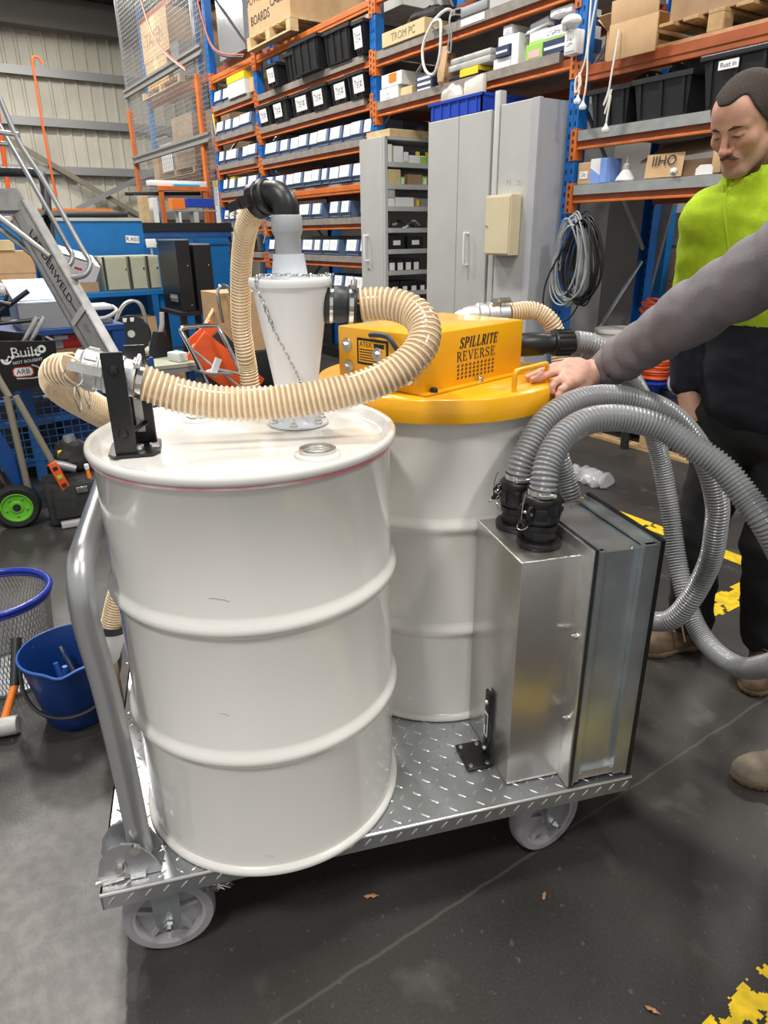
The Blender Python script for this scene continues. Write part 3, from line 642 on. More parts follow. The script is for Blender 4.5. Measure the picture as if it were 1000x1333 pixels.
s = SH[6]; side_box('tan carton with green print on the second shelf of the open cabinet', 3.998, 4.145, s, .135, 'card_pale', band=(.72, .8, .35, .6, 'green_box')); side_box('little green box beside the tan carton in the open cabinet', 4.15, 4.195, s, .075, 'green_box', band=(.1, .7, .2, .8, 'white_box')); side_box('dark carton at the back of the second shelf in the open cabinet', 4.23, 4.40, s, .10, 'card_dark'); side_box('green carton at the far end of the second shelf in the open cabinet', 4.405, 4.46, s, .085, 'green_box', band=(.2, .8, .2, .8, 'white_box'))
s = SH[5]; side_box('white box with green dot stacked at the left of the third open shelf', 3.998, 4.08, s + .083, .075, 'cab_grey', band=(.7, .95, .35, .6, 'green_box')); side_box('low white box under the green-dot box on the third open shelf', 3.998, 4.075, s, .08, 'white_box'); side_box('wide white carton jutting off the third open shelf', 4.085, 4.30, s, .09, 'white_box', dx=.25); side_box('small brown box right of the wide white carton', 4.315, 4.38, s, .085, 'card_dark', band=(.25, .75, .2, .8, 'yellow_plain')); side_box('grey box at the right of the third open shelf', 4.39, 4.47, s, .08, 'grey_plain')
s = SH[4]
rnd = random.Random(4)
for k in range(7):
    y = 4.01 + k * .066; p = [(-5.88 + rnd.uniform(-.02, .015), y + rnd.uniform(-.02, .03), s + .014 + .03 * (k % 3)) for _ in range(4)]
    tag(MB().sweep(curve(p + [(-5.9, y + .07, s + .02 + rnd.random() * .05)], 5), .011, 8).build('cable_offcut', ('cable_black', 'cable_grey', 'cable_black', 'white_plain')[k % 4]), '%s cable offcut in the tangle on the fourth open shelf, %s from the left' % (('black', 'grey', 'black', 'white')[k % 4], ORD[k]), 'cable')
for k, (y0, y1) in enumerate(((4.01, 4.19), (4.23, 4.42))): side_box('black bin with one white label on the fifth open shelf, %s' % ('left' if k == 0 else 'right'), y0, y1, SH[3], .125, 'tub_black', 'label_bin', band=(.25, .72, .38, .72, 'label_white'), cat='bin')
for k in range(4): side_box('small black bin with pale label on the sixth open shelf, %s from the left' % ORD[k], 4.0 + k * .098, 4.09 + k * .098, SH[2], .115, 'tub_black', 'label_bin', band=(.1, .78, .12, .72, 'card_pale' if 0 else 'label_white'), cat='bin')
for k, (y0, y1) in enumerate(((4.01, 4.125), (4.14, 4.235), (4.245, 4.35), (4.36, 4.45))): side_box('small black bin with pale label on the seventh open shelf, %s from the left' % ORD[k], y0, y1, SH[1], .10, 'tub_black', 'label_bin', band=(.3, .85, .1, .55, 'label_white'), cat='bin')
side_box('dark blue box on the lowest visible open shelf', 4.02, 4.24, SH[0], .12, 'navy_box'); side_box('orange box with label on the lowest visible open shelf', 4.26, 4.40, SH[0], .12, 'orange_plain', band=(.3, .8, .15, .5, 'label_white'))
carton('flat brown carton lying on top of the narrow open cabinet', -6.23, -5.84, 4.02, 4.8, 2.312, 2.375, 'timber_pale')
dc = thing('double_door_cabinet', 'tall grey steel cabinet with two plain doors under the blue bin', 'cabinet', (-4.78, YC, 0))
MB().box(-5.165, YC + .022, .02, -4.40, 4.75, 2.33).build('carcass', 'cab_side', dc, smooth=False)
for k, (a, c) in enumerate(((-5.167, -4.775), (-4.769, -4.398))):
    d = MB().box(a, YC, .05, c, YC + .021, 2.335, .005).build('door', 'cab_grey', dc, smooth=False)
    if k: handle(d, -4.62, YC, 1.24, 1.48)
bar = tag(MB().box(-4.375, 3.955, .001, -4.315, 4.02, 2.45, .008).build('steel_bar', 'cab_grey'), 'upright grey steel bar standing between the two tall cabinets', 'bar')
sc_ = thing('tall_cabinet', 'tall grey steel cabinet carrying the beige key box beside the blue post', 'cabinet', (-4.1, YC, 0))
MB().box(-4.292, YC + .018, .02, -3.905, 4.78, 2.345).build('carcass', 'cab_side', sc_, smooth=False)
MB().box(-4.294, YC, .04, -3.975, YC + .018, 2.35, .004).build('door', 'cab_grey', sc_, smooth=False)
MB().box(-3.974, YC - .004, .02, -3.903, YC + .03, 2.352, .004).build('corner_trim', 'cab_side', sc_, smooth=False)
text('M . to', .07, (-4.12, YC - .0012, 1.83), (1, 0, 0), (0, 0, 1), 'cab_side', sc_, .0004, name='faint_marker')
kb = thing('key_box', 'small beige locked steel box hung on the right grey cabinet', 'key box', (-4.16, 3.9, 1.33))
MB().box(-4.30, 3.845, 1.325, -4.025, YC - .006, 1.745, .004).build('case', 'cab_beige', kb, smooth=False)
kd = MB().box(-4.29, 3.838, 1.337, -4.036, 3.845, 1.733, .003).build('door', 'cab_beige', kb, smooth=False)
MB().lathe([(0, .006), (.009, .005), (.011, 0)], (-4.272, 3.838, 1.535), (0, -1, 0), 12).build('lock', 'chrome', kd)
bn = thing('storage_bin', 'bright blue plastic bin of clear bags on top of the double-door cabinet', 'bin', (-4.95, 4.1, 2.34))
b = MB(); x0, x1, y0, y1, z0, z1 = -5.20, -4.56, 3.99, 4.50, 2.337, 2.475
for q in ((x0, y0, x1, y0 + .012), (x0, y1 - .012, x1, y1), (x0, y0, x0 + .012, y1), (x1 - .012, y0, x1, y1)): b.box(q[0], q[1], z0, q[2], q[3], z1)
b.box(x0, y0, z0, x1, y1, z0 + .01); b.box(x0 - .012, y0 - .012, z1 - .02, x1 + .012, y0 + .012, z1); b.box(x1 - .012, y0, z1 - .02, x1 + .012, y1, z1); b.build('bin_body', 'blue_bin', bn, smooth=False)
b = MB()
for k in range(6): b.box(x0 + .04 + k * .108, y0 - .008, z0 + .005, x0 + .052 + k * .108, y0, z1 - .02)
b.build('bin_ribs', 'blue_bin', bn, smooth=False, kind='stuff')
def crumple(name, label, c, sx, sy, sz, m, seed, cat='bag', rz=0.):
    t = MB().ball((0, 0, 0), 1, 14); rnd = seed * 7.3; vs = []
    for v in t.v:
        v = Vector(v); k = 1 + .28 * noise.noise(v * 1.6 + Vector((rnd, 0, 0))) + .16 * noise.noise(v * 4.3 + Vector((0, rnd, 0))); q = Matrix.Rotation(rz, 3, 'Z') @ Vector((v.x * sx * k, v.y * sy * k, max(v.z, -.55) * sz * k)); vs.append(q + Vector(c))
    b = MB(); b.add(vs, t.f); return tag(b.build(name, m, angle=30), label, cat)
mk('bag_pale', (.70, .66, .58), .35, trans=.25, coat=.6, bump=.8, bscale=26)
crumple('plastic_bag', 'crumpled clear bag in the left of the blue bin on the cabinet', (-5.02, 4.085, 2.475), .13, .065, .115, 'bag_pale', 1)
tag(MB().obox((-4.74, 4.075, 2.50), .24, .05, .22, rx=-.12, ry=-.12, b=.03).build('plastic_bag', 'bag_pale'), 'flat pale bag standing upright in the right of the blue bin', 'bag')
beam(UX[2], UX[3], 2.33, 'full', YB - .02, h=.12)
# ------------------------------------------------------------------ upper shelves over the cabinets
Z1 = BAY3[0] + .117; Z2 = BAY3[1] + .117; y = 4.22
carton('white carton with orange panel at the left of the shelf above the open cabinet', -6.26, -5.93, y, 4.5, Z1 + .104, Z1 + .212, 'white_box', band=(0.28, .95, .38, .75, 'orange_plain'))
carton('low white carton under the orange-panelled one', -6.29, -5.99, y, 4.55, Z1, Z1 + .102, 'white_box', print_on=(.2, .8, .3, .6))
carton('small pale timber-coloured carton beside the low white carton', -5.98, -5.80, y + .02, 4.5, Z1, Z1 + .075, 'card_pale')
for k in range(3): carton('flat dark blue and white pack, %s in the stack left of the brown paper' % ('lowest', 'middle', 'topmost')[k], -5.74, -5.50, y + .02, 4.5, Z1 + k * .043, Z1 + k * .043 + .041, 'navy_box', name='component_pack', cat='pack', band=(.1, .6, .1, .9, 'white_box'))
crumple('packing_paper', 'crumpled brown packing paper leaning on the shelf by the grey case', (-5.38, 4.33, Z1 + .095), .085, .09, .15, 'card', 5, 'paper')
tag(MB().obox((-5.30, 4.20, Z1 + .145), .08, .016, .26, ry=.12, rx=-.1, b=.004).build('cardboard_flap', 'card'), 'upright torn cardboard flap left of the grey case', 'cardboard')
cs_ = thing('plastic_case', 'pale grey moulded plastic case on the shelf left of the white boxes', 'case', (-4.97, 4.4, Z1 + .07)); MB().box(-5.24, 4.20, Z1 + .068, -4.72, 4.6, Z1 + .118, .012).build('case_base', 'cab_grey', cs_); MB().box(-5.23, 4.21, Z1 + .12, -4.73, 4.59, Z1 + .168, .018).build('case_lid', 'cab_grey', cs_)
tl = thing('tool_tray', 'yellow and black tool tray squeezed under the grey plastic case', 'tray', (-5.0, 4.3, Z1)); MB().box(-5.21, 4.19, Z1, -4.84, 4.55, Z1 + .032, .004).build('tray_base', 'tub_black', tl, smooth=False); MB().box(-5.06, 4.185, Z1 + .032, -4.84, 4.5, Z1 + .062, .004).box(-5.06, 4.183, Z1 + .01, -4.84, 4.189, Z1 + .055).build('yellow_body', 'yellow_plain', tl, smooth=False)
B3 = [('low white box with red dot at the foot of the left stack of white boxes', -4.70, -4.515, 0, .072, 'white_box', (.1, .2, .35, .55)), ('navy and white box, second up in the left stack of white boxes', -4.66, -4.515, .075, .072, 'navy_box', None), ('white box, third up in the left stack of white boxes', -4.655, -4.50, .149, .062, 'white_box', None), ('white box with dark print topmost in the left stack', -4.605, -4.512, .213, .06, 'white_box', (.25, .7, .3, .75)),
      ('tall slim white box beside the left stack of white boxes', -4.507, -4.43, 0, .205, 'white_box', None), ('tall white box with small print behind the green carton', -4.424, -4.335, .0, .20, 'white_box', (.4, .9, .15, .6)), ('green carton with pink label at the front of the white boxes', -4.33, -4.165, 0, .098, 'green_box', None), ('navy and white box right of the green carton', -4.16, -3.90, 0, .09, 'navy_box', None), ('long white and green box lying on the navy one', -4.32, -3.92, .092, .080, 'white_box', (.2, .85, .35, .9)), ('navy box with white print near the blue post, upper shelf stack', -4.16, -3.94, .174, .052, 'navy_box', (.3, .7, .3, .7)), ('white printed box topmost of the stack beside the blue post', -4.13, -3.93, .228, .045, 'white_box', (.2, .7, .15, .7))]
for lb_, x0, x1, dz, h, m, pr in B3:
    bd = (.12, .55, .18, .85, 'pink_box') if 'pink' in lb_ else ((.35, .55, .05, .9, 'white_box') if m == 'navy_box' and pr is None else None)
    if 'long white' in lb_: bd = (.0, .3, .0, 1., 'green_box')
    carton(lb_, x0, x1, y - (.02 if m != 'white_box' else 0) + (.10 if 'tall white' in lb_ or 'upper' in lb_ else 0), 4.52, Z1 + dz, Z1 + dz + h, m, name='component_box', group=None, print_on=pr, band=bd)
wl = thing('wall_light', 'upturned white light diffuser balanced on top of the box stacks', 'light fitting', (-4.3, 4.3, Z1 + .26)); MB().obox((-4.28, 4.36, Z1 + .205), .22, .22, .022, ry=-.12, b=.008).build('fitting_base', 'white_plain', wl); MB().obox((-4.285, 4.36, Z1 + .238), .19, .19, .042, ry=-.12, b=.02).build('diffuser', 'lens_white', wl)
carton('small dark box under the upturned light diffuser', -4.40, -4.17, 4.24, 4.5, Z1 + .174, Z1 + .188, 'grey_plain', name='component_box')
# top shelf
yb = carton('yellowed hand-lettered carton at the left of the top shelf', -6.17, -5.53, 4.17, 4.6, Z2, Z2 + .115, 'card_pale'); text('TROM PC', .085, (-5.84, 4.168, Z2 + .055), (1, 0, 0), (0, 0, 1), 'khaki', yb, .0004, name='handwriting')
crumple('padded_bag', 'black and grey padded bag slumped over the yellowed carton', (-5.75, 4.42, Z2 + .165), .33, .17, .085, 'bag_black', 8)
t = thing('cable_coil', 'white cable hanging in a loop off the top shelf over the crumpled paper', 'cable', (-5.3, 4.15, Z2)); loop = [(-5.36, 4.35, Z2 + .13), (-5.28, 4.2, Z2 + .11), (-5.38, 4.14, Z2 + .03), (-5.48, 4.12, Z2 - .12), (-5.45, 4.12, Z2 - .28), (-5.33, 4.12, Z2 - .34), (-5.25, 4.12, Z2 - .22), (-5.24, 4.12, Z2 - .05), (-5.27, 4.13, Z2 + .03), (-5.42, 4.16, Z2 + .03), (-5.5, 4.3, Z2 + .02)]
MB().sweep(curve(loop, 8), .012, 10).build('cable', 'cable_white', t)
t = thing('cable_coil', 'thin grey lead hanging straight off the top shelf beside the white loop', 'cable', (-5.13, 4.15, Z2)); MB().sweep(curve([(-5.1, 4.3, Z2 + .1), (-5.12, 4.13, Z2 + .05), (-5.13, 4.12, Z2 - .12), (-5.15, 4.12, Z2 - .2), (-5.11, 4.12, Z2 - .22), (-5.10, 4.12, Z2 - .12), (-5.12, 4.13, Z2 + .03), (-5.08, 4.35, Z2 + .03)], 8), .006, 8).build('cable', 'cable_grey', t)
lp_ = thing('floodlight', 'grey flood lamp with black bracket lying on the top shelf', 'lamp', (-4.93, 4.35, Z2)); MB().box(-5.10, 4.2, Z2 + .012, -4.78, 4.5, Z2 + .085, .015).build('lamp_body', 'grey_plain', lp_); MB().sweep(curve([(-5.0, 4.3, Z2 + .085), (-4.99, 4.3, Z2 + .15), (-4.92, 4.3, Z2 + .18), (-4.85, 4.3, Z2 + .15), (-4.84, 4.3, Z2 + .085)], 5), .012, 8).build('lamp_bracket', 'tub_black', lp_); MB().ball((-4.8, 4.28, Z2 + .05), .05, 8).build('cable_gland', 'tub_black', lp_)
carton('plain pale grey panel box at the right of the top shelf', -4.75, -4.2, 4.2, 4.7, Z2, Z2 + .37, 'cab_grey', name='panel_box')
tag(MB().box(-5.06, 4.179, BAY3[1] + .062, -4.78, 4.181, BAY3[1] + .108).build('shelf_label', 'label_white'), 'white paper shelf label below the grey flood lamp', 'label')
# ------------------------------------------------------------------ right-hand bay (behind the man)
Y4 = BAY4[1] + .117
tub(-3.70, -3.38, 4.22, 4.75, Y4, Y4 + .235, 'plain black tub behind the hanging plugs beside the blue post', 'black tubs in the right bay', lid=False)
tub(-3.33, -2.92, 4.20, 4.75, Y4, Y4 + .235, 'wide plain black tub in the middle of the right bay', 'black tubs in the right bay')
tb = tub(-2.82, -2.25, 4.16, 4.75, Y4, Y4 + .26, 'lidded black tub with small handwritten label behind the man', 'black tubs in the right bay', lid=True)
MB().box(-2.72, 4.146, Y4 + .185, -2.60, 4.152, Y4 + .23).build('tub_label', 'label_white', tb, smooth=False); text('Rust in', .035, (-2.66, 4.1455, Y4 + .207), (1, 0, 0), (0, 0, 1), 'ink', tb, .0003, name='handwriting')
for k, (x, z) in enumerate(((-3.52, Y4 + .26), (-3.17, Y4 + .29))):
    t = thing('cable_reel', 'black cable reel with yellow dots rising behind the black tubs, %s' % ('left' if k == 0 else 'right'), 'reel', (x, 4.6, z))
    MB().lathe([(.03, -.05), (.15 + .03 * k, -.05), (.15 + .03 * k, -.04), (.10, -.035), (.10, .035), (.15 + .03 * k, .04), (.15 + .03 * k, .05), (.03, .05)], (x, 4.6, z - .06), (.75, -.55, 0), 32).build('reel_drum', 'tub_black', t)
    b = MB(); ax = Vector((.75, -.55, 0)).normalized(); u = Vector((0, 0, 1)); w = ax.cross(u)
    for j in range(6): b.ball(Vector((x, 4.6, z - .06)) + ax * .052 + (u * cos(j * .5 - 1.2) + w * sin(j * .5 - 1.2)) * (.128 + .03 * k), .009, 4)
    b.build('yellow_dots', 'yellow_plain', t)
Y5 = BAY4[0] + .117
bxx = carton('small open brown box with white label at the left end of the low shelf', -3.745, -3.63, 4.21, 4.4, Y5, Y5 + .14, 'card', print_on=(.25, .6, .15, .8))
q = carton('blue and white lamp box on the low shelf beside the bulb', -3.625, -3.49, 4.20, 4.36, Y5, Y5 + .155, 'print_blue', name='lamp_box', band=(.0, 1., .0, .62, 'white_box'))
MB().prism([(0, 0), (.085, 0), (.085, .05), (0, .10)], (-3.625, 4.197, Y5), (1, 0, 0), (0, 0, 1), (0, .001, 0)).build('printed_wedge', 'print_blue', q, smooth=False)
def lamp(x, y, s, label):
    t = thing('reflector_lamp', label, 'lamp', (x, y, Y5)); c = (x, y, Y5 + .001)
    MB().lathe([(0, 0), (.062 * s, 0), (.066 * s, .008), (.060 * s, .022), (.036 * s, .055), (.024 * s, .07), (0, .07)], c, n=28).build('reflector', 'white_plain', t); MB().lathe([(.022 * s, .068), (.022 * s, .10), (.012 * s, .108), (.004 * s, .112), (.004 * s, .15), (0, .152)], c, n=16).build('lamp_base', 'cab_grey', t)
lamp(-3.36, 4.25, 1, 'white reflector lamp standing on the low shelf left of the torn cartons'); lamp(-3.45, 4.33, .62, 'smaller white lamp half hidden behind the white reflector lamp')
tc = thing('torn_carton', 'torn brown carton with bold black capitals on the low shelf of the right bay', 'carton', (-3.0, 4.3, Y5))
MB().obox((-3.06, 4.24, Y5 + .075), .26, .006, .14, rx=-.12, rz=.08, b=.002).build('torn_flap', 'card', tc, smooth=False); MB().box(-3.22, 4.3, Y5, -2.72, 4.7, Y5 + .10).build('carton_body', 'card_dark', tc, smooth=False); text('IIHO', .085, (-3.06, 4.232, Y5 + .10), (1, .08, 0), (0, .12, 1), 'ink', tc, .0006, name='printing')
tag(MB().obox((-3.05, 4.48, Y5 + .19), .56, .30, .012, ry=-.06, rx=.40, b=.003).build('cardboard_sheet', 'card_dark'), 'long folded cardboard sheet leaning over the torn cartons', 'cardboard')
tag(MB().obox((-2.69, 4.235, Y5 + .068), .05, .05, .12, rz=.3, b=.003).build('cardboard_box', 'card'), 'open brown carton piece beside the white domed cap on the low shelf', 'cardboard')
t = tag(MB().prism([(-.055, 0), (.055, 0), (.055, .035), (.03, .055), (-.03, .055), (-.055, .035)], (-2.75, 4.2, Y5 + .001), (1, 0, 0), (0, 0, 1), (0, .05, 0)).build('domed_cap', 'white_plain'), 'white domed plastic cap on the low shelf beside the man', 'cap')
carton('plain brown carton end right behind the shoulder of the man', -2.66, -2.35, 4.24, 4.6, Y5, Y5 + .12, 'card_dark')
tag(MB().lathe([(0, 0), (.022, 0), (.024, .01), (.018, .03), (.008, .05), (0, .05)], (-2.95, 4.19, Y5 + .03), (.6, -.7, 0), 14).build('plug', 'white_plain'), 'white plug hanging at the torn edge of the printed carton', 'plug')
tag(MB().obox((-3.33, 4.13, 2.60), .36, .012, .20, b=.003).obox((-3.33, 4.128, 2.74), .35, .010, .17, rx=.04, b=.003).build('cardboard_sheet', 'card'), 'folded sheet of brown cardboard hanging over the dark upper beam', 'cardboard')
carton('crushed brown carton on the upper beam behind the hanging white leads', -3.64, -3.45, 4.25, 4.8, 2.535, 2.72, 'card', open_=True)
pallet('worn timber pallet up on the dark beam above the man', -3.40, -2.30, 4.25, 5.1, 2.535, 'timber')
carton('brown carton on the worn pallet above the man', -3.2, -2.4, 4.3, 5.0, 2.668, 3.2, 'card_dark')
# power points and leads on the right post
def lead(label, pts, plug=True, r=.006):
    t = thing('power_lead', label, 'lead', pts[0]); MB().sweep(curve(pts, 8), r, 8).build('cord', 'cable_white', t)
    if plug: e = Vector(pts[-1]); MB().lathe([(.007, .0), (.011, -.012), (.024, -.028), (.026, -.036), (.02, -.05), (0, -.052)], e, n=14).build('plug', 'white_plain', t)
pw = thing('junction_box', 'white plastic outlet box strapped to the blue post above the orange connectors', 'outlet', (-3.8, 4.1, 2.6)); MB().box(-3.865, 4.10, 2.595, -3.76, 4.18, 2.735, .006).build('box_body', 'white_plain', pw); MB().box(-3.855, 4.096, 2.61, -3.77, 4.1, 2.72, .003).build('cover_plate', 'print_tub', pw)
sn = thing('motion_sensor', 'white dome sensor on top of the outlet box on the blue post', 'sensor', (-3.8, 4.1, 2.75)); MB().ball((-3.815, 4.10, 2.78), .055, 10, (1.35, 1, .75)).build('sensor_dome', 'white_plain', sn); MB().cyl((-3.84, 4.10, 2.752), (-3.84, 4.06, 2.742), .018, n=14).build('sensor_eye', 'cab_grey', sn)
lead('left white lead hanging knotted down the blue post', [(-3.68, 4.12, 2.9), (-3.67, 4.11, 2.6), (-3.70, 4.11, 2.48), (-3.735, 4.10, 2.44), (-3.73, 4.10, 2.36), (-3.69, 4.10, 2.40), (-3.71, 4.10, 2.47), (-3.70, 4.10, 2.36), (-3.705, 4.10, 2.34)])
lead('longer white lead ending just below the knotted one by the blue post', [(-3.63, 4.12, 2.9), (-3.66, 4.11, 2.62), (-3.65, 4.11, 2.46), (-3.645, 4.10, 2.36), (-3.655, 4.10, 2.30)])
lead('white lead with a bow knot hanging below the cardboard sheet', [(-3.42, 4.11, 2.66), (-3.43, 4.09, 2.42), (-3.44, 4.09, 2.33), (-3.47, 4.09, 2.25), (-3.42, 4.09, 2.33), (-3.43, 4.09, 2.28), (-3.455, 4.09, 2.20), (-3.42, 4.09, 2.30), (-3.43, 4.09, 2.2), (-3.435, 4.09, 2.14)])
# coils of cable hung on the right post
t = thing('cable_coil', 'hank of grey and black cable hung from the blue post of the right bay', 'cable', (-3.55, 4.08, 1.3)); rnd = random.Random(3)
mk('cord_strand', (.33, .35, .36), .4)
for k in range(30):
    g = k % 3 == 2 or k > 20; cx = -3.60 + (.10 if g else -.02) + rnd.uniform(-.03, .03); rx = (.135 if g else .13) + rnd.uniform(-.03, .02); zc = 1.30 + rnd.uniform(-.03, .02); rz_ = .275 + rnd.uniform(-.03, .03); yy = 4.06 + rnd.uniform(-.035, .03)
    pts = [(cx + rx * cos(a) * (1 - .25 * sin(a)), yy + .02 * sin(a * 2 + k), zc + rz_ * sin(a)) for a in [2 * pi * j / 20 for j in range(20)]]
    MB().sweep(curve(pts, 3, closed=True), .0062, 7, closed=True).build('cable_strand', 'cable_black' if g else 'cord_strand', t)
MB().sweep(curve([(-3.62, 4.03, 1.42), (-3.72, 4.02, 1.28), (-3.80, 4.02, 1.12), (-3.80, 4.02, .95), (-3.70, 4.03, .86), (-3.55, 4.03, .90), (-3.45, 4.03, 1.05)], 8), .006, 8).build('loose_end', 'cable_black', t)
t = thing('screw_hook', 'small zinc clamp screwed to the blue post beside the cable hank', 'clamp', (-3.8, 4.15, 1.27)); MB().cyl((-3.78, 4.18, 1.28), (-3.72, 4.06, 1.28), .012, n=10).cyl((-3.74, 4.1, 1.22), (-3.74, 4.1, 1.32), .018, n=10).build('clamp_body', 'zinc', t)
# wall panel, wrapped pallet and floor stock behind the right bay
pb = structure(MB().prism([(-4.62, 0.001), (-3.86, 0.001), (-3.86, .9), (-3.72, 1.75), (-4.62, 1.75)], (0, 5.34, 0), (1, 0, 0), (0, 0, 1), (0, .03, 0)).build('wall_panel', 'concrete_wall', smooth=False))
ws = thing('wrapped_pallet', 'stretch-wrapped stack of brown cartons on the pallet behind the right bay', 'pallet load', (-3.9, 6.5, 0))
MB().box(-4.65, 6.05, .001, -2.6, 7.1, .14).build('pallet', 'timber', ws, smooth=False)
for lv in range(5):
    for k in range(4): MB().box(-4.63 + k * .505, 6.06, .142 + lv * .30, -4.63 + k * .505 + .5, 7.08, .142 + lv * .30 + .297, .006).build('carton', 'wrap_brown', ws, smooth=False)
MB().box(-4.645, 6.045, 1.36, -2.61, 6.058, 1.42).build('wrap_seam', 'plastic_clear', ws, smooth=False)
r2 = thing('pallet_rack', 'second dark blue rack standing beyond the right bay', 'racking', (-4.1, 5.9, 0)); 
for x in (-4.18, -1.6): MB().box(x - .06, 5.88, 0, x + .06, 5.97, 3.2).build('upright_post', 'bench_blue', r2, smooth=False)
MB().box(-4.12, 5.9, 1.78, -1.66, 5.95, 1.88).build('beam', 'rack_orange', r2, smooth=False)
pallet('bare timber pallet on the floor under the right bay', -3.75, -2.1, 4.235, 5.12, .001, 'timber')
tb2 = tag(MB().box(-3.72, 4.42, .134, -2.3, 5.0, .36, .01).build('storage_chest', 'tub_black'), 'low black chest on the timber pallet under the right bay', 'chest')
bk = thing('white_bucket', 'ribbed white bucket half hidden behind the grey hose under the right bay', 'bucket', (-3.57, 4.65, .362)); b = MB(); b.lathe([(0, 0), (.15, 0), (.155, .004)] + [(.155 + .025 * k / 12 + (.005 if k % 2 else 0), .02 + k * .030) for k in range(13)] + [(.195, .39), (.195, .41), (.17, .415), (0, .41)], (-3.57, 4.65, .362), n=40); b.build('bucket_body', 'cable_white', bk)
t = thing('orange_lead', 'tangle of orange extension lead heaped behind the grey sleeve', 'lead', (-3.32, 4.62, .85)); rnd = random.Random(9); pts = []
for k in range(46):
    a = k * 1.05; pts.append((-3.28 + (.17 + rnd.uniform(-.07, .05)) * cos(a), 4.78 + (.13 + rnd.uniform(-.04, .04)) * sin(a), .845 + k * .0025 + rnd.uniform(-.02, .06)))
MB().sweep(curve(pts, 6), .011, 8).build('cord', 'cable_orange', t)
tag(MB().lathe([(0, 0), (.15, 0), (.15, .44), (0, .44)], (-3.22, 4.82, .363), n=30).build('cable_drum', 'blue_bin'), 'blue cable drum standing under the orange lead tangle', 'drum')
t = thing('orange_lead', 'neatly wound orange lead on a blue reel behind the ribbed hoses', 'lead', (-3.12, 4.55, .362)); cx, cyy, cz = -3.13, 4.53, .52
for k in range(11): MB().ring((cx, cyy, cz - .05 + k * .013), .095 + .01 * sin(k * 2.1), .0085, (.05 * sin(k), .06 * cos(k * 1.7), 1), 28, 7).build('cable_turn', 'cable_orange', t)
MB().lathe([(0, 0), (.13, 0), (.13, .012), (.07, .016), (.07, .18), (0, .18)], (cx, cyy, cz - .08), n=28).cyl((cx, cyy, .362), (cx, cyy, cz - .075), .05, n=16).build('reel_core', 'blue_bin', t)
t = thing('cable_coil', 'loose coil of grey cable with a blue tie beside the wound orange lead', 'cable', (-2.9, 4.6, .40))
for k in range(9): MB().ring((-2.90 + .01 * (k % 3), 4.53 + .008 * k, .475 + .006 * sin(k * 2)), .085 + .006 * (k % 4), .007, (.3, -.8, .55), 26, 6).build('cable_turn', 'cable_grey', t)
tag(MB().cyl((-3.06, 4.19, .002), (-3.10, 4.215, .80), .030, n=14).build('broom_handle', 'tub_black'), 'black upright pole between the orange lead and the trousers', 'pole')
crumple('rag_heap', 'heap of white and blue printed plastic under the sleeve', (-3.38, 4.45, .40), .08, .06, .07, 'bag_pale', 11, 'rag')
# ================================================================== platform trolley and its load (trolley frame: along, across, up)
TROL = Matrix.Translation((-1.159, .071, 0)) @ Matrix.Rotation(R(70.988), 4, 'Z')
FRAME.append(TROL)
DZ, DL, DW = .25, 1.225, .93
tr = thing('platform_trolley', 'galvanised chequer-plate platform trolley carrying the two white drums', 'trolley', (0, 0, 0))
dk = MB(); dk.box(0, 0, DZ - .004, DL, DW, DZ); dk.box(0, 0, DZ - .042, DL, .004, DZ, 0); dk.box(0, DW - .004, DZ - .042, DL, DW, DZ); dk.box(0, 0, DZ - .042, .004, DW, DZ); dk.box(DL - .004, 0, DZ - .042, DL, DW, DZ)
dk.build('deck_plate', 'galv', tr, smooth=False)
MB().cyl((0, .001, DZ - .0025), (DL, .001, DZ - .0025), .004, n=8).build('rolled_edge', 'alu_bright', tr)
lug = MB()
def tread(x, y, ang, o, u, w, n):
    o, u, w, n = Vector(o), Vector(u), Vector(w), Vector(n); c = o + u * x + w * y; d = u * cos(ang) + w * sin(ang); s = -u * sin(ang) + w * cos(ang); l, q, h = .0125, .0026, .0015
    lug.add([c - d * l, c - d * l * .5 + s * q, c + d * l * .5 + s * q, c + d * l, c + d * l * .5 - s * q, c - d * l * .5 - s * q, c - d * l * .55 + n * h, c + d * l * .55 + n * h], [(0, 6, 1), (1, 6, 7, 2), (2, 7, 3), (3, 7, 4), (4, 7, 6, 5), (5, 6, 0)])
i = 0
for iy in range(int(DW / .034)):
    for ix in range(int(DL / .034)):
        tread(.02 + ix * .034, .02 + iy * .034, R(45 if (ix + iy) % 2 else -45), (0, 0, DZ), (1, 0, 0), (0, 1, 0), (0, 0, 1))
for ix in range(int(DL / .036)): tread(.02 + ix * .036, -.021, R(48), (0, 0, DZ), (1, 0, 0), (0, 0, 1), (0, -1, 0))
lug.build('tread_lugs', 'alu_bright', tr, smooth=False, kind='stuff')
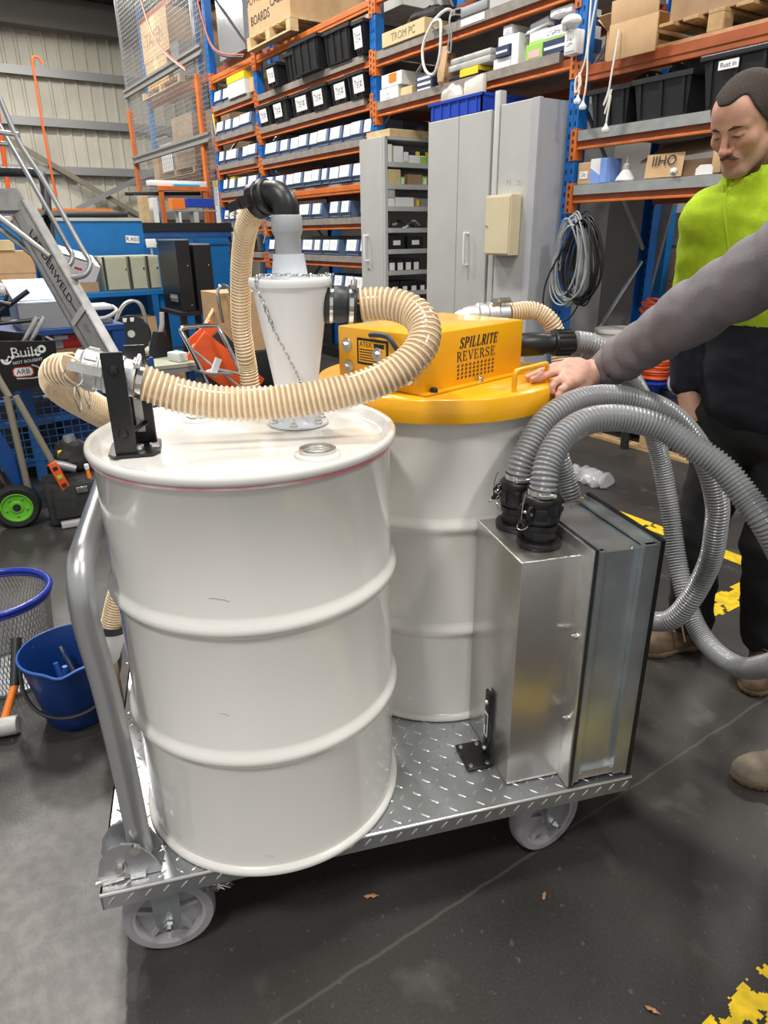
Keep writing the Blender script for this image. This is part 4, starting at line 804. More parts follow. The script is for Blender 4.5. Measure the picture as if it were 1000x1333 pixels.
# push handle, its pivot plates
ha = .07; hz = .955; r = .024
hp = [(ha + .012, .06, .285), (ha + .010, .06, .5), (ha + .004, .06, .70), (ha - .006, .062, .84), (ha - .006, .072, .905), (ha - .004, .10, .943), (ha, .15, .955), (ha, .3, .957), (ha, .62, .957), (ha, .77, .955), (ha - .004, .82, .943), (ha - .006, .85, .905), (ha - .006, .868, .84), (ha + .004, .87, .70), (ha + .010, .87, .5), (ha + .012, .87, .285)]
MB().sweep(curve(hp, 8), r, 24).build('push_handle', 'handle_grey', tr)
for k, y in enumerate((.06, .87)):
    br = MB()
    for dy in (-.034, .028):
        br.prism([(-.045, 0), (.07, 0), (.075, .012), (.055, .055), (.03, .085), (.005, .092), (-.02, .085), (-.042, .055), (-.05, .02)], (.047, y + dy, DZ + .002), (1, 0, 0), (0, 0, 1), (0, .006, 0))
    p = br.build('handle_bracket', 'handle_grey', tr, smooth=False)
    bl = MB(); bl.lathe([(.0, .012), (.009, .012), (.009, .004), (.016, .004), (.016, 0), (0, 0)], (.042, y - .034, DZ + .038), (0, -1, 0), 6); bl.lathe([(0, .01), (.011, .01), (.011, 0)], (.078, y - .034, DZ + .08), (0, -1, 0), 12)
    bl.build('pivot_bolt', 'zinc', p)
    MB().obox((.02, y - .037, DZ + .008), .055, .006, .01, ry=-.12).obox((.075, y - .037, DZ + .007), .03, .006, .009).build('weld_bead', 'weld', p, smooth=False)
def caster(x, y, ang):
    ax = Vector((sin(ang), -cos(ang), 0)); fx = Vector((cos(ang), sin(ang), 0)); c = Vector((x, y, .1))
    fk = MB(); fk.obox((x, y, DZ - .047), .11, .09, .006, rz=ang); fk.cyl((x, y, DZ - .062), (x, y, DZ - .05), .035, n=24)
    for s in (-1, 1):
        o = c + ax * (.036 * s); fk.prism([(-.03, .092), (.03, .092), (.026, .0), (.018, -.022), (-.018, -.022), (-.026, .0)], o, fx, (0, 0, 1), ax * (.005 * s))
    fk.obox((x, y, DZ - .06), .06, .077, .006, rz=ang)
    f = fk.build('caster_fork', 'galv_blue', tr, smooth=False)
    MB().lathe([(.080, -.024), (.094, -.024), (.099, -.014), (.1, 0), (.099, .014), (.094, .024), (.080, .024), (.078, .0), (.080, -.024)], c, ax, 48).build('wheel_tyre', 'wheel_grey', f)
    w = MB(); w.lathe([(.071, -.02), (.080, -.022), (.081, .022), (.071, .02), (.0695, 0), (.071, -.02)], c, ax, 40); w.lathe([(.012, -.028), (.022, -.028), (.024, 0), (.022, .028), (.012, .028)], c, ax, 24); w.lathe([(.022, -.004), (.072, -.004), (.072, .004), (.022, .004)], c, ax, 40)
    for k in range(5):
        a = 2 * pi * k / 5 + .3; d = fx * cos(a) + Vector((0, 0, 1)) * sin(a); q = d.cross(ax)
        w.prism([(.02, -.005), (.072, -.004), (.072, .004), (.02, .005)], c - ax * .016, d, q, ax * .032)
    w.build('wheel_centre', 'wheel_core', f)
    b = MB()
    for s in (-1, 1): b.lathe([(0, .016), (.006, .016), (.006, .010), (.011, .010), (.011, .002), (.0, .002)], c + ax * (.041 * s), ax * s, 6)
    b.build('axle_bolt', 'chrome', f, kind='stuff')
caster(.117, .062, 0.0); caster(1.045, .085, R(14)); caster(.117, .87, .1); caster(1.02, .86, R(20))
MB().sweep([(.205 + .012 * sin(k * 2.4) + k * .0011, .03 + .006 * cos(k * 1.7), .168 + .010 * sin(k * 3.1)) for k in range(46)], .0014, 4).build('loose_tie_wire', 'zinc', tr)

# ------------------------------------------------------------------ steel drums
def hoop_profile(h, R0, hoops, rr=.0125):
    p = [(R0 - .004, .0), (R0 + .010, .0), (R0 + .0115, .006), (R0 + .010, .013), (R0 + .001, .017), (R0, .03)]
    for z in hoops:
        for k in range(9):
            t = -1 + 2 * k / 8; p.append((R0 + rr * (cos(t * pi) + 1) / 2, z + t * .026))
    p.append((R0, h - .03)); return p
D1 = (.3854, .247); R1 = .2895; H1 = .876
d1 = thing('steel_drum', 'glossy white closed steel drum at the front of the trolley under the white cone', 'drum', (D1[0], D1[1], DZ + .0032))
MB().lathe(hoop_profile(H1, R1, (.295, .585)) + [(R1 + .002, H1 - .028), (R1 + .003, H1 - .012)], (D1[0], D1[1], DZ + .0032), n=160).build('drum_body', 'drum_white', d1, angle=60)
zt = DZ + .0022 + H1
li = MB(); li.lathe([(R1 - .001, -.018), (R1 + .008, -.018), (R1 + .0115, -.013), (R1 + .0125, -.006), (R1 + .0105, .0005), (R1 + .006, .003), (R1 + .001, .0018), (R1 - .003, -.003), (R1 - .0065, -.013), (R1 - .012, -.0195), (R1 - .022, -.0222), (R1 - .040, -.0222), (R1 - .046, -.0205), (.15, -.0204), (0.0005, -.0200)], (D1[0], D1[1], zt), n=160)
li.build('drum_lid', 'drum_white', d1, angle=60)
mk('seal_red', (.55, .16, .20), .6, col2=(.72, .66, .62), scale=9)
MB().lathe([(R1 + .002, -.0255), (R1 + .0075, -.0235), (R1 + .0075, -.0185), (R1 + .002, -.0185)], (D1[0], D1[1], zt), n=128).build('lid_seal', 'seal_red', d1)
zl = zt - .0201
bu = MB(); c = (.505, .096, zl)
bu.lathe([(.044, 0), (.043, .004), (.038, .006), (.034, .0065)], c, n=40); b1 = bu.build('bung_boss', 'drum_white', d1)
q = MB(); q.lathe([(.034, .004), (.0345, .013), (.031, .0145), (.0285, .0135), (.0275, -.006), (.012, -.008), (.0005, -.008)], c, n=40); q.ring((c[0], c[1], zl + .003), .0278, .0012); q.ring((c[0], c[1], zl + .008), .0278, .0012); q.build('threaded_bung', 'zinc', b1)
bu = MB(); c = (.297, .435, zl); bu.lathe([(.036, 0), (.035, .004), (.027, .007)], c, n=32); b2 = bu.build('bung_boss', 'drum_white', d1)
q = MB(); q.lathe([(.024, .004), (.024, .012), (.019, .013), (.018, .009), (.0005, .009)], c, n=32); q.build('bung_plug', 'zinc', b2)
mk('scuff', (.40, .385, .37), .6)
for az_, z_, n_, ln_ in ((-1.93, .905, 9, .040), (-1.95, .66, 5, .022), (-1.75, .30, 5, .020)):
    MB().sweep([(D1[0] + (R1 + .0006) * cos(az_ + ln_ / R1 * k / n_), D1[1] + (R1 + .0006) * sin(az_ + ln_ / R1 * k / n_), z_ - .008 * (k / n_) ** 2 - .0006 * sin(k * 1.9)) for k in range(n_)], .0005, 4).build('scuff_mark', 'scuff', d1)
D2 = (.915, .602); R2 = .287; H2 = .868
d2 = thing('steel_drum', 'white steel drum at the back of the trolley, topped by the yellow lid', 'drum', (D2[0], D2[1], DZ + .0032))
MB().lathe(hoop_profile(H2, R2, (.278, .57)) + [(R2 + .006, H2 - .012), (R2 + .009, H2 - .004), (R2 + .004, H2), (R2 - .01, H2 - .004), (R2 - .02, H2 - .012), (.0005, H2 - .012)], (D2[0], D2[1], DZ + .0032), n=160).build('drum_body', 'drum_white', d2, angle=60)

# ------------------------------------------------------------------ yellow vacuum head on the back drum
ZL0, ZL1 = 1.088, 1.1445
hd = thing('vacuum_unit', 'yellow drum lid carrying a boxed yellow vacuum head with cut-out lettering', 'vacuum head', (D2[0], D2[1], ZL0))
lp = [(.3055, .012), (.3055, 0.), (.3145, 0.), (.3155, .004), (.3155, ZL1 - ZL0 - .004), (.312, ZL1 - ZL0), (.0005, ZL1 - ZL0 + .0002)]
lid = MB().lathe(lp, (D2[0], D2[1], ZL0), n=160).lathe([(.3055, .012), (.3055, ZL1 - ZL0 - .006), (.0005, ZL1 - ZL0 - .006)], (D2[0], D2[1], ZL0), n=96)
lid.build('lid_plate', 'lid_yellow', hd, angle=50)
e1 = Vector((.8675, .4975, 0)); e2 = Vector((-.4975, .8675, 0)); K = Vector((.786, .350, ZL1 + .001)); BL, BW, BH = .392, .275, .134
def hq(x, y, z): return K + e1 * x + e2 * y + Vector((0, 0, z))
th = math.atan2(e1.y, e1.x)
bx = MB(); c = hq(BL / 2, BW / 2, BH / 2); bx.obox(c, BL, BW, BH, rz=th, b=.0035); hb = bx.build('head_box', 'lid_yellow', hd)
fl = MB(); fl.obox(hq(BL / 2, -.008, .0025), BL, .022, .005, rz=th, b=.001); flg = fl.build('foot_flange', 'lid_yellow', hd)
for x, m in ((.035, 'black_plastic'), (.205, 'chrome')):
    MB().lathe([(0, .011), (.006, .0105), (.0085, .007), (.009, 0.)], hq(x, -.011, .005), n=16).build('flange_screw', m, flg)
# bolts and plate on the left end of the box
def washer_bolt(p, ax, par):
    w = MB(); w.lathe([(0, .0025), (.0165, .0025), (.0175, .001), (.0175, 0)], p, ax, 28); w.lathe([(0, .012), (.0075, .012), (.0085, .010), (.0085, .002)], p, ax, 6); w.build('washer_bolt', 'zinc', par)
for y, z in ((.035, .036), (.135, .078), (.242, .090), (.238, .038)): washer_bolt(hq(-.0006, y, z), -e1, hb)
def plate(par, y0, y1, z0, z1, d, name, m):
    a = hq(-d, y0, z0); MB().prism([(0, 0), (y1 - y0, 0), (y1 - y0, z1 - z0), (0, z1 - z0)], hq(-d, y0, z0), e2, (0, 0, 1), e1 * d).build(name, m, par, smooth=False)
pl = MB().prism([(0, 0), (.105, 0), (.105, .062), (0, .062)], hq(-.0015, .100, .050), e2, (0, 0, 1), e1 * .0015).build('rating_plate', 'black_metal', hb, smooth=False)
MB().prism([(0, 0), (.093, 0), (.093, .050), (0, .050)], hq(-.0022, .106, .056), e2, (0, 0, 1), e1 * .0008).build('plate_face', 'lid_yellow', pl, smooth=False)
text('ATEX', .017, hq(-.0024, .174, .0975), -e2, (0, 0, 1), 'ink', pl, .0003)
lp_ = MB()
for k, (ya, yb) in enumerate(((.112, .146), (.118, .196), (.124, .196), (.120, .196), (.134, .196), (.128, .196))): lp_.prism([(0, 0), (yb - ya, 0), (yb - ya, .0026 if k else .010), (0, .0026 if k else .010)], hq(-.0026, ya, .0925 if k == 0 else .0905 - k * .0062), e2, (0, 0, 1), e1 * .0004)
lp_.build('plate_print', 'ink', pl, smooth=False, kind='stuff')
sw = MB().sweep(curve([hq(-.004, .155, BH - .012), hq(-.016, .13, BH - .008), hq(-.018, .085, BH - .009), hq(-.015, .062, BH - .03), hq(-.006, .056, BH - .05)], 6), .0058, 10); mk('cord_navy', (.02, .03, .06), .5); sw.build('hanging_strap', 'cord_navy', hb)
# cut-through lettering and slots on the long face
def stroke_text(s, o, u, w, h, wid, gap, slant, heavy, par, m='ink', d=.0008):
    """serif capitals built from straight strokes: heavy stems, thin arms, short serifs"""
    n = Vector(u).cross(Vector(w)); o, u, w = Vector(o), Vector(u), Vector(w); hv, th_ = heavy, heavy * .42
    S = {'I': [((.5, 0), (.5, 1), hv)], 'L': [((.2, 0), (.2, 1), hv), ((.2, .03), (.9, .03), th_), ((.9, .0), (.9, .25), th_)], 'T': [((.5, 0), (.5, 1), hv), ((.05, .97), (.95, .97), th_), ((.05, 1), (.05, .75), th_), ((.95, 1), (.95, .75), th_)],
         'E': [((.2, 0), (.2, 1), hv), ((.2, .97), (.85, .97), th_), ((.2, .52), (.65, .52), th_), ((.2, .03), (.9, .03), th_), ((.9, 0), (.9, .25), th_), ((.85, 1), (.85, .78), th_), ((.65, .42), (.65, .62), th_)],
         'P': [((.2, 0), (.2, 1), hv), ((.2, .97), (.65, .97), th_), ((.65, .97), (.86, .86), hv * .8), ((.86, .86), (.86, .62), hv), ((.86, .62), (.65, .48), hv * .8), ((.65, .48), (.2, .48), th_)],
         'R': [((.2, 0), (.2, 1), hv), ((.2, .97), (.6, .97), th_), ((.6, .97), (.8, .86), hv * .8), ((.8, .86), (.8, .64), hv), ((.8, .64), (.6, .5), hv * .8), ((.6, .5), (.2, .5), th_), ((.5, .5), (.95, .0), hv)],
         'S': [((.85, .97), (.85, .74), th_), ((.85, .8), (.65, .97), th_), ((.65, .97), (.35, .97), th_), ((.35, .97), (.15, .82), hv * .8), ((.15, .82), (.22, .62), hv), ((.22, .62), (.78, .40), hv), ((.78, .4), (.86, .2), hv), ((.86, .2), (.65, .03), hv * .8), ((.65, .03), (.35, .03), th_), ((.35, .03), (.14, .2), th_), ((.14, .0), (.14, .27), th_)],
         'V': [((.08, 1), (.5, 0), hv), ((.92, 1), (.5, 0), th_)]}
    serif = {'I': [(.5, 0), (.5, 1)], 'L': [(.2, 0), (.2, 1)], 'T': [(.5, 0)], 'E': [(.2, 0), (.2, 1)], 'P': [(.2, 0), (.2, 1)], 'R': [(.2, 0), (.2, 1), (.95, 0)], 'S': [], 'V': [(.08, 1), (.92, 1)]}
    b = MB(); x = 0
    for ch in s:
        cw = wid * (.55 if ch == 'I' else 1)
        segs = [(a, c, t) for a, c, t in S[ch]] + [((px - .17 / (cw / wid), py), (px + .17 / (cw / wid), py), heavy * .36) for px, py in serif[ch]]
        for a, c, t in segs:
            A = Vector((x + a[0] * cw + slant * a[1] * h, a[1] * h)); C = Vector((x + c[0] * cw + slant * c[1] * h, c[1] * h)); D = (C - A); D.normalize(); N = Vector((-D.y, D.x)) * t / 2; A = A - D * t * .2; C = C + D * t * .2
            b.prism([tuple(A + N), tuple(A - N), tuple(C - N), tuple(C + N)], o - n * d * .1, u, w, n * d)
        x += cw + gap
    return b.build('lettering', m, par, smooth=False)
nf = -e2
tx = .135
stroke_text('SPILLRITE', hq(tx, -.0004, .090), e1, (0, 0, 1), .024, .0148, .0032, .22, .0042, hb)
stroke_text('REVERSE', hq(tx - .008, -.0004, .060), e1, (0, 0, 1), .022, .0172, .0045, .0, .0026, hb)
sl = MB()
for rw in range(4):
    for k in range(10):
        x = tx - .002 + k * .0150; z = .049 - rw * .0095; sl.prism([(x - .0045, z - .0022), (x + .0005, z - .0032), (x + .0045, z + .0022), (x - .0005, z + .0032)], hq(0, -.0006, 0), e1, (0, 0, 1), -nf * .0004 * -1)
sl.build('vent_slots', 'ink', hb, smooth=False)
# lid handle
h0, h1 = Vector((1.008, .331, ZL1)), Vector((1.128, .404, ZL1)); hh = .047
MB().sweep(curve([h0, h0 + Vector((0, 0, hh * .7)), h0 + Vector((.004, .0025, hh * .95)), h0.lerp(h1, .12) + Vector((0, 0, hh)), h0.lerp(h1, .5) + Vector((0, 0, hh)), h0.lerp(h1, .88) + Vector((0, 0, hh)), h1 + Vector((-.004, -.0025, hh * .95)), h1 + Vector((0, 0, hh * .7)), h1], 6), .0062, 12).build('lid_handle', 'lid_yellow', hd)
# black outlet pipe
p0, p1 = Vector((1.07, .622, 1.203)), Vector((1.33, .607, 1.206)); ax = (p1 - p0).normalized()
op = MB(); op.lathe([(.026, 0), (.026, .075), (.031, .078), (.0315, .08), (.0315, .150), (.028, .156), (.028, .178), (.0335, .18), (.034, .186), (.034, .232), (.032, .236), (.0, .236)], p0, ax, 32)
o = op.build('outlet_pipe', 'black_plastic', hd)
nb = MB()
for k in range(14):
    a = 2 * pi * k / 14; u = ax.orthogonal().normalized(); w = ax.cross(u); d = u * cos(a) + w * sin(a); nb.obox(p0 + ax * .209 + d * .0335, .044, .006, .006, rz=math.atan2(ax.y, ax.x))
nb.build('grip_ribs', 'black_plastic', o, smooth=False)

# ------------------------------------------------------------------ cam-lock couplings
def camlock_arms(par, c, ax, r, body, rings=True, arm_dir=None, arm_len=.05):
    ax = Vector(ax).normalized(); u = Vector(arm_dir).normalized() if arm_dir else ax.orthogonal().normalized()
    for s in (-1, 1):
        d = u * s; o = Vector(c) + d * (r + .006); v = ax.cross(d)
        a = MB(); a.prism([(-.010, -.009), (.012, -.009), (.018, 0), (.012, .009), (-.010, .009)], o - v * .010, ax, d, v * .020); a.prism([(.010, .002), (arm_len, .004), (arm_len, .010), (.010, .011)], o - v * .008, ax, d, v * .016)
        am = a.build('cam_arm', body, par, smooth=False)
        if rings:
            e = o + ax * (arm_len * .9) + d * .006; rg = MB(); rg.ring(e + Vector((0, 0, -.013)), .0125, .0009, v, 24, 6); rg.sweep([e + Vector((0, 0, -.026)), e + Vector((.004, 0, -.055)), e + Vector((-.002, .002, -.075))], .0011, 5); rg.build('pull_ring', 'chrome', par)
def hose_clamp(par, c, ax, r, w=.012, screw=None):
    ax = Vector(ax).normalized(); b = MB(); b.lathe([(r, -w / 2), (r + .0012, -w / 2), (r + .0012, w / 2), (r, w / 2), (r, -w / 2)], c, ax, 32)
    cl = b.build('hose_clamp', 'chrome', par)
    u = Vector(screw).normalized() if screw else ax.orthogonal().normalized(); v = ax.cross(u); o = Vector(c) + u * (r + .006)
    s = MB(); s.cyl(o - v * .014, o + v * .016, .0055, n=10); s.cyl(o + v * .016, o + v * .022, .0045, n=6); s.prism([(-.006, -.005), (.006, -.005), (.006, .004), (-.006, .004)], o - v * .012, ax, u, v * .02); s.build('clamp_screw', 'zinc', cl)
def top_coupling(x, y, label, twist):
    z0 = .848; t = thing('camlock_coupling', label, 'coupling', (x, y, z0)); c = (x, y, z0)
    b = MB(); b.lathe([(0, 0), (.0475, 0), (.049, .003), (.049, .010), (.047, .013), (.036, .014), (.0355, .014)], c, n=48); b.lathe([(.036, .013), (.0365, .016), (.0365, .036), (.034, .040)], c, n=8); b.lathe([(.0365, .038), (.0385, .040), (.0385, .050), (.036, .052), (.034, .053), (.034, .058)], c, n=40)
    b.build('coupling_adaptor', 'black_plastic', t)
    b = MB(); b.lathe([(.036, .056), (.0415, .058), (.0415, .064), (.040, .066), (.040, .094), (.042, .097), (.042, .110), (.039, .114), (.034, .116), (.033, .117), (.0, .117)], c, n=40)
    for k in range(4):
        a = twist + pi / 4 + k * pi / 2; b.obox((x + .0385 * cos(a), y + .0385 * sin(a), z0 + .080), .006, .024, .028, rz=a, b=.001)
    bd = b.build('coupling_body', 'black_plastic', t)
    for k in range(2):
        a = twist + k * pi; u = Vector((cos(a), sin(a), 0)); v = Vector((-sin(a), cos(a), 0)); o = Vector(c) + u * .046 + Vector((0, 0, .084))
        e = MB()
        for s in (-1, 1): e.prism([(-.006, -.018), (.008, -.014), (.010, .006), (.004, .014), (-.006, .016)], o + v * (s * .013) - v * .0035, u, (0, 0, 1), v * .007)
        e.prism([(-.002, -.012), (.010, -.012), (.016, -.02), (.012, -.024), (-.001, -.022)], o - v * .009, u, (0, 0, 1), v * .018); e.build('cam_arm', 'black_plastic', t, smooth=False)
        MB().cyl(o - v * .0185 + u * .003, o + v * .0185 + u * .003, .0038, n=10).build('arm_pin', 'chrome', t)
        rg = MB(); q = o + u * .012 + Vector((0, 0, -.026)); rg.ring(q + v * .004, .0125, .0011, u * .6 + Vector((0, 0, .8)), 24, 6); rg.sweep(curve([q + Vector((0, 0, .01)), o + u * .013, o + u * .010 + Vector((0, 0, .024)), o + u * .004 + Vector((0, 0, .042))], 5), .0013, 5); rg.build('pull_ring', 'chrome', t)
    for i in range(9):
        a = twist + .5; p = Vector((x + .047 * cos(a), y + .047 * sin(a), z0 + .045 + i * .0085)); MB().ring(p, .0045, .0009, (cos(a + i * 1.57), sin(a + i * 1.57), .15), 12, 5).build('chain_link', 'chrome', t)
    hose_clamp(t, (x, y, z0 + .124), (0, 0, 1), .0315, .012, screw=(-.3, -1, 0))
    return t
top_coupling(.995, .135, 'front black cam-lock coupling on the bare metal box', .35)
top_coupling(.991, .240, 'rear black cam-lock coupling on the bare metal box', 2.5)

# ------------------------------------------------------------------ bare metal box and galvanised filter housing
fb = thing('filter_box', 'welded bare metal box with galvanised filter housing standing on the trolley deck', 'filter box', (.99, .15, DZ + .002))
z0 = DZ + .002
MB().box(.917, .054, z0, 1.054, .300, .8465, .003).build('welded_box', 'alu_sheet', fb)
wd = MB()
def bead(a, c, n):
    a, c = Vector(a), Vector(c)
    for k in range(n):
        p = a.lerp(c, (k + .5) / n); wd.ball(p, .0032, 3, (1, 1, .8))
bead((.918, .0545, .8455), (1.052, .0545, .8455), 36); bead((.918, .0545, .8455), (.918, .304, .8455), 60); bead((.918, .0545, .256), (1.052, .0545, .256), 30)
wd.build('weld_bead', 'weld', fb)
ng = MB(); ng.box(1.052, .007, z0, 1.0585, .308, .877, .0015); fg = ng.build('mounting_flange', 'alu_bright', fb)
for z in (.44, .66): 
    MB().lathe([(0, .012), (.004, .012), (.0045, .006), (.008, .006), (.008, 0)], (1.0535, .03, z), (-1, 0, 0), 10).cyl((1.035, .03, z + .004), (1.05, .03, z + .004), .003, n=8).build('wing_nut', 'zinc', fg)
MB().box(1.0585, .005, z0, 1.064, .309, .879).build('rubber_gasket', 'black_rubber', fb)
gh = MB(); gh.box(1.0645, .007, z0 + .004, 1.068, .308, .877); gh.box(1.0645, .007, z0 + .01, 1.082, .0215, .872); gh.box(1.0645, .014, .866, 1.085, .30, .872)
gh.box(1.066, .022, z0 + .012, 1.208, .300, .862); gh.box(1.205, .007, z0 + .004, 1.212, .308, .877); gh.box(1.174, .007, z0 + .01, 1.207, .0215, .872); gh.box(1.182, .014, .866, 1.207, .30, .872)
gh.build('filter_housing', 'galv_blue', fb, smooth=False)
MB().box(1.072, .012, z0 + .012, 1.2, .024, z0 + .034).box(1.08, .0105, z0 + .018, 1.092, .0125, z0 + .030).box(1.168, .0105, z0 + .018, 1.18, .0125, z0 + .030).build('bottom_clip', 'alu_bright', fb, smooth=False)
MB().box(1.212, .005, z0, 1.222, .310, .881).build('end_plate', 'black_metal', fb, smooth=False)
sc = MB()
for x, y in ((1.09, .03), (1.16, .03), (1.09, .28), (1.16, .28)): sc.lathe([(0, .004), (.004, .003), (.0055, 0)], (x, y, .8625), n=10)
sc.build('lid_screws', 'zinc', fb)
mk('sticker_print', (.80, .80, .80), .5)
ab = thing('angle_bracket', 'flat black metal angle bracket bolted to the bare metal box', 'bracket', (.9, .16, DZ + .003))
MB().box(.906, .150, DZ + .0035, .9145, .178, .446, .003).build('upright_bar', 'black_metal', ab)
MB().box(.845, .118, DZ + .003, .9135, .212, DZ + .009, .002).build('foot_plate', 'black_metal', ab)
sb = MB()
for y, z in ((.164, .275), (.164, .415)): sb.lathe([(0, .006), (.006, .006), (.007, 0)], (.906, y, z), (-1, 0, 0), 12)
for x in (.856, .900):
    for y in (.130, .200): sb.lathe([(0, .002), (.005, .002), (.006, 0)], (x, y, DZ + .009), n=12)
sb.build('bracket_bolts', 'zinc', ab)
lb = MB().box(.9052, .154, .315, .9062, .174, .385).build('printed_label', 'white_plain', ab, smooth=False)
MB().box(.9048, .157, .321, .9054, .165, .379).box(.9048, .167, .345, .9054, .171, .379).build('label_print', 'ink', ab, smooth=False)

# ------------------------------------------------------------------ black clamp stand on the front drum
cs = thing('hose_stand', 'black steel bracket on the front drum holding the tan hose coupling', 'bracket', (.175, .22, zl + .002))
b = MB(); b.prism([(-.046, -.030), (-.034, -.048), (.034, -.048), (.046, -.030), (.046, .05), (.034, .062), (-.034, .062), (-.046, .05)], (.176, .222, zl + .0015), (1, 0, 0), (0, 1, 0), (0, 0, .005)); b.build('base_plate', 'black_metal', cs, smooth=False)
for (x, y, nm) in ((.163, .186, 0), (.196, .264, 1)):
    b = MB(); b.box(x - .019, y - .0025, zl + .0065, x + .019, y + .0025, 1.30, .001); b.box(x - .019, y, zl + .0065, x - .0145, y + .016 * (1 if nm == 0 else -1), 1.215); b.box(x + .0145, y, zl + .0065, x + .019, y + .016 * (1 if nm == 0 else -1), 1.215)
    b.build('side_plate', 'black_metal', cs, smooth=False)
bt = MB()
for z in (1.268, zl + .045):
    bt.lathe([(0, .007), (.007, .006), (.0095, 0)], (.163, .1835, z), (0, -1, 0), 16)
bt.cyl((.176, .19, zl + .045), (.205, .29, zl + .045), .0045, n=10); bt.cyl((.19, .262, 1.272), (.215, .30, 1.272), .006, n=10); bt.ball((.207, .296, zl + .045), .0065, 6)
bt.build('cross_bolt', 'black_metal', cs, kind='stuff')
nt = MB()
for x in (.185, .212): nt.lathe([(0, .010), (.007, .010), (.0085, .008), (.0085, 0)], (x, .206 if x < .2 else .216, zl + .0065), n=6)
nt.build('base_nuts', 'chrome', cs)
MB().box(.179, .2602, 1.135, .196, .2615, 1.205).build('printed_label', 'white_plain', cs, smooth=False)

# ------------------------------------------------------------------ white cyclone cone
CX, CY = .505, .335
cy = thing('cyclone_cone', 'translucent white plastic cyclone cone bolted upright on the front drum', 'cyclone', (CX, CY, zl + .002))
o3 = (CX, CY, zl + .001)
MB().lathe([(.038, 0), (.063, 0), (.065, .002), (.063, .005), (.045, .006), (.041, .010), (.038, .02), (.037, .058)], o3, n=48).build('base_flange', 'poly_clear', cy)
for k in range(6):
    a = k * pi / 3 + .2; nt = MB(); p = (CX + .054 * cos(a), CY + .054 * sin(a), zl + .006); nt.lathe([(0, .016), (.0035, .016), (.0035, .008), (.0075, .008), (.0075, .002), (.010, .002), (.010, 0)], p, n=6); nt.build('flange_nut', 'chrome', cy)
MB().lathe([(.036, 1.150 - zl), (.042, 1.166 - zl), (.0455, 1.19 - zl), (.0762, 1.388 - zl), (.0775, 1.392 - zl), (.082, 1.393 - zl), (.083, 1.397 - zl), (.083, 1.405 - zl), (.081, 1.408 - zl), (.076, 1.408 - zl), (.074, 1.404 - zl), (.0005, 1.404 - zl)], (CX, CY, zl), n=64).build('cone_body', 'poly_white', cy)
MB().lathe([(.040, 1.404), (.036, 1.412), (.0305, 1.452), (.0005, 1.452)], (CX, CY, 0), n=40).build('inner_tube', 'poly_clear', cy)
MB().lathe([(.0255, 1.45), (.0255, 1.484), (.0295, 1.492), (.0300, 1.494), (.0300, 1.521), (.0285, 1.523), (.0005, 1.523)], (CX, CY, 0), n=40).build('pipe_reducer', 'pipe_grey', cy)
dxy = Vector((-.70, .714, 0)).normalized()
ez = 1.553
ep = [Vector((CX, CY, 1.521)), Vector((CX, CY, 1.528))] + [Vector((CX, CY, 1.530)) + dxy * (.030 * (1 - cos(t))) + Vector((0, 0, .030 * sin(t))) for t in [k * pi / 2 / 8 for k in range(1, 9)]] + [Vector((CX, CY, 1.560)) + dxy * .040]
elb = MB().sweep(ep, .0262, 28).build('pipe_elbow', 'black_plastic', cy)
ce = Vector((CX, CY, 1.5595)) + dxy * .036; ca = (dxy + Vector((0, 0, -.28))).normalized()
cb = MB(); cb.lathe([(.0, 0), (.030, 0), (.0335, .004), (.0335, .012), (.031, .014), (.031, .018), (.034, .020), (.034, .038), (.031, .042), (.027, .044), (0, .044)], ce, ca, 32); cb.build('camlock_cap', 'black_plastic', cy)
camlock_arms(cy, ce + ca * .028, ca, .031, 'black_plastic', True, (.75, .62, .1), .04)
# rubber coupler at the inlet
kp0, kp1 = Vector((.572, .330, 1.356)), Vector((.640, .317, 1.352)); ka = (kp1 - kp0).normalized()
kc = MB().lathe([(.033, 0), (.0375, 0), (.039, .003), (.039, .010), (.037, .0125), (.035, .014), (.035, .016), (.0365, .024), (.0365, .034), (.035, .042), (.0345, .046), (.0375, .048), (.0375, .062), (.035, .066), (.033, .066)], kp0, ka, 40).build('rubber_coupler', 'black_rubber', cy)
hose_clamp(cy, kp0 + ka * .0135, ka, .0372, .008, screw=(-.1, -.2, 1)); hose_clamp(cy, kp0 + ka * .055, ka, .0376, .009, screw=(.1, -.3, 1))
MB().cyl((CX + .055, .333, 1.357), kp0 + ka * .004, .032, n=28).build('inlet_stub', 'poly_white', cy)
# chain round the neck and down the cone
chn = thing('steel_chain', 'thin zinc chain looped round the cone top and hanging down its side', 'chain', (CX, CY, 1.4))
cp = curve([(CX + .078, CY - .03, 1.414), (CX + .04, CY - .055, 1.413), (CX - .01, CY - .048, 1.414), (CX - .045, CY - .030, 1.414), (CX - .066, CY - .045, 1.412), (CX - .072, CY - .052, 1.396), (CX - .060, CY - .055, 1.36), (CX - .045, CY - .050, 1.315), (CX - .022, CY - .052, 1.265), (CX + .0, CY - .052, 1.215), (CX + .02, CY - .055, 1.165), (CX + .045, CY - .05, 1.118)], 10)
cp = resample(cp, .0105)
def link_mesh(p, t, roll):
    t = t.normalized(); u = t.orthogonal().normalized(); w = t.cross(u); d = u * cos(roll) + w * sin(roll); L, Wd = .0062, .0034
    return [p + t * (L * cos(a)) * 1.2 + d * (Wd * sin(a)) for a in [2 * pi * k / 12 for k in range(12)]]
for i in range(len(cp) - 1):
    MB().sweep(link_mesh(cp[i], cp[i + 1] - cp[i], (i % 2) * pi / 2 + .4), .0012, 5, closed=True).build('chain_link', 'chrome', chn)

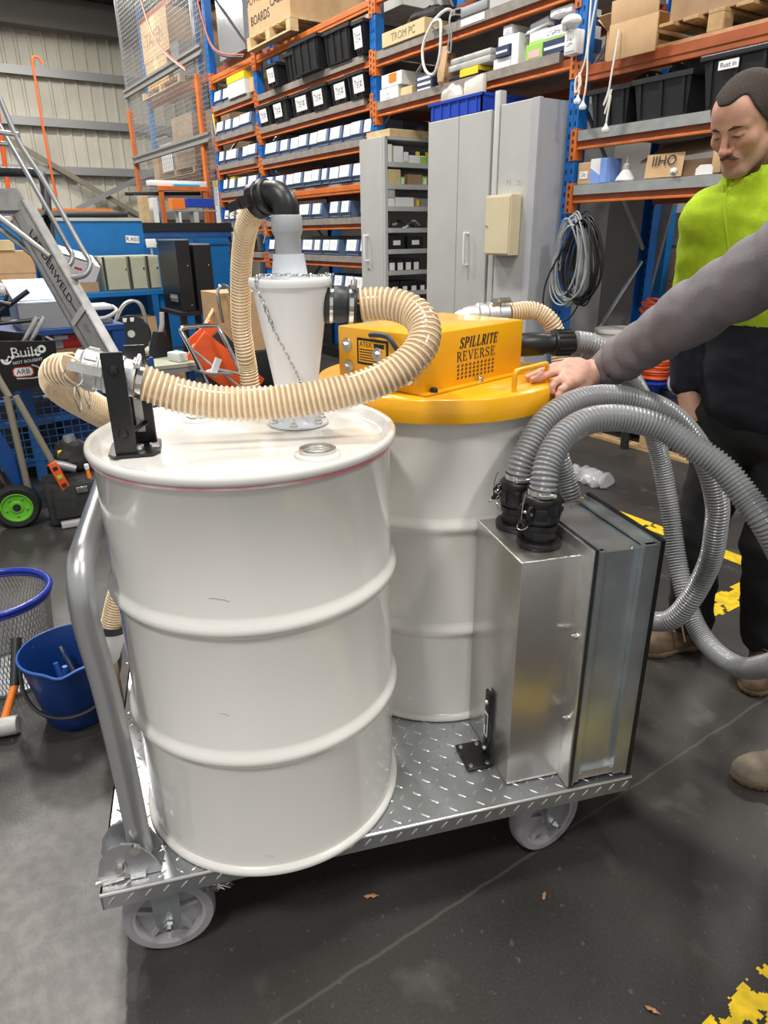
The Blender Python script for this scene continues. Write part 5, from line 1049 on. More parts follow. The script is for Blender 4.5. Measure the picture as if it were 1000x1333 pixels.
# ------------------------------------------------------------------ hoses
t = thing('suction_hose', 'tan spiral hose looping from the cone inlet across to the black bracket', 'hose', HOSE_2[5]); spiral_hose(t, HOSE_2, .034, .0108, .0030)
ci = Vector((.195, .228, 1.243)); ca = Vector((-1, .09, .28)).normalized()
hose_clamp(t, Vector(HOSE_2[-1]) + Vector((.008, -.001, -.004)), ca, .0345, .010, screw=(0, -.4, 1))
al = thing('aluminium_camlock', 'cast aluminium cam-lock coupling held between the black bracket plates', 'coupling', (.16, .23, 1.25))
mk('cast_alu', (.66, .66, .65), .38, metal=.7, bump=.15, bscale=120)
b = MB(); b.lathe([(.0, -.012), (.0335, -.012), (.0335, .01), (.037, .012), (.037, .022), (.035, .024), (.035, .03), (.037, .032), (.037, .040), (.034, .043), (.034, .050), (.036, .052), (.036, .078), (.031, .084), (.031, .092), (.0, .092)], ci + ca * .012, ca, 40)
u = ca.orthogonal().normalized(); w = ca.cross(u)
for k in range(8):
    a = 2 * pi * k / 8; d = u * cos(a) + w * sin(a); b.prism([(.052, .034), (.078, .034), (.074, .040), (.056, .040)], ci + ca * .012 - ca.cross(d) * .005, ca, d, ca.cross(d) * .010)
b.build('coupling_body', 'cast_alu', al)
for s in (1, -1):
    d = Vector((.02, -.97, .15)).normalized() * s; d = (d - ca * d.dot(ca)).normalized(); v = ca.cross(d); o = ci + ca * .058 + d * .037
    a = MB(); a.prism([(-.006, -.002), (.012, -.003), (.016, .004), (.052, .007), (.052, .012), (.010, .012), (-.006, .008)], o - v * .008, ca, d, v * .016); a.build('cam_arm', 'zinc', al, smooth=False)
    e = o + ca * .046 + d * .008; rg = MB(); rg.ring(e + Vector((0, 0, -.019)), .016, .0011, d, 24, 6); rg.sweep([e + Vector((0, 0, -.035)), e + Vector((-.004, 0, -.055)), e + Vector((.002, 0, -.082))], .0012, 5); rg.sweep([e + Vector((.002, 0, -.035)), e + Vector((.006, 0, -.055)), e + Vector((.004, 0, -.078))], .0012, 5); rg.build('pull_ring', 'chrome', al)
t = thing('suction_hose', 'tan spiral hose curling off the left of the front drum and down behind it', 'hose', HOSE_L[3])
spiral_hose(t, [tuple(ci + ca * .10)] + HOSE_L[1:] + [(.155, .63, .99), (.150, .70, .85), (.09, .745, .68), (.02, .75, .54), (-.015, .755, .44)], .0335, .0085, .0026)
el = thing('pipe_elbow', 'white plastic pipe elbow on the tan hose end behind the push handle', 'pipe fitting', (-.02, .755, .35))
MB().sweep([(-.012, .755, .445), (-.025, .765, .40), (-.042, .785, .36), (-.054, .805, .32)], .040, 24).build('elbow_body', 'white_plain', el)
b = MB(); b.lathe([(.038, 0), (.043, 0), (.043, .02), (.038, .02)], (-.013, .755, .43), (.1, 0, 1), 24); b.build('elbow_collar', 'black_rubber', el)
MB().sweep([(-.056, .81, .325), (-.062, .83, .2), (-.066, .85, .004)], .030, 20).build('drop_pipe', 'card_pale', el)
t = thing('suction_hose', 'thin tan spiral hose dropping from the black elbow behind the cone', 'hose', HOSE_1[5])
spiral_hose(t, [tuple(ce + Vector((-.7, .714, -.28)).normalized() * .03)] + HOSE_1[1:], .0245, .0085, .0024)
t = thing('suction_hose', 'tan spiral hose bending down behind the yellow vacuum head', 'hose', HOSE_3[3])
spiral_hose(t, [(1.195, .778, 1.272)] + HOSE_3[:6] + [(1.335, .715, .9), (1.35, .74, .55), (1.36, .80, .12), (1.40, .95, .04), (1.40, 1.15, .032)], .0265, .0085, .0024)
a3 = thing('aluminium_camlock', 'cast aluminium cam-lock on a bent pipe behind the yellow vacuum head', 'coupling', (1.08, .787, 1.2))
b = MB(); q0 = Vector((1.055, .788, 1.262)); a_ = Vector((1, -.07, .06)).normalized()
b.lathe([(0, 0), (.026, 0), (.03, .02), (.031, .04), (.036, .045), (.036, .06), (.030, .063), (.030, .07), (.036, .072), (.036, .1), (.03, .106), (.028, .135), (0, .135)], q0, a_, 32); b.build('coupling_body', 'cast_alu', a3)
camlock_arms(a3, q0 + a_ * .085, a_, .033, 'zinc', True, (0, -.5, .86), .045)
MB().sweep(curve([(1.03, .77, ZL1 + .001), (1.03, .775, 1.21), (1.04, .785, 1.25), tuple(q0 + a_ * .01)], 6), .026, 20).build('bent_pipe', 'cast_alu', a3)
t = thing('vacuum_hose', 'long grey ribbed hose from the front coupling to the black outlet pipe', 'hose', HOSE_A[4])
ribbed_hose(t, HOSE_A[:-3] + [(1.50, .612, 1.10), (1.42, .605, 1.165), (1.365, .604, 1.197), (1.315, .607, 1.206)], .0305, .0090, .0045)
t = thing('vacuum_hose', 'grey ribbed hose from the rear coupling looping round behind the filter housing', 'hose', HOSE_B[4])
ribbed_hose(t, HOSE_B[:-1] + [(1.267, .515, .85), (1.246, .526, .913), (1.227, .545, .965)], .0305, .0090, .0045)
FRAME.pop()
# ================================================================== wire cage and racking far left
cg = thing('wire_cage', 'tall steel wire mesh screen with orange posts in front of the far racking', 'mesh screen', (-12.5, 4.2, 0))
for x, z1 in ((-14.45, 3.62), (-10.93, 3.62)): MB().box(x - .055, 4.17, 0, x + .055, 4.25, z1, .008).build('post', 'rack_orange', cg, smooth=False); MB().box(x - .02, 4.19, z1, x + .02, 4.23, 5.6).build('post_extension', 'galv', cg, smooth=False)
for z in (2.80, 3.86): MB().box(-14.5, 4.17, z - .055, -10.6, 4.18, z + .055).box(-14.5, 4.145, z - .06, -10.6, 4.2, z - .03).box(-14.5, 4.145, z + .03, -10.6, 4.2, z + .06).build('rail', 'rail_grey', cg, smooth=False)
b = MB()
for k in range(62): x = -14.46 + k * .063; b.box(x - .0028, 4.203, 1.9, x + .0028, 4.208, 5.5)
for k in range(56): z = 1.92 + k * .064; b.box(-14.46, 4.208, z - .0028, -10.58, 4.213, z + .0028)
b.build('wire_mesh', 'wire_steel', cg, smooth=False, kind='stuff')
fr = thing('pallet_rack', 'far blue racking of cartons behind the wire mesh screen', 'racking', (-14, 5.2, 0))
for x in (-16.5, -13.5, -10.62):
    for yy in (5.2, 6.2): MB().box(x - .07, yy, 0, x + .07, yy + .09, 5.8).build('upright_post', 'bench_blue', fr, smooth=False)
for z in (2.45, 3.95, 5.4):
    for yy in (5.2, 6.24): MB().box(-16.43, yy, z, -13.57, yy + .06, z + .12).build('beam', 'rack_rust_and_shade', fr, smooth=False); MB().box(-13.43, yy, z, -10.69, yy + .06, z + .12).build('beam', 'rack_rust_and_shade', fr, smooth=False)
MB().sweep([(-16.4, 6.3, 2.6), (-13.6, 6.3, 3.9)], .03, 8).build('brace', 'dark_beam', fr)
def load(label, x0, x1, z0, z1, m='card', y0=5.1, y1=6.1, **kw): return carton(label, x0, x1, y0, y1, z0, z1, m, name='carton_stack' if 'stack' in label else 'cardboard_box', **kw)
pallet('timber pallet under the lettered cartons behind the mesh', -16.3, -14.0, 5.05, 6.2, 4.075, 'timber_pale')
ld = load('big brown carton lettered in black behind the top of the mesh', -16.1, -14.5, 4.68, 5.35, tape='card_pale'); text('TAKEN', .34, (-15.3, 5.096, 5.0), (1, 0, 0), (0, 0, 1), 'card_dark', ld, name='printing')
load('plain brown carton under the lettered one behind the mesh', -16.05, -14.7, 4.21, 4.67, tape='card_pale'); load('stretch-wrapped white bundle beside the lettered carton behind the mesh', -14.45, -14.02, 4.21, 4.72, 'plastic_clear')
pallet('timber pallet low behind the mesh', -15.9, -13.7, 5.05, 6.2, 2.575, 'timber'); load('wrapped tan carton stack at the right behind the lower mesh', -14.85, -13.75, 2.71, 3.58, 'wrap_brown', band=(.3, .5, .1, .95, 'plastic_clear'))
load('white peaked carton left of the wrapped stack behind the mesh', -15.7, -15.0, 2.71, 3.25, 'white_box', open_=True); load('tan carton left of the white peaked carton behind the mesh', -16.3, -15.95, 2.575, 3.1)
load('brown patterned carton stack close to the narrow bay', -13.2, -12.0, 2.575, 3.5, 'card_dark', band=(.2, .8, .3, .6, 'card')); load('crinkled clear-wrapped load right of the mesh post', -12.2, -11.2, 4.075, 5.0, 'plastic_clear'); load('yellow-topped blue and white carton behind the orange post', -13.0, -12.0, 1.5, 2.4, 'white_box', lid=(.12, 'yellow_plain'), band=(.2, .6, .3, .8, 'print_blue'))
load('red-brown carton stack seen through the narrow bay', -11.9, -10.9, 1.8, 2.44, 'card_dark', y0=5.3); load('dark brown load high behind the narrow bay', -12.0, -10.9, 5.525, 5.8, 'card_dark')
for a, c in (((-12.9, 4.05, 5.5), (-11.0, 4.07, 3.66)), ((-10.5, 4.1, 4.6), (-9.1, 4.12, 3.5))):
    m_ = (Vector(a) + Vector(c)) / 2 + Vector((-.25, 0, -.28)); t = thing('power_lead', 'slack %s lead drooping down to the %s' % (('red and grey', 'orange mesh post') if a[0] < -11 else ('blue and red', 'narrow bay top beam')), 'lead', a)
    MB().sweep(curve([a, m_, c], 14), .014, 7).build('cord', 'cable_grey' if a[0] < -11 else 'cord_navy', t); MB().sweep(curve([tuple(Vector(p) + Vector((.02, -.01, .02))) for p in (a, m_, c)], 14), .008, 6).build('red_cord', 'cable_orange', t)
tag(MB().sweep(curve([(-17, 3.357, 4.685), (-17, 3.30, 4.78), (-17, 3.222, 4.788), (-17, 3.185, 4.72), (-17, 3.18, 4.6), (-17, 3.167, 3.644), (-17, 3.184, 2.3), (-17, 3.19, .002)], 8), .024, 8).build('conduit', 'cable_orange'), 'orange pipe hooked at its top in front of the ribbed wall', 'pipe')
tag(MB().cyl((-9.26, 1.24, 1.702), (-9.26, 1.31, 2.9), .024, n=8).build('conduit', 'cable_orange'), 'thick orange upright rod behind the ladder rails', 'pipe')
# ------------------------------------------------------------------ blue benches along the far side
bn_ = thing('workbench', 'long blue steel workbench carrying the sage cabinets', 'workbench', (-8.8, 1.6, 0))
MB().box(-9.15, .2, .855, -8.48, 2.66, .912, .006).build('bench_top', 'bench_blue', bn_, smooth=False)
for y_ in (.25, 1.4, 2.58):
    for x_ in (-8.55, -9.1): MB().box(x_ - .03, y_ - .03, 0, x_ + .03, y_ + .03, .855).build('leg', 'bench_blue', bn_, smooth=False)
MB().box(-9.12, .25, .25, -8.52, 2.6, .28).build('lower_shelf', 'bench_blue', bn_, smooth=False)
for k, (y0, y1, z1, m) in enumerate(((.4, .75, .62, 'card_dark'), (.85, 1.3, .7, 'grey_plain'), (1.45, 1.8, .6, 'tub_black'), (1.9, 2.2, .52, 'white_box'), (2.25, 2.5, .6, 'card'))): carton('box on the low shelf beneath the blue workbench, %s from the left' % ORD[k], -9.0, -8.6, y0, y1, .282, z1, m, name='storage_box')
bp = thing('bench_screen', 'tall flat blue steel screen behind the workbench with the small white sign', 'screen', (-9.25, 1.5, 0)); MB().box(-9.30, -1.5, .001, -9.22, 2.66, 1.665, .004).build('screen_panel', 'bench_blue', bp, smooth=False); MB().box(-9.31, -1.5, 1.665, -9.20, 2.66, 1.70).build('screen_cap', 'cab_grey', bp, smooth=False)
sg = thing('sign', 'small tilted white sign reading R.A03 on the blue screen', 'sign', (-9.2, 2.5, 1.43)); MB().obox((-9.213, 2.515, 1.458), .006, .16, .082, rx=-.07).build('sign_plate', 'white_plain', sg, smooth=False); text('R.A03', .062, (-9.2085, 2.515, 1.458), (0, 1, -.07), (0, .07, 1), 'ink', sg, .0006)
ot = thing('power_outlet', 'white double power outlet on grey conduit beside the sign', 'outlet', (-9.2, 2.7, 1.36)); MB().box(-9.12, 2.64, 1.36, -9.08, 2.76, 1.46, .006).build('outlet_box', 'white_plain', ot); MB().cyl((-9.11, 2.70, .92), (-9.11, 2.70, 1.36), .014, n=10).cyl((-9.11, 2.76, 1.41), (-9.11, 3.0, 1.37), .010, n=8).build('conduit', 'cab_grey', ot)
b2 = thing('machine_guard', 'darker blue steel guarding with a black band right of the screen', 'guard', (-10.2, 3.5, 0)); MB().box(-10.3, 2.75, .001, -10.05, 4.10, 1.47, .004).build('guard_panel', 'bench_blue', b2, smooth=False); MB().box(-10.32, 2.7, 1.55, -10.02, 4.15, 1.655).build('black_band', 'tub_black', b2, smooth=False); MB().box(-10.3, 2.75, 1.472, -10.04, 4.15, 1.548, .006).build('top_rail', 'cage_blue', b2, smooth=False); MB().box(-10.06, 3.58, .01, -10.03, 3.63, 1.47).box(-10.06, 2.75, 1.37, -10.03, 4.15, 1.40).build('guard_rib', 'cage_blue', b2, smooth=False)
def sage(y0, y1, k):
    t = thing('metal_enclosure', 'sage green steel enclosure on the blue workbench, %s' % ('leftmost', 'middle one', 'rightmost beside the black cabinets')[k], 'enclosure', (-8.8, (y0 + y1) / 2, .914)); MB().box(-9.05, y0, .914, -8.55, y1, 1.285, .004).build('case', 'sage', t, smooth=False); MB().box(-8.55, y0 + .03, .93, -8.53, y1 - .012, 1.27, .003).build('door', 'sage', t, smooth=False); MB().box(-8.549, y0 + .002, .92, -8.545, y0 + .026, 1.28).build('door_gap', 'dark_gap', t, smooth=False); MB().lathe([(0, .008), (.012, .007), (.012, 0)], (-8.53, y1 - .03, 1.15), (1, 0, 0), 10).build('lock', 'chrome', t)
sage(1.965, 2.235, 0); sage(2.245, 2.44, 1); sage(2.45, 2.60, 2)
carton('brown carton on the bench at the left edge below the ladder platform', -9.0, -8.62, .78, 1.28, .914, 1.36, 'card', lid=(.5, 'card'), tape='cab_grey'); carton('smaller brown carton stacked behind the bench carton at the left edge', -9.05, -8.6, .8, 1.12, 1.366, 1.47, 'card_pale')
w = thing('cardboard_box', 'tilted white carton with red print behind the ladder rails', 'box', (-8.75, 1.75, 1.1)); MB().obox((-8.72, 1.72, 1.19), .34, .38, .24, rx=-.35, ry=.35, b=.004).build('carton_body', 'white_box', w, smooth=False); MB().obox((-8.60, 1.72, 1.31), .20, .34, .004, rx=-.35, ry=.35).build('printed_panel', 'label_white', w, smooth=False); MB().obox((-8.535, 1.60, 1.20), .004, .05, .04, rx=-.35, ry=.35).obox((-8.535, 1.70, 1.17), .004, .08, .02, rx=-.35, ry=.35).build('red_print', 'red_plain', w, smooth=False); MB().box(-8.9, 1.6, .913, -8.6, 1.9, 1.02).build('prop_block', 'card_dark', w, smooth=False)
carton('brown and red carton standing behind the tilted white carton', -9.15, -8.93, 1.40, 1.56, .914, 1.5, 'card', band=(.1, .9, .3, .7, 'red_plain'))
# goods along the top of the blue screen
tag(MB().sweep([(-9.24, 1.5, 1.73), (-9.24, 2.5, 1.735)], .03, 10).build('steel_bar', 'tub_black'), 'long black bar lying along the top of the blue screen', 'bar'); tag(MB().box(-9.32, 1.3, 1.775, -9.27, 2.35, 1.80).build('steel_bar', 'orange_plain'), 'thin orange bar lying along the blue screen behind the black bar', 'bar'); tag(MB().box(-9.325, 1.25, 1.70, -9.27, 2.4, 1.774).build('steel_bar', 'grey_plain'), 'grey channel lying under the orange bar on the blue screen', 'bar')
for k, (y0, y1, z1, m, lb_) in enumerate(((.83, 1.0, 2.0, 'orange_plain', 'orange box lid'), (1.02, 1.14, 1.93, 'yellow_plain', 'yellow and green book-like pack'), (1.155, 1.22, 1.88, 'white_box', 'white paper bundle'))): carton('%s on the ledge behind the ladder rails' % lb_, -9.29, -9.215, y0, y1, 1.702, z1, m, name='shelf_item', cat='pack')
# rod rack in front of the far mesh
rr_ = thing('stock_stand', 'orange steel stand holding white and dark bar stock below the mesh', 'stand', (-10.7, 3.8, 0)); XS = -10.72
for y_ in (3.42, 4.06): MB().box(XS - .03, y_ - .03, .001, XS + .03, y_ + .03, 2.15, .004).build('post', 'rack_orange', rr_, smooth=False)
MB().box(XS - .05, 3.38, 2.092, XS + .05, 4.10, 2.152, .004).build('top_rail', 'rack_orange', rr_, smooth=False); MB().box(XS - .10, 3.05, 1.965, XS - .05, 4.10, 2.03).build('rear_rail', 'grey_plain', rr_, smooth=False)
tag(MB().box(XS - .2, 3.28, 2.155, XS - .02, 4.12, 2.228, .006).build('plastic_trunking', 'white_plain'), 'long white plastic trunking lying on the orange stand', 'trunking'); tag(MB().box(XS - .01, 3.6, 2.154, XS + .05, 3.98, 2.178).build('plastic_strip', 'cyan'), 'pale blue strip lying in front of the white trunking', 'strip'); tag(MB().obox((XS - .14, 3.5, 2.06), .06, 1.1, .05, rx=.015, b=.01).build('steel_bar', 'tub_black'), 'dark bundle of bars slung under the white trunking', 'bar')
for k, (y0, y1, z0, z1, m, lb_) in enumerate(((3.05, 3.15, 1.66, 1.99, 'timber_pale', 'upright pale board'), (3.2, 3.27, 1.66, 1.97, 'white_box', 'upright white panel'), (3.47, 3.65, 1.83, 1.97, 'orange_plain', 'orange toolbox'), (3.69, 4.06, 1.86, 1.97, 'blue_bin', 'bright blue bin'), (3.46, 4.1, 1.80, 1.828, 'grey_plain', 'grey channel shelf'), (3.76, 3.83, 1.66, 1.798, 'cab_grey', 'grey square post'), (3.55, 3.58, 1.66, 1.798, 'white_box', 'small white stick'))): carton('%s on the dark blue guarding under the orange stand' % lb_, -10.32, -10.15, y0 - .1, y1 - .1, z0, z1, m, name='stored_item', cat='stock')
# black cabinets
def black_cab(x0, x1, y0, y1, z1, label):
    t = thing('black_cabinet', label, 'cabinet', ((x0 + x1) / 2, (y0 + y1) / 2, .741)); MB().box(x0, y0, .742, x1, y1, z1, .004).build('case', 'black_metal', t, smooth=False); MB().box(x0 + .02, y0 + .005, z1, x1 - .02, y1 - .005, z1 + .012).build('top_plate', 'grey_plain', t, smooth=False)
    b = MB(); b.box(x1 - .34, y0 - .004, .83, x1 - .12, y0, .90); b.box(x1 - .34, y0 - .010, .865, x1 - .12, y0 - .004, .875); b.build('cable_slot', 'grey_plain', t, smooth=False); q = MB()
    for z in (.80, 1.2): q.lathe([(0, .005), (.007, .004), (.008, 0)], (x1, y1 - .04, z), (1, 0, 0), 10)
    q.build('case_screws', 'chrome', t, kind='stuff')
black_cab(-8.10, -7.5, 2.47, 2.62, 1.447, 'tall glossy black cabinet, left of the pair by the blue guarding'); black_cab(-7.98, -7.45, 2.64, 2.83, 1.40, 'tall glossy black cabinet, right of the pair by the blue guarding')
pt = thing('packing_table', 'dark bench under the two black cabinets', 'table', (-7.9, 2.4, 0)); MB().box(-8.15, 2.42, .70, -7.42, 2.88, .74).build('table_top', 'tub_black', pt, smooth=False)
for x_ in (-8.1, -7.47):
    for y_ in (2.46, 2.84): MB().box(x_ - .03, y_ - .03, 0, x_ + .03, y_ + .03, .70).build('leg', 'tub_black', pt, smooth=False)
# cable reel on its stand, low bench with grey top
lb2 = thing('low_bench', 'low bench with a pale green-grey top behind the tan hose', 'table', (-6.6, 1.75, 0)); MB().box(-7.1, 1.30, .44, -5.9, 2.02, .475, .004).build('table_top', 'sage', lb2, smooth=False); MB().box(-7.09, 1.31, .40, -5.91, 2.01, .44).build('table_frame', 'grey_plain', lb2, smooth=False)
for x_ in (-7.05, -5.95):
    for y_ in (1.36, 1.97): MB().box(x_ - .025, y_ - .025, 0, x_ + .025, y_ + .025, .40).build('leg', 'trolley_blue', lb2, smooth=False)
cr = thing('cable_reel', 'black cable reel on a wire stand standing on the low bench', 'reel', (-6.8, 1.75, .476)); ax = Vector((.9, -.35, .1)).normalized(); c = Vector((-6.75, 1.72, .65)); MB().lathe([(.025, -.05), (.165, -.05), (.168, -.04), (.165, -.035), (.09, -.03), (.09, .03), (.165, .035), (.168, .04), (.165, .05), (.025, .05)], c, ax, 36).build('reel_flanges', 'tub_black', cr); MB().lathe([(0, .056), (.032, .056), (.034, .05)], c, ax, 20).build('reel_hub', 'cab_grey', cr)
for s in (-1, 1): MB().sweep(curve([c + ax * .07 * s + Vector((0, -.15, -.172)), c + ax * .07 * s + Vector((0, -.13, .1)), c + ax * .07 * s + Vector((0, -.02, .27)), c + ax * .07 * s + Vector((0, .12, .24)), c + ax * .07 * s + Vector((0, .16, -.172))], 8), .012, 8).build('reel_stand', 'wire_steel', cr)
u = ax.orthogonal().normalized(); w_ = ax.cross(u)
for k, a in enumerate((.6, 1.1)): d = u * cos(a) + w_ * sin(a); MB().obox(c + ax * .052 + d * .13, .006, .04, .035).build('reel_label', 'label_white', cr, smooth=False)
pr = thing('press_tool', 'black hand press with a pale lever beside the cable reel', 'tool', (-6.45, 1.86, .476)); MB().prism([(-.10, 0), (.10, 0), (.08, .10), (.03, .22), (-.02, .22), (-.07, .10)], (-6.42, 1.84, .477), (-.2, .98, 0), (0, 0, 1), (.10, .02, 0)).build('press_body', 'black_metal', pr, smooth=False); MB().sweep([(-6.4, 1.86, .62), (-6.38, 1.90, .76), (-6.38, 1.91, .86)], .022, 10).build('press_lever', 'cab_grey', pr)
tag(MB().obox((-6.05, 1.90, .515), .16, .10, .075, rz=.3, b=.008).build('plastic_tray', 'white_plain'), 'small white tray at the near end of the low bench', 'tray'); tag(MB().obox((-6.2, 1.96, .51), .12, .05, .06, rz=.2, b=.01).build('cloth_roll', 'cyan'), 'bright cyan roll on the low bench behind the white tray', 'roll')
tag(MB().obox((-7.3, 2.05, .153), .3, .5, .3, rz=.1, b=.004).build('cardboard_box', 'card'), 'brown carton on the floor behind the cable reel', 'box')
tag(MB().cyl((-6.05, 2.0, .51), (-6.5, 2.45, .86), .018, n=10).build('timber_pole', 'timber_pale'), 'pale timber pole leaning beside the folding hand truck', 'pole')
ht = thing('hand_truck', 'folded chrome-framed hand truck standing left of the white cone', 'hand truck', (-5.9, 2.1, 0))
for y_ in (1.95, 2.28): MB().sweep(curve([(-5.7, y_ + .12, .002), (-5.75, y_ + .07, .35), (-5.8, y_ - .03, .65), (-5.83, y_ - .06, .74)], 6), .020, 10).build('side_tube', 'chrome', ht)
MB().sweep(curve([(-5.83, 1.89, .735), (-5.84, 1.90, .775), (-5.84, 2.05, .78), (-5.84, 2.2, .77), (-5.83, 2.22, .735)], 6), .020, 10).build('grip_tube', 'chrome', ht); MB().sweep(curve([(-5.74, 2.02, .4), (-5.74, 2.12, .42), (-5.74, 2.33, .36)], 5), .012, 8).sweep([(-5.80, 1.93, .62), (-5.72, 2.35, .22)], .010, 8).build('cross_bar', 'wire_steel', ht); MB().obox((-5.72, 2.1, .40), .16, .26, .012, rx=-.15).build('folding_plate', 'galv', ht, smooth=False); MB().obox((-5.69, 2.1, .45), .03, .16, .05, rx=1.1).build('plate_latch', 'white_plain', ht, smooth=False); MB().box(-5.8, 1.95, .003, -5.55, 2.5, .015).build('toe_plate', 'galv', ht, smooth=False)
for k, (y0, z0, l, rx_, m, x_) in enumerate(((2.34, .40, .75, -.72, 'red_orange', -6.15), (2.40, .36, .68, -.80, 'tub_black', -6.08), (2.30, .36, .72, -.98, 'red_orange', -6.02))): tag(MB().obox((x_, y0 + .02, z0), .03, .30, l, rx=rx_ * -.85, b=.006).build('folding_panel', m), '%s sloping panel of the heap left of the white cone, %s from the back' % ('bright red-orange' if m == 'red_orange' else 'black', ORD[k]), 'panel')
carton('large brown carton behind the red-orange panels', -6.75, -6.3, 2.42, 2.85, .45, 1.0, 'card', open_=False); tag(MB().box(-6.8, 2.4, .001, -6.25, 2.9, .447, .01).build('storage_chest', 'tub_black'), 'black chest under the large brown carton', 'chest')
tag(MB().sweep(curve([(-6.2, 2.40, .75), (-6.2, 2.38, 1.02), (-6.2, 2.44, 1.07), (-6.2, 2.50, 1.0), (-6.2, 2.52, .62)], 6), .016, 8).build('tube_handle', 'chrome'), 'bent chrome tube handle in front of the large brown carton', 'handle')
# ------------------------------------------------------------------ platform ladder
ld = thing('platform_ladder', 'alloy platform ladder with black lettering down its stile, left behind the drum', 'ladder', (-3.6, .7, 0))
A, B_ = Vector((-4.062, 0.597, 1.585)), Vector((-3.615, 0.781, 0.919)); dirn = (B_ - A).normalized(); foot = A + dirn * ((A.z - .002) / -dirn.z); sd = Vector((-dirn.y, dirn.x, 0)).normalized() * -1; nn_ = dirn.cross(sd).normalized()
def stile(A0, m, nm, extra=.05):
    ln = (foot - A).length; b = MB(); b.prism([(-.0, -.062), (.010, -.062), (.010, .062), (.0, .062)], A0 - dirn * .05, sd, nn_, dirn * (ln + extra)); b.prism([(-.045, -.062), (.010, -.062), (.010, -.050), (-.045, -.050)], A0 - dirn * .05, sd, nn_, dirn * (ln + extra)); b.prism([(-.045, .050), (.010, .050), (.010, .062), (-.045, .062)], A0 - dirn * .05, sd, nn_, dirn * (ln + extra))
    return b.build(nm, m, ld, smooth=False)
s1 = stile(A, 'alu_ladder', 'stile'); LF = Vector((-.556, -.831, 0)); stile(A + LF * .075 + sd * -.05 - dirn * -.03, 'alu_ladder', 'rear_leg', -.06)
wv_ = sd.cross(dirn)
text('LADDERWELD', .062, A + dirn * .285 + sd * .0112, dirn, wv_, 'ink', s1, .0005); text('.com', .03, A + dirn * .51 + sd * .0112, dirn, wv_, 'ink', s1, .0005); text('48"', .05, A + dirn * .64 + sd * .0112, dirn, wv_, 'tube_grey', s1, .0005); MB().prism([(-.015, -.075), (.015, -.075), (.015, .075), (-.015, .075)], A + dirn * .565 + sd * .011, dirn, nn_, sd * .006).build('hinge_plate', 'alu_bright', s1, smooth=False)
pq = [Vector(v) for v in [(-4.324, 0.39, 1.704), (-4.146, 0.613, 1.7), (-4.051, 0.643, 1.599), (-4.265, 0.363, 1.6)]]; nrm = (pq[1] - pq[0]).cross(pq[3] - pq[0]).normalized(); b = MB(); vs = pq + [v + nrm * -.03 for v in pq]; b.add(vs, [(0, 1, 2, 3), (7, 6, 5, 4), (0, 4, 5, 1), (1, 5, 6, 2), (2, 6, 7, 3), (3, 7, 4, 0)]); b.build('platform_edge', 'alu_ladder', ld, smooth=False)
bo = MB()
for q in (.12, .40): bo.lathe([(0, .005), (.008, .004), (.009, 0)], pq[2].lerp(pq[3], q) + (pq[1] - pq[2]) * .2, nrm if nrm.x > 0 else -nrm, 10)
bo.build('platform_bolt', 'zinc', ld, kind='stuff')
b = MB(); o_ = Vector((-4.284, 0.315, 1.6)); b.add([pq[2], pq[3], pq[3] + Vector((-.30, .20, .0)), pq[2] + Vector((-.30, .20, .0)), pq[2] + Vector((0, 0, .02)), pq[3] + Vector((0, 0, .02)), pq[3] + Vector((-.30, .20, .02)), pq[2] + Vector((-.30, .20, .02))], [(0, 1, 2, 3), (7, 6, 5, 4), (0, 4, 5, 1), (1, 5, 6, 2), (2, 6, 7, 3), (3, 7, 4, 0)]); b.build('platform_deck', 'alu_ladder', ld, smooth=False)
for q in ([(-4.383, 0.638, 2.14), (-4.249, 0.668, 1.934), (-4.097, 0.731, 1.735), (-3.884, 0.803, 1.448), (-3.81, 0.818, 1.37), (-3.789, 0.779, 1.315), (-3.823, 0.719, 1.302)], [(-4.576, 0.621, 2.088), (-4.45, 0.659, 1.935), (-4.27, 0.705, 1.733), (-4.047, 0.765, 1.466), (-3.984, 0.776, 1.404), (-3.955, 0.747, 1.358), (-3.956, 0.694, 1.341)]): MB().sweep(curve(q, 8), .0125, 12).build('hand_rail', 'tube_grey', ld)
for p_, q in [((-4.388, 0.507, 1.997), (-4.26, 0.676, 1.966)), ((-4.559, 0.515, 1.959), (-4.459, 0.651, 1.942))]: MB().cyl(p_, q, .012, n=10).build('rail_bar', 'alu_bright', ld)
MB().sweep(curve([(-4.698, 0.5, 1.823), (-4.58, 0.673, 1.821), (-4.494, 0.773, 1.807), (-4.447, 0.786, 1.756), (-4.36, 0.756, 1.562), (-4.246, 0.733, 1.351)], 6), .024, 12).build('gate_bar', 'black_rubber', ld)
for p_, q in [((-3.893, 0.658, 1.401), (-4.12, 0.469, 1.607)), ((-4.043, 0.654, 1.359), (-4.262, 0.475, 1.561))]: MB().cyl(p_, q, .015, n=10).build('stay_tube', 'alu_ladder', ld)
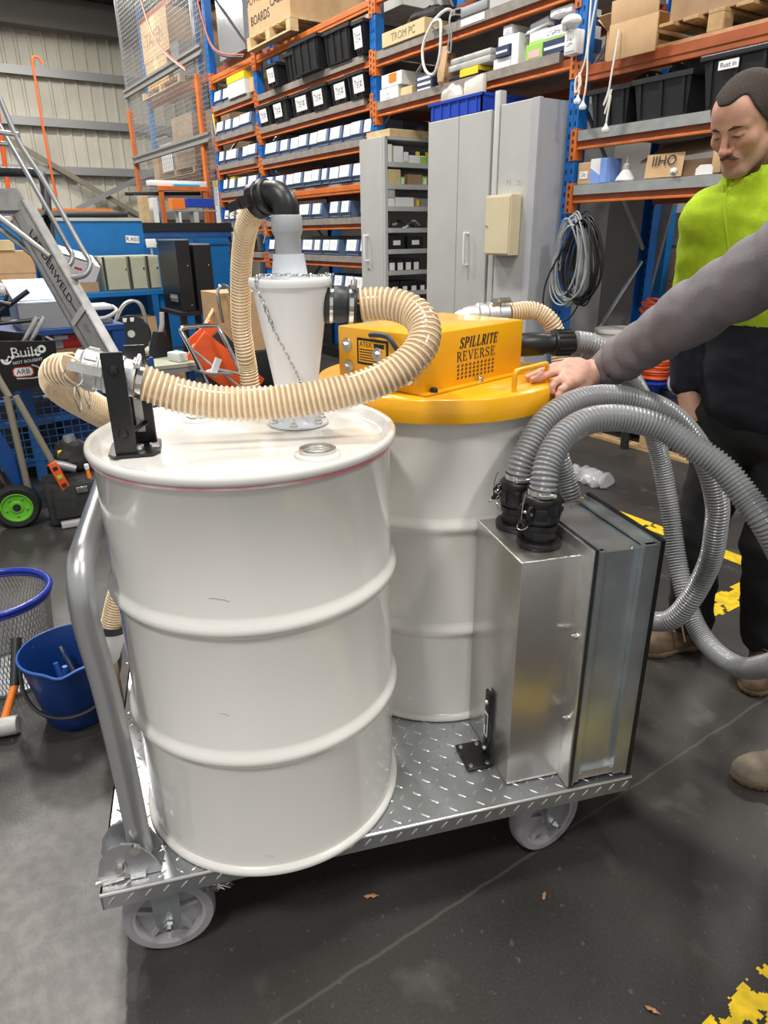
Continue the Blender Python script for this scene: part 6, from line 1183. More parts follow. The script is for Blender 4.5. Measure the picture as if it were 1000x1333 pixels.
# ------------------------------------------------------------------ tool cart with the stickered black box
tcr = thing('tool_cart', 'blue two-wheeled sack truck with green wheel hubs and a stickered black toolbox', 'tool cart', (-4.2, .35, 0))
def cart_wheel(y0, z0, x0, r):
    c = Vector((x0, y0, z0)); ax = Vector((.985, -.17, 0)); MB().lathe([(r * .6, -.03), (r * .86, -.038), (r * .97, -.022), (r, 0), (r * .97, .022), (r * .86, .038), (r * .6, .03)], c, ax, 44).build('tyre', 'tyre', tcr)
    h = MB().lathe([(r * .63, .026), (r * .66, .033), (r * .62, .034), (r * .56, .022), (r * .30, .018), (r * .26, .026), (r * .14, .026), (0.001, .026)], c, ax, 40).build('wheel_hub', 'rim_green', tcr); MB().lathe([(0, .034), (r * .07, .034), (r * .08, .03), (r * .17, .030), (r * .17, .026)], c, ax, 20).build('hub_cap', 'black_rubber', h)
    u = Vector((0, 0, 1)); w = ax.cross(u)
    for k in range(5): a = 2 * pi * k / 5 + .6; MB().lathe([(0, .008), (.006, .007), (.007, 0)], c + ax * .019 + (u * cos(a) + w * sin(a)) * r * .43, ax, 8).build('hub_bolt', 'chrome', h)
cart_wheel(.285, .122, -4.05, .122); cart_wheel(.15, .132, -4.35, .122)
MB().obox((-4.22, .30, .34), .04, .09, .60, rx=.30, rz=.1, b=.004).build('blue_frame', 'trolley_blue', tcr, smooth=False); MB().cyl((-4.1, .285, .122), (-4.42, .14, .132), .014, n=8).build('axle', 'tube_grey', tcr); MB().cyl((-4.15, .36, .70), (-4.18, .37, .02), .018, n=10).cyl((-4.15, .40, .70), (-4.10, .60, .012), .018, n=10).cyl((-4.2, .30, .93), (-4.15, .37, .70), .018, n=10).build('khaki_leg', 'khaki', tcr); MB().cyl((-4.12, .45, .011), (-4.05, .72, .011), .009, n=8).build('foot_bar', 'khaki', tcr)
tx_ = MB(); X = -4.5
tx_.prism([(.36, .955), (.70, .925), (.69, .70), (.40, .655)], (X, 0, 0), (0, 1, 0), (0, 0, 1), (.012, 0, 0)); tx_.prism([(.36, 1.0), (.66, .94), (.70, .70), (.40, .66)], (X - .23, 0, 0), (0, 1, 0), (0, 0, 1), (.012, 0, 0)); tx_.prism([(.36, .99), (.37, .99), (.41, .66), (.40, .66)], (X - .23, 0, 0), (0, 1, 0), (0, 0, 1), (.23, 0, 0)); tx_.prism([(.68, .93), (.70, .93), (.695, .70), (.68, .70)], (X - .23, 0, 0), (0, 1, 0), (0, 0, 1), (.23, 0, 0)); tx_.prism([(.40, .655), (.69, .70), (.69, .71), (.40, .665)], (X - .23, 0, 0), (0, 1, 0), (0, 0, 1), (.23, 0, 0))
tbx = tx_.build('toolbox', 'black_metal', tcr, smooth=False)
fx = X + .0135; U, Wv = Vector((0, 1, .0)), Vector((0, 0, 1))
text('Built', .082, (fx, .528, .876), (0, 1, -.02), Wv, 'white_plain', tbx, .0008); text('NOT BOUGHT', .024, (fx, .535, .826), (0, 1, .06), Wv, 'white_plain', tbx, .0008)
wr = MB(); o = Vector((fx, 0, 0))
wr.prism([(.415, .842), (.435, .832), (.478, .856), (.47, .868)], o, (0, 1, 0), (0, 0, 1), (.0012, 0, 0))
def ring2(cy_, cz_, r0, r1, a0, a1, n=14): 
    pts = [(cy_ + r1 * cos(a0 + (a1 - a0) * k / n), cz_ + r1 * sin(a0 + (a1 - a0) * k / n)) for k in range(n + 1)]; pin = [(cy_ + r0 * cos(a0 + (a1 - a0) * k / n), cz_ + r0 * sin(a0 + (a1 - a0) * k / n)) for k in range(n + 1)]
    for k in range(n): wr.prism([pts[k], pts[k + 1], pin[k + 1], pin[k]], o, (0, 1, 0), (0, 0, 1), (.0012, 0, 0))
ring2(.425, .845, .012, .028, 2.9, 7.2); ring2(.62, .888, .010, .023, 0, 2 * pi); wr.prism([(.595, .876), (.603, .87), (.603, .9), (.595, .9)], o, (0, 1, 0), (0, 0, 1), (.0012, 0, 0)); wr.prism([(.47, .853), (.61, .858), (.61, .864), (.47, .860)], o, (0, 1, 0), (0, 0, 1), (.0012, 0, 0))
wr.build('spanner_emblem', 'white_plain', tbx, smooth=False)
ar = MB(); rr2 = lambda y0, z0, y1, z1, c_: [(y0 + c_, z0), (y1 - c_, z0), (y1, z0 + c_), (y1, z1 - c_), (y1 - c_, z1), (y0 + c_, z1), (y0, z1 - c_), (y0, z0 + c_)]
ar.prism(rr2(.445, .740, .555, .798, .014), o, (0, 1, 0), (0, 0, 1), (.001, 0, 0)); ar.build('badge_border', 'red_plain', tbx, smooth=False); MB().prism(rr2(.451, .746, .549, .792, .011), o + Vector((.0008, 0, 0)), (0, 1, 0), (0, 0, 1), (.001, 0, 0)).build('badge_face', 'white_plain', tbx, smooth=False); text('ARB', .040, (fx + .002, .50, .769), U, Wv, 'ink', tbx, .0006)
sw_ = MB(); sw_.sweep(curve([(fx, .46, .733), (fx, .56, .728), (fx, .60, .748), (fx, .585, .785), (fx, .55, .803)], 6), .005, 6); sw_.build('badge_swoosh', 'cab_grey', tbx)
for k, y_ in enumerate((.56, .60)): tag(MB().obox((-4.64, y_, .93), .03, .022, .30, rx=-.62, b=.002).build('steel_bar', 'alu_bright'), 'bright flat bar sticking out of the stickered toolbox, %s' % ('left' if k == 0 else 'right'), 'bar')
crumple('yellow_rag', 'yellow and white striped strap on the left corner of the toolbox', (-4.45, .33, 1.0), .05, .05, .05, 'card_pale', 21, 'strap')
tag(MB().obox((-4.1, .17, .33), .1, .1, .18, b=.03).build('yellow_case', 'yellow_plain'), 'yellow tool case at the left edge above the wheel', 'case')
# blue mesh stillage behind
sg_ = thing('mesh_stillage', 'blue wire mesh stillage behind the toolbox and left of the front drum', 'stillage', (-4.9, .7, 0)); Xc = -4.86
for z0, z1 in ((.66, .70), (.52, .545), (.37, .405), (.10, .15)): MB().box(Xc - .03, .30, z0, Xc + .02, 1.35, z1, .004).build('rail', 'cage_blue', sg_, smooth=False)
for y_ in (.53, 1.32): MB().box(Xc - .03, y_ - .03, 0, Xc + .03, y_ + .03, .72).box(Xc - .43, y_ - .03, 0, Xc - .37, y_ + .03, .72).build('post', 'cage_blue', sg_, smooth=False)
b = MB()
for k in range(20): y_ = .36 + k * .05; b.box(Xc + .021, y_ - .003, .12, Xc + .027, y_ + .003, .70)
for k in range(12): z = .14 + k * .048; b.box(Xc + .027, .33, z - .003, Xc + .033, 1.33, z + .003)
b.build('wire_mesh', 'cage_blue', sg_, smooth=False, kind='stuff'); MB().box(Xc - .4, .33, .10, Xc - .03, 1.32, .12).build('floor_plate', 'cage_blue', sg_, smooth=False); MB().box(Xc - .42, .36, .12, Xc - .39, 1.3, .69).build('rear_panel', 'dark_gap', sg_, smooth=False)
lt = MB(); lt.cyl((Xc + .04, .62, .545), (Xc + .04, .78, .548), .013, n=8).box(Xc + .03, .66, .515, Xc + .05, .73, .56).cyl((Xc + .04, .755, .54), (Xc + .04, .755, .585), .01, n=8); lt.build('gate_latch', 'cast_alu', sg_)
for k, (y0, y1, z1, m) in enumerate(((.42, .66, .35, 'tub_black'), (.72, .95, .45, 'navy_box'), (1.0, 1.25, .40, 'grey_plain'))): carton('dark box inside the blue mesh stillage, %s from the left' % ORD[k], -5.14, -4.92, y0, y1, .123, z1, m, name='storage_box')
# blue table with red bag, grey unit with pale blue screen
bt_ = thing('blue_table', 'blue steel trestle table holding the grey screen unit behind the toolbox', 'table', (-5.6, .95, 0)); MB().box(-5.95, .50, .865, -5.30, 1.31, .905, .004).build('table_top', 'trolley_blue', bt_, smooth=False)
for y_ in (.55, 1.26):
    MB().box(-5.37, y_ - .045, 0, -5.31, y_ + .045, .865).build('leg', 'trolley_blue', bt_, smooth=False); MB().box(-5.93, y_ - .045, 0, -5.87, y_ + .045, .865).build('leg', 'trolley_blue', bt_, smooth=False)
MB().prism([(1.10, .865), (1.22, .865), (1.22, .76), (1.20, .80)], (-5.36, 0, 0), (0, 1, 0), (0, 0, 1), (.03, 0, 0)).prism([(.72, .865), (.58, .865), (.60, .78)], (-5.36, 0, 0), (0, 1, 0), (0, 0, 1), (.03, 0, 0)).build('gusset', 'trolley_blue', bt_, smooth=False)
su = thing('screen_unit', 'grey sloped unit with a pale blue top panel on the blue table', 'unit', (-5.55, .82, .907)); MB().prism([(-5.62, .907), (-5.33, .907), (-5.33, 1.075), (-5.80, 1.20), (-5.80, .907)], (0, .64, 0), (1, 0, 0), (0, 0, 1), (0, .36, 0)).build('unit_body', 'grey_plain', su, smooth=False); MB().prism([(-5.33, 1.078), (-5.80, 1.203), (-5.80, 1.212), (-5.33, 1.087)], (0, .63, 0), (1, 0, 0), (0, 0, 1), (0, .38, 0)).build('panel_frame', 'white_plain', su, smooth=False); MB().prism([(-5.345, 1.089), (-5.785, 1.206), (-5.785, 1.2135), (-5.345, 1.0965)], (0, .655, 0), (1, 0, 0), (0, 0, 1), (0, .33, 0)).build('blue_panel', 'print_blue', su, smooth=False)
rb_ = thing('tool_bag', 'red and grey tool bag hanging under the blue table', 'bag', (-5.5, .88, .75)); MB().box(-5.75, .70, .755, -5.40, 1.03, .86, .02).build('bag_body', 'red_plain', rb_); MB().box(-5.401, .72, .76, -5.395, .80, .855).box(-5.401, .83, .76, -5.395, .89, .855).build('grey_patch', 'grey_plain', rb_, smooth=False); MB().box(-5.394, .84, .82, -5.392, .93, .845).build('bag_label', 'label_white', rb_, smooth=False); MB().box(-5.75, .64, .70, -5.4, 1.1, .754).build('bag_base', 'card_dark', rb_, smooth=False)
carton('brown carton beneath the red and grey tool bag', -5.75, -5.35, .72, 1.10, .42, .695, 'card_dark'); tag(MB().box(-5.8, .65, .001, -5.3, 1.15, .418, .01).build('storage_chest', 'tub_black'), 'black chest under the blue trestle table', 'chest')
mc = thing('bench_grinder', 'white-topped grey hand grinder on the right end of the blue table', 'tool', (-5.5, 1.2, .907)); MB().box(-5.62, 1.08, 1.0, -5.40, 1.27, 1.035, .012).build('white_cover', 'white_plain', mc); MB().cyl((-5.5, 1.12, .907), (-5.5, 1.12, 1.0), .05, n=16).box(-5.58, 1.08, .907, -5.42, 1.26, .93).build('machine_body', 'grey_plain', mc); MB().sweep(curve([(-5.42, 1.10, .94), (-5.36, 1.2, .95), (-5.36, 1.28, .99), (-5.42, 1.27, 1.02)], 5), .014, 8).build('guard_tube', 'cab_grey', mc)
mm = thing('machine', 'tangle of black and red machine parts at the left edge behind the toolbox', 'machine', (-5.0, .55, .9)); 
for a, c, r_, m in (((-5.38, .40, .95), (-5.30, .72, 1.16), .016, 'tub_black'), ((-5.38, .40, 1.14), (-5.30, .60, 1.08), .014, 'tub_black'), ((-5.32, .40, .96), (-5.25, .78, .98), .014, 'tub_black'), ((-5.38, .48, .93), (-5.35, .60, 1.14), .012, 'tub_black')): MB().cyl(a, c, r_, n=8).build('strut', m, mm)
MB().ball((-5.30, .47, 1.02), .036, 8).build('red_knob', 'red_plain', mm); MB().box(-5.42, .36, .6, -5.34, .44, .96, .01).build('frame_post', 'trolley_blue', mm); MB().box(-5.50, .30, .001, -5.32, .48, .6, .02).build('machine_base', 'tub_black', mm)
crumple('plastic_bag', 'crumpled clear bag on the bench at the left edge', (-8.54, 1.0, .965), .06, .2, .08, 'plastic_clear', 31)
# ------------------------------------------------------------------ open tool bag, mesh basket, bucket, hammer
tb_ = thing('tool_bag', 'open black tool bag full of hand tools on the floor left of the drum', 'bag', (-4.0, .58, 0)); MB().obox((-4.02, .58, .125), .24, .30, .24, rz=-.1, b=.02).build('bag_body', 'bag_black', tb_); MB().obox((-3.89, .59, .145), .02, .28, .18, rz=-.1, ry=-.12, b=.008).build('front_pocket', 'bag_black', tb_); MB().obox((-3.875, .60, .205), .012, .06, .035, rz=-.1, b=.004).build('buckle', 'chrome', tb_); MB().obox((-4.0, .60, .02), .30, .24, .03, rz=-.12, b=.003).build('base_board', 'cab_grey', tb_)
def tool(name, label, a, c, r_, m, cat='tool'): return tag(MB().sweep([a, tuple(Vector(a).lerp(Vector(c), .5)), c], [r_, r_ * 1.15, r_ * .9], 10).build(name, m), label, cat)
lv = thing('spirit_level', 'short red spirit level standing in the black tool bag', 'level', (-3.93, .5, .2)); MB().obox((-3.905, .505, .29), .018, .045, .17, rx=.28, b=.003).build('level_body', 'red_orange', lv); 
for k, q in enumerate((-.05, .0, .05)): MB().obox((-3.8945, .505 - q * .28, .29 + q), .004, .024, .02, rx=.28).build('vial', 'green_box' if k == 1 else 'ink', lv, smooth=False)
tool('hand_torch', 'black ribbed torch lying across the open tool bag', (-3.98, .50, .345), (-3.94, .60, .305), .022, 'tube_grey'); tool('screwdriver', 'orange and white handled screwdriver in the right of the tool bag', (-3.92, .66, .20), (-3.93, .655, .29), .011, 'orange_plain'); tool('paint_marker', 'white capped marker beside the orange screwdriver', (-3.93, .655, .295), (-3.93, .652, .325), .012, 'white_plain'); tool('yellow_tool', 'yellow handled tool at the back of the tool bag', (-4.1, .56, .30), (-4.08, .555, .38), .015, 'yellow_plain')
crumple('tool_heap', 'heap of dark power tools on top of the open tool bag', (-4.12, .63, .32), .10, .11, .10, 'bag_black', 14, 'tools'); tool('drill_body', 'grey ribbed motor housing standing up in the tool bag', (-4.12, .63, .33), (-4.13, .62, .45), .035, 'tube_grey')
bs = thing('mesh_basket', 'steel mesh waste basket with a blue rim at the left edge', 'basket', (-2.51, .06, 0)); bc = (-2.53, .045, .002); r0, r1, h = .148, .178, .335
b = MB(); n = 84; rows = 30
for s in (-1, 1):
    for k in range(n): b.sweep([Vector(bc) + Vector((cos(a) * q, sin(a) * q, z)) for z, q, a in [(h * j / 10, r0 + (r1 - r0) * j / 10, 2 * pi * k / n + s * j * .055) for j in range(11)]], .0016, 3, caps=False)
b.build('wire_mesh', 'wire_steel', bs, smooth=False, kind='stuff'); mk('rim_blue', (.01, .03, .30), .3)
MB().ring((bc[0], bc[1], h + .002), r1 + .002, .011, n=48, m=10).ring((bc[0], bc[1], h - .014), r1 + .001, .007, n=48, m=8).build('blue_rim', 'rim_blue', bs); MB().lathe([(.0005, .004), (r0, .004), (r0 + .003, .0), (r0 + .004, .012), (r0 - .002, .014)], bc, n=40).build('base_tray', 'tube_grey', bs)
bu_ = thing('blue_bucket', 'dark blue plastic bucket with pouring lip beside the trolley handle', 'bucket', (-2.165, .20, 0)); c0 = (-2.165, .205, .002); prof = [(.0005, .004), (.098, .004), (.100, 0), (.103, .0), (.106, .006), (.1465, .238), (.1515, .240), (.1515, .250), (.1465, .252), (.144, .246), (.103, .012), (.0005, .010)]
b = MB(); b.lathe(prof, c0, n=64); ang = math.atan2(-.33, .94)
vs = []
for v in b.v:
    dx, dy = v[0] - c0[0], v[1] - c0[1]; rr3 = math.hypot(dx, dy); a = math.atan2(dy, dx) - ang; a = (a + pi) % (2 * pi) - pi
    f = math.exp(-(a / .22) ** 2) * max(0, min(1, (v[2] - .17) / .08)) * .020; k = 1 + f / max(rr3, .01) if rr3 > .1 else 1; vs.append((c0[0] + dx * k, c0[1] + dy * k, v[2] - (.006 * f / .02 if v[2] > .2 else 0)))
b.v = vs; b.build('bucket_body', 'bucket_blue', bu_)
b = MB(); b.ring((c0[0], c0[1], .248), .1495, .0042, n=64, m=8); vs = []
for v in b.v:
    dx, dy = v[0] - c0[0], v[1] - c0[1]; a = math.atan2(dy, dx) - ang; a = (a + pi) % (2 * pi) - pi; f = math.exp(-(a / .22) ** 2) * .020; k = 1 + f / math.hypot(dx, dy); vs.append((c0[0] + dx * k, c0[1] + dy * k, v[2] - .3 * f + .002))
b.v = vs; b.build('bucket_rim', 'bucket_rim', bu_)
hs = [Vector(c0) + Vector((cos(a) * .152, sin(a) * .152, .20 - .115 * max(0, cos((a - ang) * .98)) ** .8)) for a in [ang - 1.62 + 3.24 * k / 24 for k in range(25)]]
MB().sweep(hs, .0062, 8).build('bucket_handle', 'black_rubber', bu_)
for k, (a, c, r_, m, lb_) in enumerate((((-2.19, .23, .04), (-2.25, .19, .215), .011, 'chrome', 'chrome ratchet spanner'), ((-2.14, .25, .03), (-2.155, .262, .20), .016, 'yellow_plain', 'yellow and black pliers'), ((-2.21, .18, .03), (-2.23, .165, .17), .009, 'bucket_rim', 'blue handled driver'), ((-2.18, .17, .03), (-2.175, .185, .18), .009, 'bucket_rim', 'second blue handled driver'), ((-2.11, .26, .05), (-2.15, .285, .27), .018, 'tub_black', 'black handled cutter'))): tool('hand_tool', '%s standing in the blue bucket' % lb_, a, c, r_, m)
hm = thing('club_hammer', 'orange handled hammer with black grip resting beside the blue bucket', 'hammer', (-2.2, .0, 0)); MB().cyl((-2.335, .075, .245), (-2.245, .035, .125), .0165, .015, n=12).build('rubber_grip', 'black_rubber', hm); MB().cyl((-2.245, .035, .125), (-2.185, -.02, .045), .0125, n=12).build('orange_shaft', 'orange_plain', hm); MB().lathe([(0, -.05), (.026, -.05), (.03, -.042), (.03, .042), (.026, .05), (0, .05)], (-2.175, -.03, .034), (.35, .9, .05), 20).build('hammer_head', 'cab_grey', hm)
tag(MB().cyl((-2.55, -.02, .36), (-2.48, -.09, .44), .022, n=12).cyl((-2.565, .0, .33), (-2.545, -.02, .365), .027, n=12).build('paint_brush', 'timber'), 'brown brush handle poking over the mesh basket rim at the left edge', 'brush')
# ------------------------------------------------------------------ small litter on the floor
def leaf(x, y, s, a, label):
    b = MB(); pts = [(-1, 0), (-.5, .32), (-.1, .22), (.2, .42), (.45, .15), (1, .1), (.6, -.12), (.25, -.38), (-.05, -.2), (-.5, -.3)]; vs = [(x + s * (px * cos(a) - py * sin(a)), y + s * (px * sin(a) + py * cos(a)), .004 + .006 * abs(sin(px * 3 + py * 5)) * s / .02) for px, py in pts] + [(x, y, .012)]
    b.add(vs, [(k, (k + 1) % 10, 10) for k in range(10)]); tag(b.build('dry_leaf', 'leaf', smooth=False), label, 'leaf')
leaf(-1.012, .628, .020, .9, 'dry brown leaf on the floor below the middle of the trolley'); leaf(-.778, .972, .013, 2.2, 'small dry leaf on the floor below the right caster'); leaf(-.466, .96, .016, .3, 'dry leaf near the bottom right corner of the floor'); leaf(-1.72, .22, .008, .4, 'tiny leaf scrap on the floor left of the trolley')
pb_ = MB(); rnd = random.Random(2); ctr = curve([(-2.96, 3.28, .03), (-2.9, 3.36, .035), (-2.78, 3.42, .03), (-2.68, 3.40, .03), (-2.58, 3.42, .04)], 8); pb_.sweep(ctr, [.05 + .03 * abs(sin(k * .9)) + .012 * rnd.random() for k in range(len(ctr))], 14); pb_.v = [(x + .015 * noise.noise((x * 18, y_ * 18, z * 18)), y_ + .015 * noise.noise((x * 18 + 9, y_ * 18, z * 18)), max(.002, z * .75 + .012 * noise.noise((x * 22, y_ * 22, z * 22 + 5)))) for x, y_, z in pb_.v]; tag(pb_.build('plastic_film', 'plastic_clear'), 'crumpled strip of clear plastic film on the floor beside the yellow line', 'film')
# ================================================================== people
def tint_mat(name, base, rough, var=.06, scale=60, bump=.1, bscale=300, sss=.12):
    m = mat(name, base, rough, bump=bump, bscale=bscale, sss=sss); N, L, b = nodes_of(m); at = N.new('ShaderNodeAttribute'); at.attribute_name = 'tint'
    nz = N.new('ShaderNodeTexNoise'); nz.inputs['Scale'].default_value = scale; nz.inputs['Detail'].default_value = 6; tc = N.new('ShaderNodeTexCoord'); L.new(tc.outputs['Object'], nz.inputs['Vector'])
    mp = N.new('ShaderNodeMapRange'); mp.inputs[1].default_value = .3; mp.inputs[2].default_value = .7; mp.inputs[3].default_value = 1 - var; mp.inputs[4].default_value = 1 + var; L.new(nz.outputs['Fac'], mp.inputs[0])
    vm = N.new('ShaderNodeVectorMath'); vm.operation = 'SCALE'; L.new(at.outputs['Color'], vm.inputs[0]); L.new(mp.outputs[0], vm.inputs['Scale']); L.new(vm.outputs[0], b.inputs['Base Color']); return m
mk('moustache_hair', (.10, .062, .040), .85, bump=.4, bscale=500)
M['skin'] = tint_mat('skin', (.5, .3, .22), .45)
SKIN = np.array([.56, .315, .22])
def wrinkle(p, amp, f=34., seed=0.):
    q = p * f; return amp * (np.sin(q[:, 0] * .7 + 1.9 * np.sin(q[:, 2] * .43 + seed) + seed) * np.sin(q[:, 2] * .9 + 1.3 * np.sin(q[:, 1] * .6) + 2 * seed) + .5 * np.sin(q[:, 1] * 1.1 + q[:, 2] * 1.7 + seed))
def head_frame(c, face, tilt, roll=0.):
    f = Vector(face).normalized(); r = f.cross(Vector((0, 0, 1))).normalized(); u = Vector((0, 0, 1))
    q = Matrix.Rotation(-tilt, 3, r); f2 = q @ f; u2 = q @ u; return np.array(c, np.float32), np.array([r, f2, u2], np.float32)     # rows: right, front, up
def head_d(q, ears=True, detail=True):
    s = np.abs(q[:, 0])[:, None]; m = np.concatenate([s, q[:, 1:]], 1)
    d = d_ell(q, (0, -.014, .040), (.0765, .098, .087))
    d = smin(d, d_ell(q, (0, .036, .040), (.062, .055, .056)), .03)
    d = smin(d, d_ell(q, (0, .030, -.036), (.060, .058, .080)), .03)
    d = smin(d, d_cap(m, (.060, .000, -.050), (.022, .066, -.098), .016, .016), .028)
    d = smin(d, d_ell(q, (0, .074, -.098), (.026, .019, .020)), .022)
    d = smin(d, d_ell(m, (.045, .060, -.018), (.022, .022, .020)), .022)
    d = smin(d, d_cap(m, (.004, .086, .022), (.046, .070, .024), .0095, .008), .016)
    d = smax(d, -d_ell(m, (.0315, .1005, .002), (.019, .018, .0135)), .012)
    d = smin(d, d_ell(m, (.0315, .0755, .0015), (.0150, .0135, .0125)), .004)
    d = smin(d, d_cap(m, (.018, .087, .0065), (.046, .079, .0055), .0040, .0035), .005)           # upper lids
    d = smin(d, d_cap(q, (0, .088, .018), (0, .109, -.027), .0070, .0098), .010)
    d = smin(d, d_ell(q, (0, .1125, -.030), (.0105, .011, .0095)), .007); d = smin(d, d_ell(m, (.0125, .0985, -.033), (.0078, .010, .0075)), .006)
    d = smin(d, d_ell(q, (0, .083, -.060), (.027, .014, .019)), .014)
    d = smin(d, d_cap(m, (.0, .0955, -.0590), (.021, .085, -.0625), .0052, .0032), .005); d = smin(d, d_cap(m, (.0, .0945, -.0705), (.018, .085, -.0675), .0060, .0034), .005)
    d = smax(d, -d_cap(m, (.0, .1005, -.0640), (.023, .0885, -.0655), .0017, .0012), .003)
    if ears:
        e = d_ell(m, (.0800, -.014, -.004), (.0085, .020, .031)); e = smax(e, -d_ell(m, (.0885, -.011, .0), (.0065, .012, .019)), .004); d = smin(d, e, .006)
    d = smin(d, d_cap(q, (0, -.028, -.045), (0, -.050, -.165), .054, .058), .025)
    return d
def head_color(V, c, A):
    q = (V - c) @ A.T / .95; s = np.abs(q[:, 0]); col = np.tile(SKIN, (len(V), 1))
    def blend(w, t): 
        nonlocal col; w = np.clip(w, 0, 1)[:, None]; col = col * (1 - w) + np.array(t) * w
    g = lambda cx, cy_, cz, r: np.exp(-(((s - cx) ** 2 + (q[:, 1] - cy_) ** 2 + (q[:, 2] - cz) ** 2) / r ** 2))
    blend(.55 * g(0, .112, -.028, .022), (.60, .22, .17)); blend(.40 * g(.045, .07, -.025, .03), (.60, .26, .19)); blend(.35 * g(.05, .06, .075, .035), (.62, .30, .23)); blend(.8 * g(.08, -.014, 0, .03), (.58, .27, .20))
    beard = ((q[:, 2] < -.045) & (q[:, 1] > -.01)) * np.clip((-.035 - q[:, 2]) / .03, 0, 1) * np.clip((q[:, 2] + .135) / .03, 0, 1); blend(.42 * beard, (.24, .165, .125))
    blend(.85 * np.exp(-((q[:, 2] + .0645) / .0085) ** 2) * (s < .025) * (q[:, 1] > .084), (.46, .17, .15))
    return col
def make_head(t, c, face, tilt, hair_m='hair', moustache=True, eyes=True, h=.0034):
    c, A = head_frame(c, face, tilt); HS = .95; L_ = lambda p: ((p - c) @ A.T) / HS; r = .19; off = lambda *v: c + A.T @ (np.array(v, np.float32) * HS)
    V, Q = surface(lambda p: head_d(L_(p)), c - r, c + r, h)
    hair = lambda p: (lambda q, d: smax(d - .0042, np.maximum(-(q[:, 2] - (-.012 + 1.30 * np.clip(q[:, 1] - .012, -.4, .2) + .052 * np.exp(-((np.abs(q[:, 0]) - .046) / .020) ** 2) * (q[:, 1] > .0))), -(q[:, 2] + .070)), .003))(L_(p), head_d(L_(p), ears=False))
    sdf_obj('hair', hair, c - r, c + r, h, hair_m, t)
    def cap_set(segs, k=.003): return lambda p: (lambda q: union([d_cap(np.concatenate([np.abs(q[:, :1]), q[:, 1:]], 1), *s) for s in segs], k))(L_(p))

    for nm, sg, hh in (('eyebrow', [((.012, .0955, .0215), (.030, .0925, .0265), .0026, .0038), ((.030, .0925, .0265), (.051, .0775, .0215), .0038, .0020)], .0024), ('eyelash', [((.020, .0905, .0015), (.032, .0910, -.0005), .0013, .0016), ((.032, .0910, -.0005), (.046, .0815, .0005), .0016, .0012)], .0016)):
        for sgn in (-1, 1): sdf_obj(nm, (lambda sg_, s_: lambda p: (lambda q: union([d_cap(q * np.array([s_, 1, 1], np.float32), *s) for s in sg_], .003))(L_(p)))(sg, sgn), off(sgn * .032, .088, .012) - .034, off(sgn * .032, .088, .012) + .034, hh, 'brow', t)
    if moustache:
        sdf_obj('moustache', cap_set([((.000, .1010, -.0475), (.016, .0975, -.0520), .0040, .0046), ((.016, .0975, -.0520), (.027, .0855, -.0605), .0046, .0022)], .004), off(0, .09, -.05) - .045, off(0, .09, -.05) + .045, .0022, 'moustache_hair', t)
    return c, A, V, Q
def merged_body(t, pieces, label=None):
    b = MB(); cols = []
    for V, Q, col in pieces: b.add(V.tolist(), Q.tolist()); cols.append(col)
    o = b.build('body', 'skin', t, angle=180); at = o.data.color_attributes.new('tint', 'FLOAT_COLOR', 'POINT'); c = np.concatenate(cols); at.data.foreach_set('color', np.concatenate([c, np.ones((len(c), 1))], 1).astype(np.float32).ravel()); return o
def boot(t, heel, toe, ankle, top, m, r=.05, laces=True):
    heel, toe, ankle, top = [np.array(v, np.float32) for v in (heel, toe, ankle, top)]; f = (toe - heel); f[2] = 0; L = np.linalg.norm(f); f /= L; s = np.array([-f[1], f[0], 0], np.float32); up_ = np.array([0, 0, 1], np.float32)
    def lf(p): return np.stack([(p - heel) @ s, (p - heel) @ f, (p - heel) @ up_], 1)
    def d(p):
        q = lf(p); a = d_ell(q, (0, L * .80, .030), (r * .98, L * .24, .052)); a = smin(a, d_ell(q, (0, L * .48, .035), (r * .88, L * .36, .062)), .03); a = smin(a, d_ell(q, (0, L * .14, .040), (r * .84, L * .20, .070)), .03)
        a = smin(a, d_cap(p, ankle, top, r * .98, r * 1.12), .035); a = smin(a, d_cap(q, (0, L * .62, .085), (0, L * .30, .145), r * .50, r * .55), .03)
        return smax(a, -(q[:, 2] - .018), .006) + wrinkle(p, .0012, 90)
    def sole(p):
        q = lf(p); a = np.minimum(d_ell(q, (0, L * .78, .015), (r * 1.06, L * .265, .06)), d_ell(q, (0, L * .18, .015), (r * .92, L * .235, .06))); a = smin(a, d_ell(q, (0, L * .5, .015), (r * .82, L * .4, .05)), .03)
        g = .004 * (np.sin(q[:, 1] * 330) > .2); return np.maximum(np.maximum(a + g * (q[:, 2] < .012), q[:, 2] - .027), .002 - q[:, 2])
    lo = np.minimum(np.minimum(heel, toe), top) - .09; hi = np.maximum(np.maximum(heel, toe), top) + .09; lo[2] = -.01; hi[2] = top[2] + .07
    sdf_obj('boot', d, lo, hi, .0065, m, t); hi[2] = .06; sdf_obj('boot_sole', sole, lo, hi, .006, 'boot_sole', t)
    if laces:
        b = MB()
        for k in range(5):
            w = k / 4; c = heel + f * (L * (.68 - .30 * w)) + up_ * (.088 + .085 * w) ; b.sweep(curve([tuple(c - s * .032 - up_ * .012), tuple(c + f * .012 + up_ * .008), tuple(c + s * .032 - up_ * .012)], 4), .0032, 6)
        b.sweep(curve([tuple(heel + f * L * .46 + up_ * .16), tuple(heel + f * L * .58 + s * .05 + up_ * .15), tuple(heel + f * L * .55 + s * .075 + up_ * .08)], 6), .003, 6); b.build('laces', 'card_dark', t, kind='stuff')
